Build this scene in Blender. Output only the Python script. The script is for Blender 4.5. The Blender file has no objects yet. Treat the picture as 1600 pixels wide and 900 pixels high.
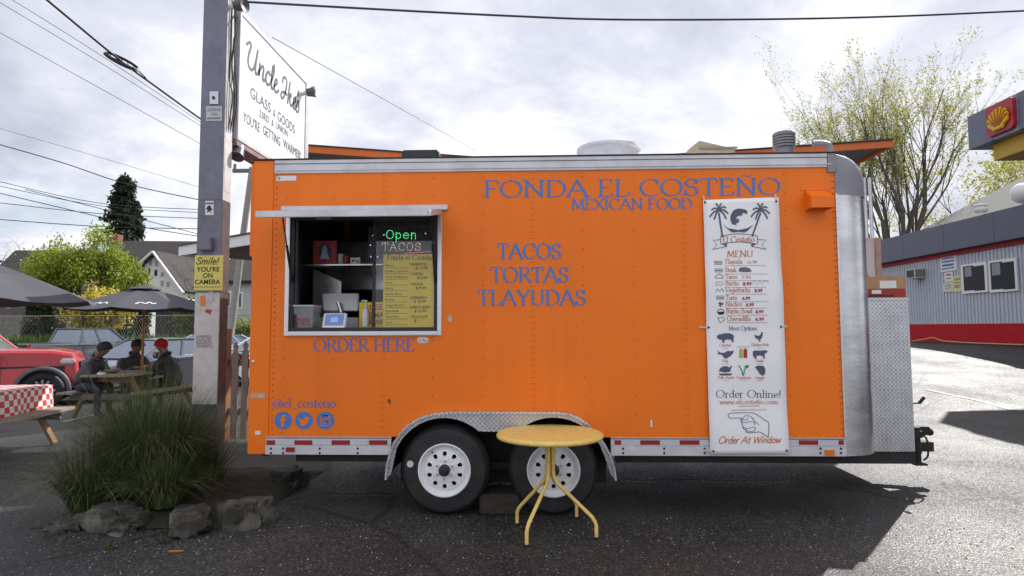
import bpy, bmesh, math, random
from mathutils import Vector, Matrix, noise
R = math.radians
random.seed(7)
scene = bpy.context.scene
C = scene.collection

# ------------------------------------------------------------------ camera
FPX, CAM_H = 960.0, 1.5                     # focal length in 1600-wide pixels, eye height
YAW, PITCH, ROLL = R(1.9), math.atan(62 / 960.0), R(0.2)
cam_d = bpy.data.cameras.new('camera'); cam = bpy.data.objects.new('camera', cam_d); C.objects.link(cam)
cam_d.sensor_width = 36; cam_d.lens = 36 * FPX / 1600; cam_d.clip_start = .05; cam_d.clip_end = 2000
CAM_M = Matrix.Rotation(YAW, 4, 'Z') @ Matrix.Rotation(math.pi / 2 + PITCH, 4, 'X') @ Matrix.Rotation(-ROLL, 4, 'Z')
CAM_M.translation = (0, 0, CAM_H)
cam.matrix_world = CAM_M
scene.camera = cam

# ------------------------------------------------------------------ sky and sun
SUN_AZ, SUN_EL = R(39), R(40)               # from +Y towards +X: behind the trailer, to the right
world = bpy.data.worlds.new('World'); scene.world = world; world.use_nodes = True
nt = world.node_tree; nt.nodes.clear()
def wn(t, **k):
    n = nt.nodes.new(t)
    for a, b in k.items(): setattr(n, a, b)
    return n
wout = wn('ShaderNodeOutputWorld'); wbg = wn('ShaderNodeBackground'); wbg.inputs[1].default_value = .1
sky = wn('ShaderNodeTexSky', sky_type='NISHITA', sun_disc=False); sky.sun_elevation = SUN_EL; sky.sun_rotation = SUN_AZ
sky.air_density = 1.0; sky.dust_density = 1.5
tc = wn('ShaderNodeTexCoord'); sep = wn('ShaderNodeSeparateXYZ'); nt.links.new(tc.outputs['Generated'], sep.inputs[0])
def wmath(op, a, b=None, c=None):
    n = wn('ShaderNodeMath', operation=op)
    for i, v in enumerate((a, b, c)):
        if v is None: continue
        if isinstance(v, (int, float)): n.inputs[i].default_value = v
        else: nt.links.new(v, n.inputs[i])
    return n.outputs[0]
zz = wmath('ADD', wmath('MAXIMUM', sep.outputs[2], 0.0), .22)
cmb = wn('ShaderNodeCombineXYZ')
nt.links.new(wmath('DIVIDE', sep.outputs[0], zz), cmb.inputs[0]); nt.links.new(wmath('DIVIDE', sep.outputs[1], zz), cmb.inputs[1])
def wnoise(scale, detail, rough, dist, off):
    mp = wn('ShaderNodeMapping'); mp.inputs['Location'].default_value = off; nt.links.new(cmb.outputs[0], mp.inputs[0])
    n = wn('ShaderNodeTexNoise'); n.inputs['Scale'].default_value = scale; n.inputs['Detail'].default_value = detail
    n.inputs['Roughness'].default_value = rough; n.inputs['Distortion'].default_value = dist
    nt.links.new(mp.outputs[0], n.inputs['Vector']); return n.outputs[0]
def wramp(fac, stops):
    r = wn('ShaderNodeValToRGB'); nt.links.new(fac, r.inputs[0])
    while len(r.color_ramp.elements) < len(stops): r.color_ramp.elements.new(.5)
    for e, (p, c) in zip(r.color_ramp.elements, stops): e.position = p; e.color = (*c, 1)
    return r.outputs[0]
CLOUD = 10.0                                # cloud radiance before the 0.1 background strength
shade = wramp(wnoise(.62, 8, .62, .45, (10.6, 5.2, 0)), [(.34, (.38, .40, .49)), (.46, (.54, .555, .63)), (.54, (.71, .72, .77)), (.64, (.88, .88, .91))])
cloud = wn('ShaderNodeMix', data_type='RGBA', blend_type='MULTIPLY'); cloud.inputs[0].default_value = 1
nt.links.new(shade, cloud.inputs[6]); cloud.inputs[7].default_value = (CLOUD, CLOUD, CLOUD, 1)
cover = wramp(wnoise(.9, 6, .6, .2, (8.4, 2.2, 5)), [(.34, (.55,) * 3), (.46, (1, 1, 1))])
mixs = wn('ShaderNodeMix', data_type='RGBA'); nt.links.new(cover, mixs.inputs[0])
nt.links.new(sky.outputs[0], mixs.inputs[6]); nt.links.new(cloud.outputs[2], mixs.inputs[7])
nt.links.new(mixs.outputs[2], wbg.inputs[0]); nt.links.new(wbg.outputs[0], wout.inputs[0])

sun_d = bpy.data.lights.new('sun', 'SUN'); sun = bpy.data.objects.new('sun', sun_d); C.objects.link(sun)
sun_d.energy = 4.0; sun_d.angle = R(.55); sun_d.color = (1, .97, .93)
SUN_DIR = Vector((math.sin(SUN_AZ) * math.cos(SUN_EL), math.cos(SUN_AZ) * math.cos(SUN_EL), math.sin(SUN_EL)))
sun.rotation_euler = SUN_DIR.to_track_quat('Z', 'Y').to_euler(); sun.location = (20, 25, 30)

vs = scene.view_settings
vs.view_transform = 'Standard'; vs.look = 'None'; vs.gamma = 1; vs.exposure = .55
scene.render.engine = 'CYCLES'

# ------------------------------------------------------------------ helpers
def ray(px, py):
    return (CAM_M.to_3x3() @ Vector(((px - 800) / FPX, (450 - py) / FPX, -1)))
def P(px, py, Y):                            # photo pixel -> point at distance Y along the lot
    d = ray(px, py); t = Y / d.y; return Vector((d.x * t, Y, CAM_H + d.z * t))
def PX(px, py, X):
    d = ray(px, py); t = X / d.x; return Vector((X, d.y * t, CAM_H + d.z * t))
def G(px, py, z=0):
    d = ray(px, py); t = (z - CAM_H) / d.z; return Vector((d.x * t, d.y * t, z))

MATS = {}
def mat(name, col, rough=.6, metal=0, var=.12, scale=6, bump=0, bscale=60, spec=.5, coat=0, dirt=None, dscale=3, damt=.5, streak=None, aniso=None, emit=None, estr=1):
    if name in MATS: return MATS[name]
    m = bpy.data.materials.new(name); m.use_nodes = True; t = m.node_tree; b = t.nodes['Principled BSDF']
    N = t.nodes.new; L = t.links.new
    b.inputs['Roughness'].default_value = rough; b.inputs['Metallic'].default_value = metal
    b.inputs['Specular IOR Level'].default_value = spec; b.inputs['Coat Weight'].default_value = coat; b.inputs['Coat Roughness'].default_value = .12
    co = N('ShaderNodeTexCoord')
    def nz(sc, det=5, vec=None):
        n = N('ShaderNodeTexNoise'); n.inputs['Scale'].default_value = sc; n.inputs['Detail'].default_value = det; n.inputs['Roughness'].default_value = .6
        L(vec or co.outputs['Object'], n.inputs['Vector']); return n.outputs[0]
    def stretch(v):
        mp = N('ShaderNodeMapping'); mp.inputs['Scale'].default_value = v; L(co.outputs['Object'], mp.inputs[0]); return mp.outputs[0]
    vec = stretch(aniso) if aniso else None
    r = N('ShaderNodeValToRGB'); L(nz(scale, 6, vec), r.inputs[0])
    e = r.color_ramp.elements; e[0].position = .3; e[1].position = .7
    e[0].color = (*[max(0, c * (1 - var)) for c in col], 1); e[1].color = (*[min(1, c * (1 + var)) for c in col], 1)
    out = r.outputs[0]
    if dirt:
        mx = N('ShaderNodeMix'); mx.data_type = 'RGBA'; rr = N('ShaderNodeValToRGB'); L(nz(dscale, 8), rr.inputs[0])
        rr.color_ramp.elements[0].position = .48; rr.color_ramp.elements[1].position = .72
        rr.color_ramp.elements[0].color = (0, 0, 0, 1); rr.color_ramp.elements[1].color = (damt,) * 3 + (1,)
        L(rr.outputs[0], mx.inputs[0]); L(out, mx.inputs[6]); mx.inputs[7].default_value = (*dirt, 1); out = mx.outputs[2]
    if streak:
        sc_, samt, svec = streak; mx = N('ShaderNodeMix'); mx.data_type = 'RGBA'; rr = N('ShaderNodeValToRGB'); L(nz(1.0, 7, stretch(svec)), rr.inputs[0])
        rr.color_ramp.elements[0].position = .50; rr.color_ramp.elements[1].position = .78; rr.color_ramp.elements[0].color = (0, 0, 0, 1); rr.color_ramp.elements[1].color = (samt,) * 3 + (1,)
        L(rr.outputs[0], mx.inputs[0]); L(out, mx.inputs[6]); mx.inputs[7].default_value = (*sc_, 1); out = mx.outputs[2]
    L(out, b.inputs['Base Color'])
    rn = N('ShaderNodeMapRange'); L(nz(scale * 1.7), rn.inputs[0]); rn.inputs[3].default_value = max(0, rough - .08); rn.inputs[4].default_value = min(1, rough + .1)
    L(rn.outputs[0], b.inputs['Roughness'])
    if bump:
        bp = N('ShaderNodeBump'); bp.inputs['Strength'].default_value = bump; bp.inputs['Distance'].default_value = .02
        L(nz(bscale, 4, vec), bp.inputs['Height']); L(bp.outputs[0], b.inputs['Normal'])
    if emit:
        b.inputs['Emission Color'].default_value = (*emit, 1); b.inputs['Emission Strength'].default_value = estr
    MATS[name] = m
    return m
def glass(name, tint=(.9, .95, .95), refl=1.0, milky=0.0):
    if name in MATS: return MATS[name]
    m = bpy.data.materials.new(name); m.use_nodes = True; t = m.node_tree; t.nodes.clear(); N = t.nodes.new; L = t.links.new
    o = N('ShaderNodeOutputMaterial'); mx = N('ShaderNodeMixShader'); tr = N('ShaderNodeBsdfTransparent'); gl = N('ShaderNodeBsdfGlossy'); fr = N('ShaderNodeFresnel')
    fr.inputs[0].default_value = 1.5; tr.inputs[0].default_value = (*tint, 1); gl.inputs['Roughness'].default_value = .02; gl.inputs[0].default_value = (refl,) * 3 + (1,)
    L(fr.outputs[0], mx.inputs[0]); L(tr.outputs[0], mx.inputs[1]); L(gl.outputs[0], mx.inputs[2]); L(mx.outputs[0], o.inputs[0])
    if milky:
        df = N('ShaderNodeBsdfDiffuse'); df.inputs[0].default_value = (.6, .62, .63, 1); m2 = N('ShaderNodeMixShader'); m2.inputs[0].default_value = milky; L(mx.outputs[0], m2.inputs[1]); L(df.outputs[0], m2.inputs[2]); L(m2.outputs[0], o.inputs[0])
    MATS[name] = m; return m

def tag(o, label=None, cat=None, group=None, kind=None):
    if label: o['label'] = label
    if cat: o['category'] = cat
    if group: o['group'] = group
    if kind: o['kind'] = kind
    return o
def thing(name, label, cat, loc=(0, 0, 0), rz=0, group=None, tilt=(0, 0)):
    o = bpy.data.objects.new(name, None); C.objects.link(o); o.empty_display_size = .1
    o.location = loc; o.rotation_euler = (tilt[0], tilt[1], rz)
    return tag(o, label, cat, group)
def root_inv(o):
    while o.parent: o = o.parent
    return (Matrix.Translation(o.location) @ o.rotation_euler.to_matrix().to_4x4()).inverted()

class MB:
    def __init__(s): s.v = []; s.f = []; s.mi = []
    def add(s, vs, fs, mi=0):
        b = len(s.v); s.v += [Vector(p) for p in vs]; s.f += [tuple(i + b for i in f) for f in fs]; s.mi += [mi] * len(fs); return s
    def box(s, x0, x1, y0, y1, z0, z1, mi=0, M=None):
        vs = [Vector((x, y, z)) for z in (z0, z1) for y in (y0, y1) for x in (x0, x1)]
        if M: vs = [M @ p for p in vs]
        return s.add(vs, [(0, 2, 3, 1), (4, 5, 7, 6), (0, 1, 5, 4), (2, 6, 7, 3), (0, 4, 6, 2), (1, 3, 7, 5)], mi)
    def beam(s, a, b, w, h, up=(0, 0, 1), mi=0):              # rectangular bar from a to b
        a, b, up = Vector(a), Vector(b), Vector(up); d = (b - a).normalized(); x = d.cross(up).normalized(); u = x.cross(d)
        vs = [p + x * (w / 2) * i + u * (h / 2) * j for p in (a, b) for i, j in ((-1, -1), (1, -1), (1, 1), (-1, 1))]
        return s.add(vs, [(0, 3, 2, 1), (4, 5, 6, 7), (0, 1, 5, 4), (1, 2, 6, 5), (2, 3, 7, 6), (3, 0, 4, 7)], mi)
    def tube(s, pts, r, n=8, caps=True, mi=0):
        pts = [Vector(p) for p in pts]; rs = r if isinstance(r, (list, tuple)) else [r] * len(pts)
        d0 = (pts[1] - pts[0]).normalized(); up = Vector((0, 0, 1)) if abs(d0.z) < .9 else Vector((1, 0, 0)); x = d0.cross(up).normalized()
        vs = []
        for i, p in enumerate(pts):
            d = (pts[min(i + 1, len(pts) - 1)] - pts[max(i - 1, 0)]).normalized()
            x = (x - d * x.dot(d)).normalized(); y = d.cross(x)
            vs += [p + (x * math.cos(2 * math.pi * k / n) + y * math.sin(2 * math.pi * k / n)) * rs[i] for k in range(n)]
        fs = [(i * n + k, i * n + (k + 1) % n, (i + 1) * n + (k + 1) % n, (i + 1) * n + k) for i in range(len(pts) - 1) for k in range(n)]
        if caps: fs += [tuple(range(n - 1, -1, -1)), tuple(range((len(pts) - 1) * n, len(pts) * n))]
        return s.add(vs, fs, mi)
    def lathe(s, prof, o=(0, 0, 0), ax=(0, 0, 1), n=24, mi=0):   # prof = [(radius, along)]
        o, ax = Vector(o), Vector(ax).normalized(); x = ax.orthogonal().normalized(); y = ax.cross(x); vs = []
        for r, h in prof: vs += [o + ax * h + (x * math.cos(2 * math.pi * k / n) + y * math.sin(2 * math.pi * k / n)) * max(r, 1e-5) for k in range(n)]
        fs = [(i * n + k, i * n + (k + 1) % n, (i + 1) * n + (k + 1) % n, (i + 1) * n + k) for i in range(len(prof) - 1) for k in range(n)]
        return s.add(vs, fs, mi)
    def prism(s, poly, o, u, v, depth, mi=0):                  # polygon (a,b) in plane o+a*u+b*v, pushed by the vector depth
        o, u, v, dp = Vector(o), Vector(u), Vector(v), Vector(depth); n = len(poly)
        vs = [o + u * a + v * b for a, b in poly]; vs += [p + dp for p in vs]
        return s.add(vs, [tuple(range(n - 1, -1, -1)), tuple(range(n, 2 * n))] + [(i, (i + 1) % n, n + (i + 1) % n, n + i) for i in range(n)], mi)
    def quad(s, a, b, c, d, mi=0): return s.add([a, b, c, d], [(0, 1, 2, 3)], mi)
    def grid(s, fn, nu, nv, mi=0):
        vs = [fn(i / nu, j / nv) for j in range(nv + 1) for i in range(nu + 1)]
        return s.add(vs, [(j * (nu + 1) + i, j * (nu + 1) + i + 1, (j + 1) * (nu + 1) + i + 1, (j + 1) * (nu + 1) + i) for j in range(nv) for i in range(nu)], mi)
    def build(s, name, m, parent=None, world=True, smooth=False, bevel=0, seg=2, fix=True, kind=None, label=None, ang=35):
        vs = s.v
        if parent is not None and world: I = root_inv(parent); vs = [I @ p for p in vs]
        me = bpy.data.meshes.new(name); me.from_pydata([tuple(p) for p in vs], [], s.f)
        ms = m if isinstance(m, (list, tuple)) else [m]
        for k in ms: me.materials.append(k)
        me.polygons.foreach_set('material_index', s.mi)
        if fix or bevel:
            bm = bmesh.new(); bm.from_mesh(me)
            if fix: bmesh.ops.recalc_face_normals(bm, faces=bm.faces)
            if bevel:
                es = [e for e in bm.edges if len(e.link_faces) == 2 and e.calc_face_angle(0) > R(30)]
                bmesh.ops.bevel(bm, geom=es, offset=bevel, segments=seg, affect='EDGES', clamp_overlap=True)
            bm.to_mesh(me); bm.free()
        if smooth:
            me.polygons.foreach_set('use_smooth', [True] * len(me.polygons)); me.set_sharp_from_angle(angle=R(ang))
        o = bpy.data.objects.new(name, me); C.objects.link(o)
        if parent is not None: o.parent = parent
        if kind: o['kind'] = kind
        if label: o['label'] = label
        return o
def copy_tree(o, parent=None):
    c = o.copy(); C.objects.link(c); c.parent = parent
    for ch in list(o.children): copy_tree(ch, c)
    return c
def catmull(pts, n=6):
    pts = [Vector(p) for p in pts]; out = []
    for i in range(len(pts) - 1):
        a, b, c, d = pts[max(i - 1, 0)], pts[i], pts[i + 1], pts[min(i + 2, len(pts) - 1)]
        for k in range(n):
            t = k / n; out.append(.5 * ((2 * b) + (c - a) * t + (2 * a - 5 * b + 4 * c - d) * t * t + (3 * b - a - 3 * c + d) * t ** 3))
    return out + [pts[-1]]

# ------------------------------------------------------------------ lettering: a stroke alphabet drawn with a broad nib
def arc(cx, cy, rx, ry, a0, a1, n=9): return [(cx + rx * math.cos(R(a0 + (a1 - a0) * k / n)), cy + ry * math.sin(R(a0 + (a1 - a0) * k / n))) for k in range(n + 1)]
XH = .60
GL = {  # glyph: (advance, strokes, serif feet)
 'A': (.92, [[(.02, 0), (.44, 1)], [(.42, 1), (.86, 0)], [(.2, .36), (.66, .36)]], [(.03, 0), (.85, 0)]),
 'B': (.72, [[(.14, 0), (.14, 1)], [(.14, 1), (.36, 1)] + arc(.38, .76, .2, .24, 80, -90) + [(.14, .52)], [(.3, .52)] + arc(.38, .26, .26, .26, 90, -90) + [(.14, 0)]], [(.12, 0), (.12, 1)]),
 'C': (.88, [arc(.48, .5, .42, .5, 48, 312, 14), [(.78, .72), (.76, .96)]], []),
 'D': (.90, [[(.14, 0), (.14, 1)], [(.06, 1), (.34, 1)] + arc(.36, .5, .46, .5, 88, -88, 12) + [(.06, 0)]], []),
 'E': (.70, [[(.14, 0), (.14, 1)], [(.04, 1), (.56, 1), (.58, .84)], [(.14, .53), (.46, .53)], [(.04, 0), (.58, 0), (.62, .18)]], []),
 'F': (.66, [[(.14, 0), (.14, 1)], [(.04, 1), (.58, 1), (.6, .82)], [(.14, .53), (.46, .53)]], [(.14, 0)]),
 'H': (.92, [[(.14, 0), (.14, 1)], [(.76, 0), (.76, 1)], [(.14, .52), (.76, .52)]], [(.14, 0), (.14, 1), (.76, 0), (.76, 1)]),
 'I': (.34, [[(.16, 0), (.16, 1)]], [(.16, 0), (.16, 1)]),
 'L': (.66, [[(.14, 0), (.14, 1)], [(.04, 0), (.56, 0), (.62, .2)]], [(.14, 1)]),
 'M': (1.08, [[(.1, 0), (.18, 1)], [(.18, 1), (.53, .08)], [(.53, .08), (.88, 1)], [(.88, 1), (.96, 0)]], [(.1, 0), (.96, 0)]),
 'N': (.94, [[(.14, 0), (.14, 1)], [(.12, 1), (.78, .02)], [(.78, 0), (.78, 1)]], [(.14, 0), (.78, 1), (.08, 1)]),
 'O': (1.0, [arc(.49, .5, .43, .5, 90, 450, 20)], []),
 'P': (.70, [[(.14, 0), (.14, 1)], [(.04, 1), (.36, 1)] + arc(.38, .74, .24, .26, 80, -90) + [(.14, .48)]], [(.14, 0)]),
 'Q': (1.0, [arc(.49, .5, .43, .5, 90, 450, 20), [(.5, .12), (.72, -.08), (.96, -.14)]], []),
 'R': (.80, [[(.14, 0), (.14, 1)], [(.04, 1), (.36, 1)] + arc(.38, .75, .24, .25, 80, -90) + [(.14, .5)], [(.36, .5), (.76, 0)]], [(.14, 0), (.74, 0)]),
 'S': (.66, [[(.54, .82)] + arc(.32, .76, .22, .24, 40, 240, 8) + arc(.32, .26, .25, .26, 70, -140, 9), [(.54, .74), (.54, .96)], [(.08, .06), (.08, .28)]], []),
 'T': (.80, [[(.39, 0), (.39, 1)], [(.04, .8), (.06, 1), (.72, 1), (.74, .8)]], [(.39, 0)]),
 'U': (.90, [[(.14, 1), (.14, .34)] + arc(.44, .32, .3, .32, 180, 360, 10) + [(.74, 1)]], [(.14, 1), (.74, 1)]),
 'V': (.88, [[(.04, 1), (.43, 0)], [(.43, 0), (.82, 1)]], [(.05, 1), (.8, 1)]),
 'X': (.86, [[(.06, 1), (.8, 0)], [(.78, 1), (.06, 0)]], [(.08, 1), (.76, 1), (.08, 0), (.78, 0)]),
 'Y': (.82, [[(.04, 1), (.4, .48)], [(.76, 1), (.4, .48), (.4, 0)]], [(.06, 1), (.74, 1), (.4, 0)]),
 'W': (1.2, [[(.04, 1), (.34, 0)], [(.34, 0), (.6, .9)], [(.6, .9), (.86, 0)], [(.86, 0), (1.14, 1)]], [(.05, 1), (1.12, 1)]),
 'a': (.54, [[(.08, .5)] + arc(.24, .42, .18, .18, 120, 0, 6) + [(.42, .06), (.5, 0)], [(.42, .36)] + arc(.24, .17, .19, .17, 80, 290, 8) + [(.42, .14)]], []),
 'b': (.58, [[(.1, 1), (.1, 0)], [(.1, .16)] + arc(.3, .3, .22, .3, 220, 500, 12)], [(.08, 1)]),
 'c': (.50, [arc(.28, .3, .22, .3, 45, 315, 11)], []),
 'd': (.60, [[(.46, 1), (.46, .06), (.56, 0)], [(.46, .44)] + arc(.27, .3, .21, .3, 40, 320, 12) + [(.46, .16)]], [(.42, 1)]),
 'e': (.52, [[(.07, .33), (.47, .33)] + arc(.27, .3, .21, .3, 5, 320, 12)], []),
 'g': (.56, [arc(.26, .34, .19, .25, 60, 420, 12), [(.44, .56), (.44, -.1)] + arc(.26, -.1, .18, .18, 0, -150, 7)], []),
 'h': (.60, [[(.1, 1), (.1, 0)], [(.1, .4)] + arc(.28, .38, .18, .22, 140, 0, 7) + [(.46, 0)]], [(.08, 1), (.1, 0), (.46, 0)]),
 'i': (.28, [[(.13, XH), (.13, 0)], [(.13, .8), (.13, .9)]], [(.13, 0), (.1, XH)]),
 'k': (.56, [[(.1, 1), (.1, 0)], [(.42, XH), (.12, .26)], [(.2, .32), (.5, 0)]], [(.08, 1), (.1, 0), (.48, 0)]),
 'l': (.28, [[(.13, 1), (.13, 0)]], [(.1, 1), (.13, 0)]),
 'm': (.90, [[(.1, XH), (.1, 0)], [(.1, .4)] + arc(.27, .38, .17, .22, 140, 0, 7) + [(.44, 0)], [(.44, .4)] + arc(.61, .38, .17, .22, 140, 0, 7) + [(.78, 0)]], [(.08, XH), (.1, 0), (.44, 0), (.78, 0)]),
 'n': (.60, [[(.1, XH), (.1, 0)], [(.1, .4)] + arc(.28, .38, .18, .22, 140, 0, 7) + [(.46, 0)]], [(.08, XH), (.1, 0), (.46, 0)]),
 'o': (.58, [arc(.28, .3, .23, .3, 90, 450, 16)], []),
 'p': (.60, [[(.1, XH), (.1, -.3)], [(.1, .16)] + arc(.3, .3, .22, .3, 220, 500, 12)], [(.08, XH), (.1, -.3)]),
 'r': (.42, [[(.1, XH), (.1, 0)], [(.1, .38)] + arc(.27, .42, .17, .18, 150, 50, 5)], [(.08, XH), (.1, 0)]),
 's': (.44, [[(.36, .48)] + arc(.21, .45, .14, .15, 40, 240, 7) + arc(.21, .155, .16, .155, 70, -140, 8)], []),
 't': (.36, [[(.15, .82), (.15, .12)] + arc(.27, .12, .12, .12, 180, 300, 5), [(.02, XH), (.32, XH)]], []),
 'u': (.60, [[(.1, XH), (.1, .2)] + arc(.27, .2, .17, .2, 180, 330, 7), [(.46, XH), (.46, .06), (.56, 0)]], [(.08, XH), (.44, XH)]),
 'v': (.54, [[(.04, XH), (.26, 0)], [(.26, 0), (.48, XH)]], [(.05, XH), (.47, XH)]),
 'w': (.80, [[(.04, XH), (.22, 0)], [(.22, 0), (.39, .55)], [(.39, .55), (.56, 0)], [(.56, 0), (.74, XH)]], [(.05, XH), (.73, XH)]),
 'y': (.54, [[(.04, XH), (.27, .02)], [(.48, XH), (.2, -.22), (.06, -.28)]], [(.05, XH), (.47, XH)]),
 '@': (.98, [arc(.48, .38, .42, .48, -60, 270, 18), arc(.46, .36, .16, .22, 60, 400, 12), [(.62, .56), (.62, .18)] + arc(.74, .2, .12, .1, 190, 360, 5)], []),
 '_': (.56, [[(.02, -.1), (.54, -.1)]], []), '!': (.3, [[(.15, 1), (.15, .3)], [(.15, .1), (.15, 0)]], []), '.': (.26, [[(.13, .09), (.13, 0)]], []),
 "'": (.22, [[(.12, 1), (.08, .8)]], []), ' ': (.36, [], []),
}
TILDE = [(-.2, .0), (-.1, .09), (.0, .05), (.1, 0), (.2, .09)]
GL['Ñ'] = (.94, GL['N'][1] + [[(.46 + a, 1.1 + b) for a, b in TILDE]], GL['N'][2])
GL['ñ'] = (.60, GL['n'][1] + [[(.28 + a, .72 + b) for a, b in TILDE]], GL['n'][2])
def strokes_of(s, serif=True, track=0.0):
    x = 0; out = []
    for ch in s:
        adv, st, ft = GL[ch]
        for k in st: out.append([(x + a, b) for a, b in k])
        if serif:
            for a, b in ft: out.append([(x + a - .10, b), (x + a + .10, b)])
        x += adv + track
    return out, x
def ribbon(mb, strokes, put, nib, thin, ang, lift, uni=False, mi=0):
    th = R(ang); k = 0
    for st in strokes:
        pts = [Vector((a, b)) for a, b in st]; L = []; Rr = []
        for i, p in enumerate(pts):
            d = pts[min(i + 1, len(pts) - 1)] - pts[max(i - 1, 0)]
            if d.length < 1e-9: d = Vector((1, 0))
            d.normalize(); n = Vector((-d.y, d.x))
            w = nib if uni else max(thin, nib * abs(math.sin(math.atan2(d.y, d.x) - th)))
            ext = Vector((0, 0))
            if i == 0: ext = -d * thin * .4
            if i == len(pts) - 1: ext = d * thin * .4
            L.append(p + n * w / 2 + ext); Rr.append(p - n * w / 2 + ext)
        k += 1
        vs = [put(q.x, q.y, lift * (1 + (k % 7) * .12)) for q in L] + [put(q.x, q.y, lift * (1 + (k % 7) * .12)) for q in Rr]; m = len(pts)
        mb.add(vs, [(i, i + 1, m + i + 1, m + i) for i in range(m - 1)], mi)
def plane_put(o, u, v, n):
    o, u, v, n = Vector(o), Vector(u), Vector(v), Vector(n)
    return lambda a, b, c=0: o + u * a + v * b + n * c
def letter(name, s, o, u, v, n, h, width=None, style='serif', m=None, parent=None, nib=.17, thin=.06, slant=0, lift=.0015, align='l', track=.02):
    """one line of lettering: o = left end of the baseline, u/v/n unit axes, h = capital height"""
    st, w = strokes_of(s, style == 'serif', track)
    sx = (width / w) if width else h
    if align == 'c': o = Vector(o) - Vector(u) * (w * sx / 2)
    if slant: st = [[(a + b * slant, b) for a, b in k] for k in st]
    pp = plane_put(o, u, v, n); q = sx / h
    st2 = [[(a * q, b) for a, b in k] for k in st]
    mb = MB(); ribbon(mb, st2, lambda a, b, c: pp(a * h, b * h, c), nib, thin, 12, lift, uni=(style == 'mono'))
    return mb.build(name, m, parent, fix=False)
def sans(name, s, o, u, v, n, h, width=None, m=None, parent=None, align='l', lift=.0015, bold=0):
    cu = bpy.data.curves.new('t', 'FONT'); cu.body = s; cu.size = 1; cu.resolution_u = 3; cu.offset = bold; cu.extrude = 0
    ob = bpy.data.objects.new('t', cu); C.objects.link(ob); dg = bpy.context.evaluated_depsgraph_get(); dg.update()
    me = bpy.data.meshes.new_from_object(ob.evaluated_get(dg)); bpy.data.objects.remove(ob)
    xs = [p.co.x for p in me.vertices] or [0]; x0, x1 = min(xs), max(xs); sy = h / .73; sx = (width / (x1 - x0)) if width else sy
    o = Vector(o)
    if align == 'c': o = o - Vector(u) * ((x1 - x0) * sx / 2)
    pp = plane_put(o, u, v, n); mb = MB()
    mb.add([pp((p.co.x - x0) * sx, p.co.y * sy, lift) for p in me.vertices], [tuple(f.vertices) for f in me.polygons])
    bpy.data.meshes.remove(me)
    return mb.build(name, m, parent, fix=False)
XA, YA, ZA = Vector((1, 0, 0)), Vector((0, 1, 0)), Vector((0, 0, 1))
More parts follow.
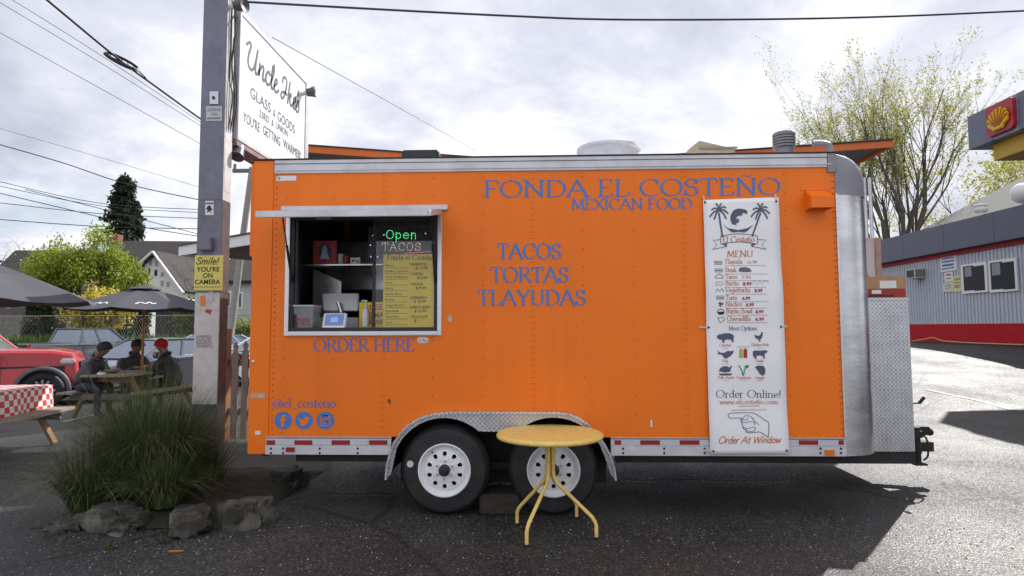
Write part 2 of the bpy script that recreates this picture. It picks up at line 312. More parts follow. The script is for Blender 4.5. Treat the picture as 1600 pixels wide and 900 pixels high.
# ================================================================== ground
def sst(a, b, x): t = max(0, min(1, (x - a) / (b - a))); return t * t * (3 - 2 * t)
def gz(x, y): return .87 * sst(7.5, 20, y) * sst(2.5, 9, x) - .22 * sst(11.2, 14, y) * (1 - sst(-6.5, -4, x))
def asphalt(name, base, fleck, wet):
    m = bpy.data.materials.new(name); m.use_nodes = True; t = m.node_tree; N = t.nodes.new; L = t.links.new; b = t.nodes['Principled BSDF']
    co = N('ShaderNodeTexCoord').outputs['Object']
    def nz(sc, det=6, rg=.6):
        n = N('ShaderNodeTexNoise'); n.inputs['Scale'].default_value = sc; n.inputs['Detail'].default_value = det; n.inputs['Roughness'].default_value = rg; L(co, n.inputs[0]); return n.outputs[0]
    def ramp(f, st):
        r = N('ShaderNodeValToRGB'); L(f, r.inputs[0])
        while len(r.color_ramp.elements) < len(st): r.color_ramp.elements.new(.5)
        for e, (p, c) in zip(r.color_ramp.elements, st): e.position = p; e.color = (*c, 1) if len(c) == 3 else c
        return r.outputs[0]
    def mix(f, a, c, bt='MIX'):
        x = N('ShaderNodeMix'); x.data_type = 'RGBA'; x.blend_type = bt
        if isinstance(f, float): x.inputs[0].default_value = f
        else: L(f, x.inputs[0])
        for i, v in ((6, a), (7, c)):
            if isinstance(v, tuple): x.inputs[i].default_value = (*v, 1)
            else: L(v, x.inputs[i])
        return x.outputs[2]
    big = ramp(nz(.55, 7), [(.32, tuple(c * .62 for c in base)), (.66, tuple(c * 1.35 for c in base))])
    vo = N('ShaderNodeTexVoronoi'); vo.inputs['Scale'].default_value = 75; L(co, vo.inputs[0])
    st = ramp(vo.outputs['Color'], [(.0, (.35,) * 3), (.6, (.95,) * 3), (.86, (2.1,) * 3)])
    col = mix(1.0, big, st, 'MULTIPLY')
    v2 = N('ShaderNodeTexVoronoi'); v2.inputs['Scale'].default_value = 34; L(co, v2.inputs[0])
    sp = N('ShaderNodeSeparateColor'); L(v2.outputs['Color'], sp.inputs[0])
    def mth(op, a, c):
        n = N('ShaderNodeMath'); n.operation = op
        for i, v in enumerate((a, c)):
            if isinstance(v, (int, float)): n.inputs[i].default_value = v
            else: L(v, n.inputs[i])
        return n.outputs[0]
    fl = mth('MULTIPLY', mth('GREATER_THAN', sp.outputs[0], .80), mth('LESS_THAN', v2.outputs['Distance'], .2))
    col = mix(fl, col, fleck)
    moss = mth('MULTIPLY', ramp(nz(1.1, 8, .7), [(.54, (0, 0, 0)), (.70, (.75,) * 3)]), 1.0)
    col = mix(moss, col, (.040, .050, .014))
    # hairline cracks
    vc = N('ShaderNodeTexVoronoi'); vc.feature = 'DISTANCE_TO_EDGE'; vc.inputs['Scale'].default_value = .33
    wv = N('ShaderNodeTexNoise'); wv.inputs['Scale'].default_value = 1.6; wv.inputs['Detail'].default_value = 7; L(co, wv.inputs[0])
    ad = N('ShaderNodeMix'); ad.data_type = 'RGBA'; ad.inputs[0].default_value = .16; L(co, ad.inputs[6]); L(wv.outputs['Color'], ad.inputs[7]); L(ad.outputs[2], vc.inputs[0])
    crack = ramp(vc.outputs['Distance'], [(.0, (1,) * 3), (.011, (0,) * 3)])
    col = mix(mth('MULTIPLY', crack, .8), col, (.01, .01, .01))
    L(col, b.inputs['Base Color'])
    rg = N('ShaderNodeMapRange'); L(nz(.8, 5), rg.inputs[0]); rg.inputs[1].default_value = .35; rg.inputs[2].default_value = .65; rg.inputs[3].default_value = wet[0]; rg.inputs[4].default_value = wet[1]; sp2 = N('ShaderNodeSeparateColor'); L(vo.outputs['Color'], sp2.inputs[0]); L(mth('ADD', rg.outputs[0], mth('MULTIPLY', mth('SUBTRACT', sp2.outputs[1], .5), .34)), b.inputs['Roughness']); b.inputs['Specular IOR Level'].default_value = .42
    bp = N('ShaderNodeBump'); bp.inputs['Strength'].default_value = .55; bp.inputs['Distance'].default_value = .006
    hh = mth('ADD', vo.outputs['Distance'], mth('MULTIPLY', nz(160, 2), .5)); hh = mth('SUBTRACT', hh, mth('MULTIPLY', crack, 1.5)); L(hh, bp.inputs['Height']); L(bp.outputs[0], b.inputs['Normal'])
    return m
M_asp = asphalt('asphalt', (.038, .0372, .036), (.30, .29, .27), (.52, .68))
def axis(lo, hi, dense0, dense1, step):
    a = [dense0 + step * k for k in range(int((dense1 - dense0) / step) + 1)]; d = step; x = a[-1]
    while x < hi: d *= 1.5; x += d; a.append(min(x, hi))
    d = step; x = a[0]
    while x > lo: d *= 1.5; x -= d; a.insert(0, max(x, lo))
    return a
xs, ys = axis(-700, 700, -20, 24, .8), axis(-60, 900, 0, 30, .8)
gm = MB(); nx = len(xs)
gm.add([(x, y, gz(x, y)) for y in ys for x in xs], [(j * nx + i, j * nx + i + 1, (j + 1) * nx + i + 1, (j + 1) * nx + i) for j in range(len(ys) - 1) for i in range(nx - 1)])
M_conc = mat('concrete', (.36, .35, .33), .8, var=.15, scale=2, bump=.2, dirt=(.22, .21, .19), dscale=1.5, damt=.5)
# unseen walk and street, added behind the camera to bounce light onto the trailer
for k in range(12):
    x = -18 + k * 3.0; b_ = MB().box(x, x + 2.985, -3.2, .6, .004, .03); o_ = b_.build('bounce_slab', M_conc); tag(o_, kind='structure') if k == 0 else None
    if k == 0: pav = o_; o_.name = 'bounce_pavement'
    else: o_.parent = pav
tag(MB().box(-18, 18, -3.4, -3.205, -.1, .03).build('bounce_kerb', M_conc, bevel=.02), kind='structure')
tag(MB().box(-60, 60, -16, -3.405, .002, .006).build('bounce_road', mat('worn_road', (.15, .148, .145), .85, var=.2, scale=1, bump=.2, bscale=40)), kind='structure')
tag(gm.build('ground', M_asp, smooth=True), 'dark speckled asphalt of the parking lot', kind='structure')
# ================================================================== food trailer
YT = 4.97
M_or = mat('orange_paint', (.90, .19, .010), .36, var=.04, scale=1.2, spec=.30, bump=.35, bscale=1.1, streak=((.62, .14, .012), .28, (5, 5, .4)), dirt=(.76, .175, .02), dscale=1.1, damt=.4)
M_al = mat('aluminium', (.66, .67, .70), .32, .85, var=.1, scale=3, bump=.05, bscale=8, aniso=(1, 1, 8))
M_rail = mat('painted_rail', (.62, .62, .66), .45, .25, var=.1, scale=4, dirt=(.34, .33, .33), dscale=5, damt=.4)
M_nose = mat('brushed_aluminium', (.64, .65, .67), .26, .95, var=.2, scale=2.2, bump=.06, bscale=5, aniso=(1, 1, 3), dirt=(.45, .45, .46), dscale=2, damt=.5)
M_cap = mat('grey_plastic', (.25, .25, .29), .5, var=.1)
M_blk = mat('black_rubber', (.012, .012, .013), .7, var=.3, bump=.1)
M_tyre = mat('tyre_rubber', (.016, .016, .018), .62, var=.35, scale=9, bump=.15, bscale=90, dirt=(.05, .045, .04), dscale=7, damt=.5)
M_wht = mat('white_paint', (.86, .86, .89), .35, var=.05, dirt=(.5, .47, .42), dscale=12, damt=.35)
M_blue = mat('blue_vinyl', (.07, .19, .50), .5, var=.08)
M_blue2 = mat('faded_blue_vinyl', (.14, .16, .40), .55, var=.15)
M_red = mat('red_reflector', (.30, .012, .014), .3, var=.1)
M_sil = mat('silver_reflector', (.55, .55, .60), .3, var=.08)
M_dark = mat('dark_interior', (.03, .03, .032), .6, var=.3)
M_steel = mat('stainless_steel', (.55, .56, .58), .28, .9, var=.2, scale=5)
M_rust = mat('chassis', (.025, .023, .022), .75, var=.4)
M_soot = mat('black_trim', (.02, .02, .022), .5)
M_glass = glass('window_glass', (.975, .985, .985), .85)
def tread(name):
    m = mat(name, (.64, .64, .67), .34, .8, var=.15, scale=6)
    t = m.node_tree; N = t.nodes.new; L = t.links.new; b = t.nodes['Principled BSDF']
    co = N('ShaderNodeTexCoord'); sp = N('ShaderNodeSeparateXYZ'); L(co.outputs['Object'], sp.inputs[0])
    def mm(op, a, b2=None):
        n = N('ShaderNodeMath'); n.operation = op
        for i, v in enumerate((a, b2)):
            if v is None: continue
            if isinstance(v, (int, float)): n.inputs[i].default_value = v
            else: L(v, n.inputs[i])
        return n.outputs[0]
    S = 27.0
    a = mm('MULTIPLY', mm('ADD', sp.outputs[0], sp.outputs[1]), S); c = mm('MULTIPLY', sp.outputs[2], S)
    u, v = mm('ADD', a, c), mm('SUBTRACT', a, c)
    fu, fv = mm('ABSOLUTE', mm('SUBTRACT', mm('FRACT', u), .5)), mm('ABSOLUTE', mm('SUBTRACT', mm('FRACT', v), .5))
    par = mm('FLOORED_MODULO', mm('ADD', mm('FLOOR', u), mm('FLOOR', v)), 2.0)
    def bar(p, q): return mm('MULTIPLY', mm('MAXIMUM', mm('SUBTRACT', 1.0, mm('DIVIDE', p, .52)), 0.0), mm('MAXIMUM', mm('SUBTRACT', 1.0, mm('DIVIDE', q, .17)), 0.0))
    h = mm('ADD', mm('MULTIPLY', bar(fu, fv), par), mm('MULTIPLY', bar(fv, fu), mm('SUBTRACT', 1.0, par)))
    h = mm('MINIMUM', mm('MULTIPLY', h, 2.2), 1.0)
    bp = N('ShaderNodeBump'); bp.inputs['Strength'].default_value = .9; bp.inputs['Distance'].default_value = .006
    L(h, bp.inputs['Height']); L(bp.outputs[0], b.inputs['Normal'])
    return m
M_tread = tread('tread_plate')

trailer = thing('food_trailer', 'orange food trailer with blue lettering and an open serving window', 'food trailer', (0, 6.1, 0))
T = trailer
XL, XR, ZB, ZT = -2.135, 2.44, .629, 2.782
def wp(px, py, lift=0, Y=None): p = P(px, py, YT if Y is None else Y); p.y -= lift; return p
fpx = [(605, 747), (607, 724), (612, 705), (618, 690), (628, 675), (641, 662), (658, 652), (678, 646), (706, 643.5), (790, 643.5), (871, 644), (888, 646), (902, 651), (918, 662), (933, 678), (944, 694), (952, 709), (958, 728), (961, 748)]
fen = [(wp(a, b).x, wp(a, b).z) for a, b in fpx]
def arch(x):
    if x <= fen[0][0] or x >= fen[-1][0]: return 0
    for (a, za), (b, zb) in zip(fen, fen[1:]):
        if a <= x <= b: return za + (zb - za) * (x - a) / max(b - a, 1e-6)
    return 0
WX0, WX1, WZ0, WZ1 = -2.022, -.741, 1.445, 2.456
def sheet(x0, x1, z0, z1):
    xs = [x0 + (x1 - x0) * k / 24 for k in range(25)]
    bot = [(x, max(z0, arch(x) - .02 if z0 <= ZB + .001 else z0)) for x in xs]
    MB().prism(bot + [(x1, z1), (x0, z1)], (0, YT, 0), XA, ZA, (0, .02, 0)).build('side_panel', M_or, T)
g = .0002
seams = [XL, -1.215, 0.005, 1.225, XR]
sheet(XL, WX0, ZB, ZT)
for x0, x1 in ((WX0, seams[1]), (seams[1], WX1)):
    sheet(x0 + g, x1 - g, ZB, WZ0); sheet(x0 + g, x1 - g, WZ1, ZT)
sheet(WX1, seams[2] - g, ZB, ZT); sheet(seams[2] + g, seams[3] - g, ZB, ZT); sheet(seams[3] + g, XR, ZB, ZT)
# rivets
rv = MB()
def rivet(x, z, r=.007):
    r *= 1.25
    p = Vector((x, YT, z)); vs = [p + Vector((math.cos(k * 1.2566) * r, 0, math.sin(k * 1.2566) * r)) for k in range(5)] + [p + Vector((0, -.006, 0))]
    rv.add(vs, [(k, (k + 1) % 5, 5) for k in range(5)])
for i in range(-5, 7):
    x = .005 + i * .4067
    dbl = any(abs(x - s) < .03 for s in seams)
    for k in range(44 if dbl else 15):
        z = ZB + .03 + k * (.049 if dbl else .148)
        if WX0 - .03 < x < WX1 + .03 and WZ0 - .03 < z < WZ1 + .1: continue
        if z < arch(x) + .02: continue
        if dbl: rivet(x - .012, z, .004); 
        rivet(x + (.012 if dbl else 0), z, .004 if dbl else .005)
for k in range(44):
    rivet(XL + .022, ZB + .02 + k * .0492); rivet(XR - .02, ZB + .02 + k * .0492)
for k in range(75):
    x = XL + .03 + k * .0613
    rivet(x, ZT + .016, .006)
    if not -1.16 < x < .66: rivet(x, ZB + .012, .004)
rv.build('rivets', mat('rivet_orange', (.52, .12, .012), .35), T, kind='stuff')
# corner post at the rear, roof and bottom rails
MB().box(-2.312, XL - .001, YT - .006, YT + .16, .486, 2.9).build('rear_corner_post', M_or, T, bevel=.008)
MB().box(-2.36, -2.3125, YT + .05, YT + .2, 2.1, 2.885).build('rear_header_end', M_or, T, bevel=.008)
rr = MB(); rr.box(XL, XR - .02, YT - .012, YT + .03, ZT + .001, 2.896); rr.box(XL, XR - .02, YT - .019, YT - .012, 2.802, 2.812); rr.box(XL, XR - .02, YT - .017, YT - .012, 2.86, 2.866)
rr.build('roof_rail', M_rail, T, bevel=.003)
MB().box(-2.312, XR + .03, YT - .02, YT + .05, 2.8965, 2.908).build('drip_edge', M_soot, T, bevel=.003)
for x0, x1 in ((-2.158, fen[0][0] + .03), (fen[-1][0] - .03, XR)):
    b = MB(); b.box(x0, x1, YT - .012, YT + .04, .562, ZB - .001); b.box(x0, x1, YT - .02, YT + .04, .488, .5605); b.box(x0, x1, YT - .018, YT - .012, .617, .624)
    b.build('bottom_rail', M_rail, T, bevel=.003)
def strip(px0, px1, y0, y1, m, nm):
    a, b = wp(px0, y1), wp(px1, y0); MB().box(a.x, b.x, YT - .0145 if nm == 'reflector_tape' else YT - .032, YT - .0125 if nm == 'reflector_tape' else YT - .0205, a.z, b.z).build(nm, m, T)
rd = [(417.5, 431), (461, 489), (519, 547.5), (577.5, 606), (960, 970), (1000, 1030.5), (1061.5, 1092), (1247, 1277), (1309, 1317)]
for a, b in rd: strip(a, b, 687.5, 694.5, M_red, 'reflector_tape')
for a, b in [(431.4, 460.6), (489.4, 518.6), (547.9, 577), (970.4, 999.6), (1030.9, 1061), (1092.4, 1108), (1234, 1246.6), (1277.4, 1308.6)]: strip(a, b, 687.5, 694.5, M_sil, 'reflector_tape')
strip(449, 462, 698, 705, M_red, 'marker_lamp'); strip(1287, 1301, 702, 711, mat('amber_lens', (.75, .17, .01), .25), 'marker_lamp')
bt = MB()
for px in (425, 444, 501, 560, 973, 1037, 1100, 1225, 1280, 1312):
    for py in (700, 707):
        p = wp(px, py); bt.lathe([(.009, 0), (.009, .004), (.004, .007), (0, .007)], (p.x, YT - .02, p.z), (0, -1, 0), 8)
bt.build('bolts', M_rust, T, kind='stuff')
# shell: roof, floor, far wall, rear wall, inner lining
YF = 7.35
MB().box(-2.3, 2.45, YT + .03, YF, 2.885, 2.897).build('roof', M_rail, T)
fp = MB(); fp.box(-2.3, 2.5, YT + .46, YF, .5, .56); fp.box(-2.3, fen[0][0], YT + .021, YT + .459, .5, .56); fp.box(fen[-1][0], 2.5, YT + .021, YT + .459, .5, .56); fp.build('floor_pan', M_rust, T)
MB().box(-2.3, 2.5, YF, YF + .03, .5, 2.9).build('far_wall', M_or, T)
MB().box(-2.312, -2.29, YT + .161, YF, .5, 2.9).build('rear_wall', M_or, T)
# rounded nose with its plastic cap
def nose(u, zf, rad, x0=XR, ins=0):
    per = [(x0, YT)] + [(x0 + .03 + (rad - ins) * math.sin(R(a)) , YT + ins * .0 + rad - rad * math.cos(R(a))) for a in range(0, 91, 9)]
    far = [(x, YT + YF + .03 - y) for x, y in reversed(per)]
    pts = per + far; k = u * (len(pts) - 1); i = min(int(k), len(pts) - 2); t = k - i
    return Vector((pts[i][0] + (pts[i + 1][0] - pts[i][0]) * t, pts[i][1] + (pts[i + 1][1] - pts[i][1]) * t, zf))
n = MB(); n.grid(lambda u, v: nose(u, .487 + v * (2.575 - .487), .33), 23, 1)
n.build('nose_skin', M_nose, T, smooth=True)
n = MB(); n.box(XR - .003, XR + .012, YT - .012, YT - .001, .488, 2.57); n.build('nose_trim', M_al, T)
capz = [(2.56, 0), (2.68, .0), (2.76, .012), (2.82, .04), (2.862, .085), (2.885, .14), (2.90, .25)]
n = MB()
def capf(u, v):
    k = v * (len(capz) - 1); i = min(int(k), len(capz) - 2); t = k - i
    z = capz[i][0] + (capz[i + 1][0] - capz[i][0]) * t; s = capz[i][1] + (capz[i + 1][1] - capz[i][1]) * t
    p = nose(u, z, .335); c = Vector((XR - .1, (YT + YF) / 2, z)); q = p.copy()
    q.x -= s * max(0, (p.x - XR)) / .36 * 1.0; q.y += (s * .12 if p.y < c.y else -s * .12); q.y -= .004 if p.y < c.y else -.004
    return q
n.grid(capf, 23, 6); n.build('nose_cap', M_cap, T, smooth=True, ang=60)
MB().grid(lambda u, v: nose(u, 2.60 + .008 * v, .342), 23, 1).build('nose_cap_lip', M_cap, T, smooth=True)
p = wp(1335, 272, 0, 5.2); MB().box(p.x - .02, p.x + .045, 5.16, 5.24, p.z - .04, p.z + .03).build('marker_lamp', mat('amber_lens', (.75, .17, .01), .25), T, bevel=.01)
MB().box(2.38, 2.45, YT - .016, YT + .02, 2.74, 2.895).build('cap_bracket', M_cap, T, bevel=.004)
# fender skirt, lip and wheel well
w1, w2 = wp(694, 733), wp(865, 731); WR = .358
wheels = [(w1.x, .362), (w2.x, .366)]
xm = (w1.x + w2.x) / 2
inner = []
for k in range(41):
    x = fen[0][0] + .035 + (fen[-1][0] - fen[0][0] - .07) * k / 40
    zz_ = 0
    for cx, cz in wheels:
        d = (.42) ** 2 - (x - cx) ** 2
        if d > 0: zz_ = max(zz_, cz + math.sqrt(d))
    edge = arch(x) - .028
    inner.append((x, min(edge, max(zz_, .675 if abs(x - xm) < .2 else .34))))
MB().prism(fen + list(reversed(inner)), (0, YT - .022, 0), XA, ZA, (0, .012, 0)).build('fender_skirt', M_tread, T)
lip = MB()
for (a, za), (b, zb) in zip(fen, fen[1:]): lip.beam((a, YT - .032, za), (b, YT - .032, zb), .05, .016)
lip.build('fender_lip', M_tread, T)
ww = MB(); ww.box(fen[0][0] + .02, fen[-1][0] - .02, YT + .42, YT + .44, .17, .84); ww.box(fen[0][0] + .02, fen[-1][0] - .02, YT + .021, YT + .44, .842, .86)
ww.box(fen[0][0] + .02, fen[0][0] + .03, YT + .021, YT + .44, .35, .84); ww.box(fen[-1][0] - .03, fen[-1][0] - .02, YT + .021, YT + .44, .35, .84)
ww.build('wheel_well', M_blk, T)
# wheels
M_mark = mat('chalk_white', (.6, .6, .58), .6)
for i, (cx, cz) in enumerate(wheels):
    o = (cx, YT + .02, cz); ax = (0, -1, 0)                 # +along = towards the viewer
    ty = MB().lathe([(.2, .0), (.215, .012), (.235, .006), (.29, .012), (.325, .004), (.345, -.02), (WR, -.04), (WR, -.06), (WR - .006, -.063), (WR - .006, -.07), (WR, -.073), (WR, -.11), (WR - .006, -.113), (WR - .006, -.12), (WR, -.123), (WR, -.17), (.34, -.2), (.21, -.21)], o, ax, 56)
    t = ty.build('tyre', M_tyre, T, smooth=True)
    rim = MB(); rim.lathe([(.213, .014), (.205, .018), (.196, .012), (.19, -.02), (.175, -.035), (.168, -.03), (.155, -.012)], o, ax, 48)
    # disc with ten vent holes
    nseg = 60; ring = []
    for k in range(nseg):
        a = 2 * math.pi * k / nseg; ph = (k % 6) - 3; hole = abs(ph) <= 1.01
        ring.append(a)
    def dp(r, a, h): return Vector((cx + r * math.cos(a), YT + .02 - h, cz + r * math.sin(a)))
    hr, hs = .128, .0195
    for q in range(10):
        a0 = 2 * math.pi * (q + .0) / 10 + math.pi / 2; hc = (hr * math.cos(a0), hr * math.sin(a0))
        cell = []                                           # outline of the 36 degree sector, then the hole
        for k in range(7): a = a0 - math.pi / 10 + k * math.pi / 30; cell.append((.155 * math.cos(a), .155 * math.sin(a)))
        for k in range(7): a = a0 + math.pi / 10 - k * math.pi / 30; cell.append((.098 * math.cos(a), .098 * math.sin(a)))
        hole = []
        for (x, z) in cell:
            d = Vector((x - hc[0], z - hc[1])).normalized(); hole.append((hc[0] + d.x * hs, hc[1] + d.y * hs * 1.0))
        hf = lambda x, z: -.012 + .012 * max(0, 1 - abs(math.hypot(x, z) - .105) / .05)
        m_ = len(cell)
        vs = [Vector((cx + x, YT + .02 - hf(x, z), cz + z)) for x, z in cell] + [Vector((cx + x, YT + .02 - hf(x, z), cz + z)) for x, z in hole] + [Vector((cx + x, YT + .045, cz + z)) for x, z in hole]
        rim.add(vs, [(k, (k + 1) % m_, m_ + (k + 1) % m_, m_ + k) for k in range(m_)] + [(m_ + k, m_ + (k + 1) % m_, 2 * m_ + (k + 1) % m_, 2 * m_ + k) for k in range(m_)])
    rim.lathe([(.098, -.003), (.09, .001), (.075, -.004), (.05, -.004), (.046, .0)], o, ax, 40)
    rim.lathe([(.17, -.1), (.0, -.1)], o, ax, 24, 1)
    r_ = rim.build('rim', [M_wht, M_blk], T, smooth=True, ang=50)
    MB().lathe([(.047, -.02), (.047, .02), (.04, .035), (.028, .037), (.026, .06), (.02, .066), (0, .066)], o, ax, 20).build('hub', mat('hub_grease', (.05, .05, .052), .35, .6), r_, smooth=True)
    for k in range(6):
        a = 2 * math.pi * k / 6 + .5; q = dp(.07, a, .0)
        MB().lathe([(.010, -.006), (.010, .012), (.006, .016), (0, .016)], q, ax, 6).build('lug_nut', M_al, r_)
    if i == 0:
        MB().tube([dp(.165, 2.2, -.02), dp(.178, 2.15, .03)], .005, 6).build('valve_stem', M_blk, r_)
        s_ = MB().lathe([(.0, .0125), (.027, .0135), (.027, .012)], (cx - .275, YT + .02, cz + .05), ax, 20)
        s_.build('tyre_sticker', M_mark, T)
# chassis below
ch = MB()
for x0, x1 in ((-1.95, 2.6),):
    ch.box(x0, x1, YT + .47, YT + .53, .41, .499); ch.box(x0, fen[0][0] - .02, YT + .1, YT + .16, .41, .499); ch.box(fen[-1][0] + .02, x1, YT + .1, YT + .16, .41, .499); ch.box(x0, x1, YF - .2, YF - .14, .2, .499)  # far rail deepened as an unseen skirt to block sunlight under the trailer
for x in (-1.6, -.9, .9, 1.5, 2.1): ch.box(x, x + .05, YT + (.531 if -1.2 < x < .7 else .161), YF - .201, .42, .499)
for cx, cz in wheels: ch.tube([(cx, YT + .25, cz), (cx, YF - .3, cz)], .04, 10)
ch.box(-.75, .2, YT + .33, YT + .39, .30, .36)
ch.build('chassis', M_rust, T)
for cx, cz in wheels:
    MB().lathe([(.2, 0), (WR, -.02), (WR, -.18), (.2, -.2)], (cx, YF - .03, cz), (0, 1, 0), 32).build('far_tyre', M_tyre, T, smooth=True)
MB().box(-2.28, -2.2, YT + .15, YT + .5, .44, .486).build('rear_step', mat('dark_green_plastic', (.015, .04, .02), .5), T, bevel=.01)
# serving window: frame, ledge, sliding pane
def frame(name, x0, x1, z0, z1, w, y0, y1, m, parent, bev=.003):
    f = MB(); f.box(x0, x1, y0, y1, z1 - w, z1); f.box(x0, x1, y0, y1, z0, z0 + w); f.box(x0, x0 + w, y0, y1, z0 + w + .0005, z1 - w - .0005); f.box(x1 - w, x1, y0, y1, z0 + w + .0005, z1 - w - .0005)
    return f.build(name, m, parent, bevel=bev)
wf = frame('window_frame', WX0 - .004, WX1 + .004, WZ0 - .004, WZ1 + .004, .034, YT - .018, YT + .05, M_al, T)
frame('window_track', WX0 + .031, WX1 - .031, WZ0 + .031, WZ1 - .031, .03, YT + .005, YT + .075, M_soot, wf)
MB().box(WX0 + .03, WX1 - .03, YT - .035, YT + .3, WZ0 + .0, WZ0 + .029).build('window_ledge', M_al, wf, bevel=.003)
xmid = wp(583, 400).x
MB().box(xmid, WX1 - .06, YT + .036, YT + .040, WZ0 + .062, WZ1 - .062).build('window_pane', M_glass, wf)
MB().box(xmid - .012, xmid + .012, YT + .03, YT + .046, WZ0 + .062, WZ1 - .062).build('pane_edge', M_soot, wf)
MB().box(WX0 + .062, WX0 + .085, YT + .02, YT + .07, WZ0 + .062, WZ1 - .062).build('window_jamb', M_soot, wf)
# interior seen through the window
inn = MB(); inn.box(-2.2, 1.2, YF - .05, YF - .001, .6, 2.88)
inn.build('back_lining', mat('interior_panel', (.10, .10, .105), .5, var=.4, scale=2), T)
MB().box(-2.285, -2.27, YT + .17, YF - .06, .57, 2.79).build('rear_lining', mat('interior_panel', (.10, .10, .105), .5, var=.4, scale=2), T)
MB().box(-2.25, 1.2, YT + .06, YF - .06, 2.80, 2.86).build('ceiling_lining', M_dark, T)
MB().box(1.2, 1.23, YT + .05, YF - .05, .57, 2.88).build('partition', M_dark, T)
sh = MB(); a, b = wp(475, 414, 0, 5.35), wp(600, 414, 0, 5.35); sh.box(a.x, b.x, 5.3, 5.5, a.z - .012, a.z); sh.build('shelf', M_steel, T)
MB().box(-2.2, -.3, 5.28, 5.75, 1.36, 1.44).build('counter', M_steel, T, bevel=.005)
MB().prism([(0, 0), (.26, 0), (.26, .38), (0, .5)], wp(488, 505, 0, 5.55), XA, ZA, (0, .02, 0)).build('splash_panel', M_steel, T)
MB().box(-1.25, -1.05, 6.2, 6.6, .6, 2.1).build('dark_fridge', mat('fridge_black', (.015, .015, .017), .25), T, bevel=.01)
MB().box(-2.15, -1.5, 6.3, 6.9, 1.9, 2.4).build('exhaust_hood', M_steel, T, bevel=.01)
# awning flap over the window with its hinge rail and struts
a, b = wp(441, 331), wp(700, 331)
MB().box(a.x, b.x, YT - .03, YT - .001, 2.463, 2.505).build('hinge_rail', M_rail, T, bevel=.004)
fl0, fl1 = Vector((WX0 + .01, YT - .035, 2.455)), Vector((WX1 - .01, YT - .035, 2.455))
dn = Vector((0, -.555, -.115))
fl = MB(); fl.add([fl0, fl1, fl1 + dn, fl0 + dn] + [q + Vector((0, 0, -.012)) for q in (fl0, fl1, fl1 + dn, fl0 + dn)], [(0, 1, 2, 3), (4, 7, 6, 5), (0, 4, 5, 1), (1, 5, 6, 2), (2, 6, 7, 3), (3, 7, 4, 0)])
flap = fl.build('window_flap', mat('flap_underside', (.42, .42, .44), .45, var=.15), T)
ed = MB()
o_ = Vector((0, 0, -.008))
for p, q in ((fl0 + dn, fl1 + dn), (fl0, fl0 + dn), (fl1, fl1 + dn)): ed.beam(p + o_, q + o_, .022, .046)
ed.build('flap_edge', M_rail, flap, bevel=.003)
q = fl0 + dn + Vector((.44, .0, -.036)); MB().box(q.x, q.x + .11, q.y, q.y + .03, q.z - .012, q.z + .012).build('flap_latch', M_soot, flap)
for x, pa, pb in ((WX0 + .05, (478, 440), .34), (WX1 - .05, (680, 440), .34)):
    a = Vector((x, YT + .0, wp(*pa).z)); b = Vector((x, fl0.y + dn.y * pb, fl0.z + dn.z * pb - .02))
    s_ = MB(); s_.tube([a, a.lerp(b, .55)], .011, 8); s_.tube([a.lerp(b, .55), b], .006, 8); s_.build('gas_strut', M_blk, flap)
# vent hood near the nose
a, b = wp(1258, 329), wp(1291, 297)
MB().add([(a.x, YT, b.z), (b.x - .01, YT, b.z), (b.x - .01, YT, a.z), (a.x, YT, a.z), (a.x - .01, YT - .13, b.z - .075), (b.x, YT - .13, b.z - .075), (b.x, YT - .13, a.z), (a.x - .01, YT - .13, a.z)],
         [(0, 1, 5, 4), (4, 5, 6, 7), (0, 4, 7, 3), (1, 2, 6, 5)]).build('vent_hood', M_or, T, bevel=.004)
MB().box(a.x - .035, b.x + .03, YT - .004, YT - .0005, b.z, b.z + .02).build('vent_flange', M_or, T)
# roof fittings
c = P(951, 244, 6.3); MB().lathe([(.30, 2.9 - c.z), (.31, .03), (.33, .05), (.325, .075), (.27, .10), (.0, .11)], (c.x, 6.3, c.z), ZA, 32).build('exhaust_fan', M_rail, T, smooth=True)
c = P(1225, 225, 5.6); v_ = MB(); v_.lathe([(.055, 2.9 - c.z), (.075, -.045), (.085, -.04)], (c.x, 5.6, c.z), ZA, 20)
for k in range(5): v_.lathe([(.075, -.035 + k * .026), (.098, -.035 + k * .026), (.098, -.018 + k * .026), (.075, -.015 + k * .026)], (c.x, 5.6, c.z), ZA, 20)
v_.lathe([(.098, .088), (.09, .1), (0, .102)], (c.x, 5.6, c.z), ZA, 20); v_.build('flue_cap', mat('flue_grey', (.22, .22, .24), .45, .5), T)
c = P(1297, 238, 5.5); MB().tube(catmull([(c.x, 5.5, 2.88), (c.x, 5.5, c.z + .04), (c.x - .03, 5.5, c.z + .075), (c.x - .09, 5.5, c.z + .085), (c.x - .15, 5.5, c.z + .08)], 5), .026, 10).build('vent_elbow', M_cap, T, smooth=True)
a, b = P(1070, 237, 5.9), P(1140, 237, 5.9); k = MB()
k.add([(a.x, 5.75, a.z - .02), (b.x, 5.75, a.z - .06), (b.x, 6.25, a.z - .06), (a.x, 6.25, a.z - .02), (a.x + .1, 5.75, a.z + .06), (b.x, 5.75, a.z - .02), (b.x, 6.25, a.z - .02), (a.x + .1, 6.25, a.z + .06)], [(0, 1, 5, 4), (1, 2, 6, 5), (2, 3, 7, 6), (3, 0, 4, 7), (4, 5, 6, 7), (0, 3, 2, 1)])
k.build('roof_hatch', mat('hatch_tan', (.45, .36, .22), .6), T); MB().box(a.x + .1, b.x + .02, 5.73, 6.27, a.z - .02, a.z - .005, M=None).build('hatch_lid', M_cap, T)
a, b = P(634, 240, 5.8), P(690, 240, 5.8); MB().box(a.x, b.x, 5.6, 6.1, 2.898, a.z - .02).build('roof_box', M_soot, T, bevel=.015)
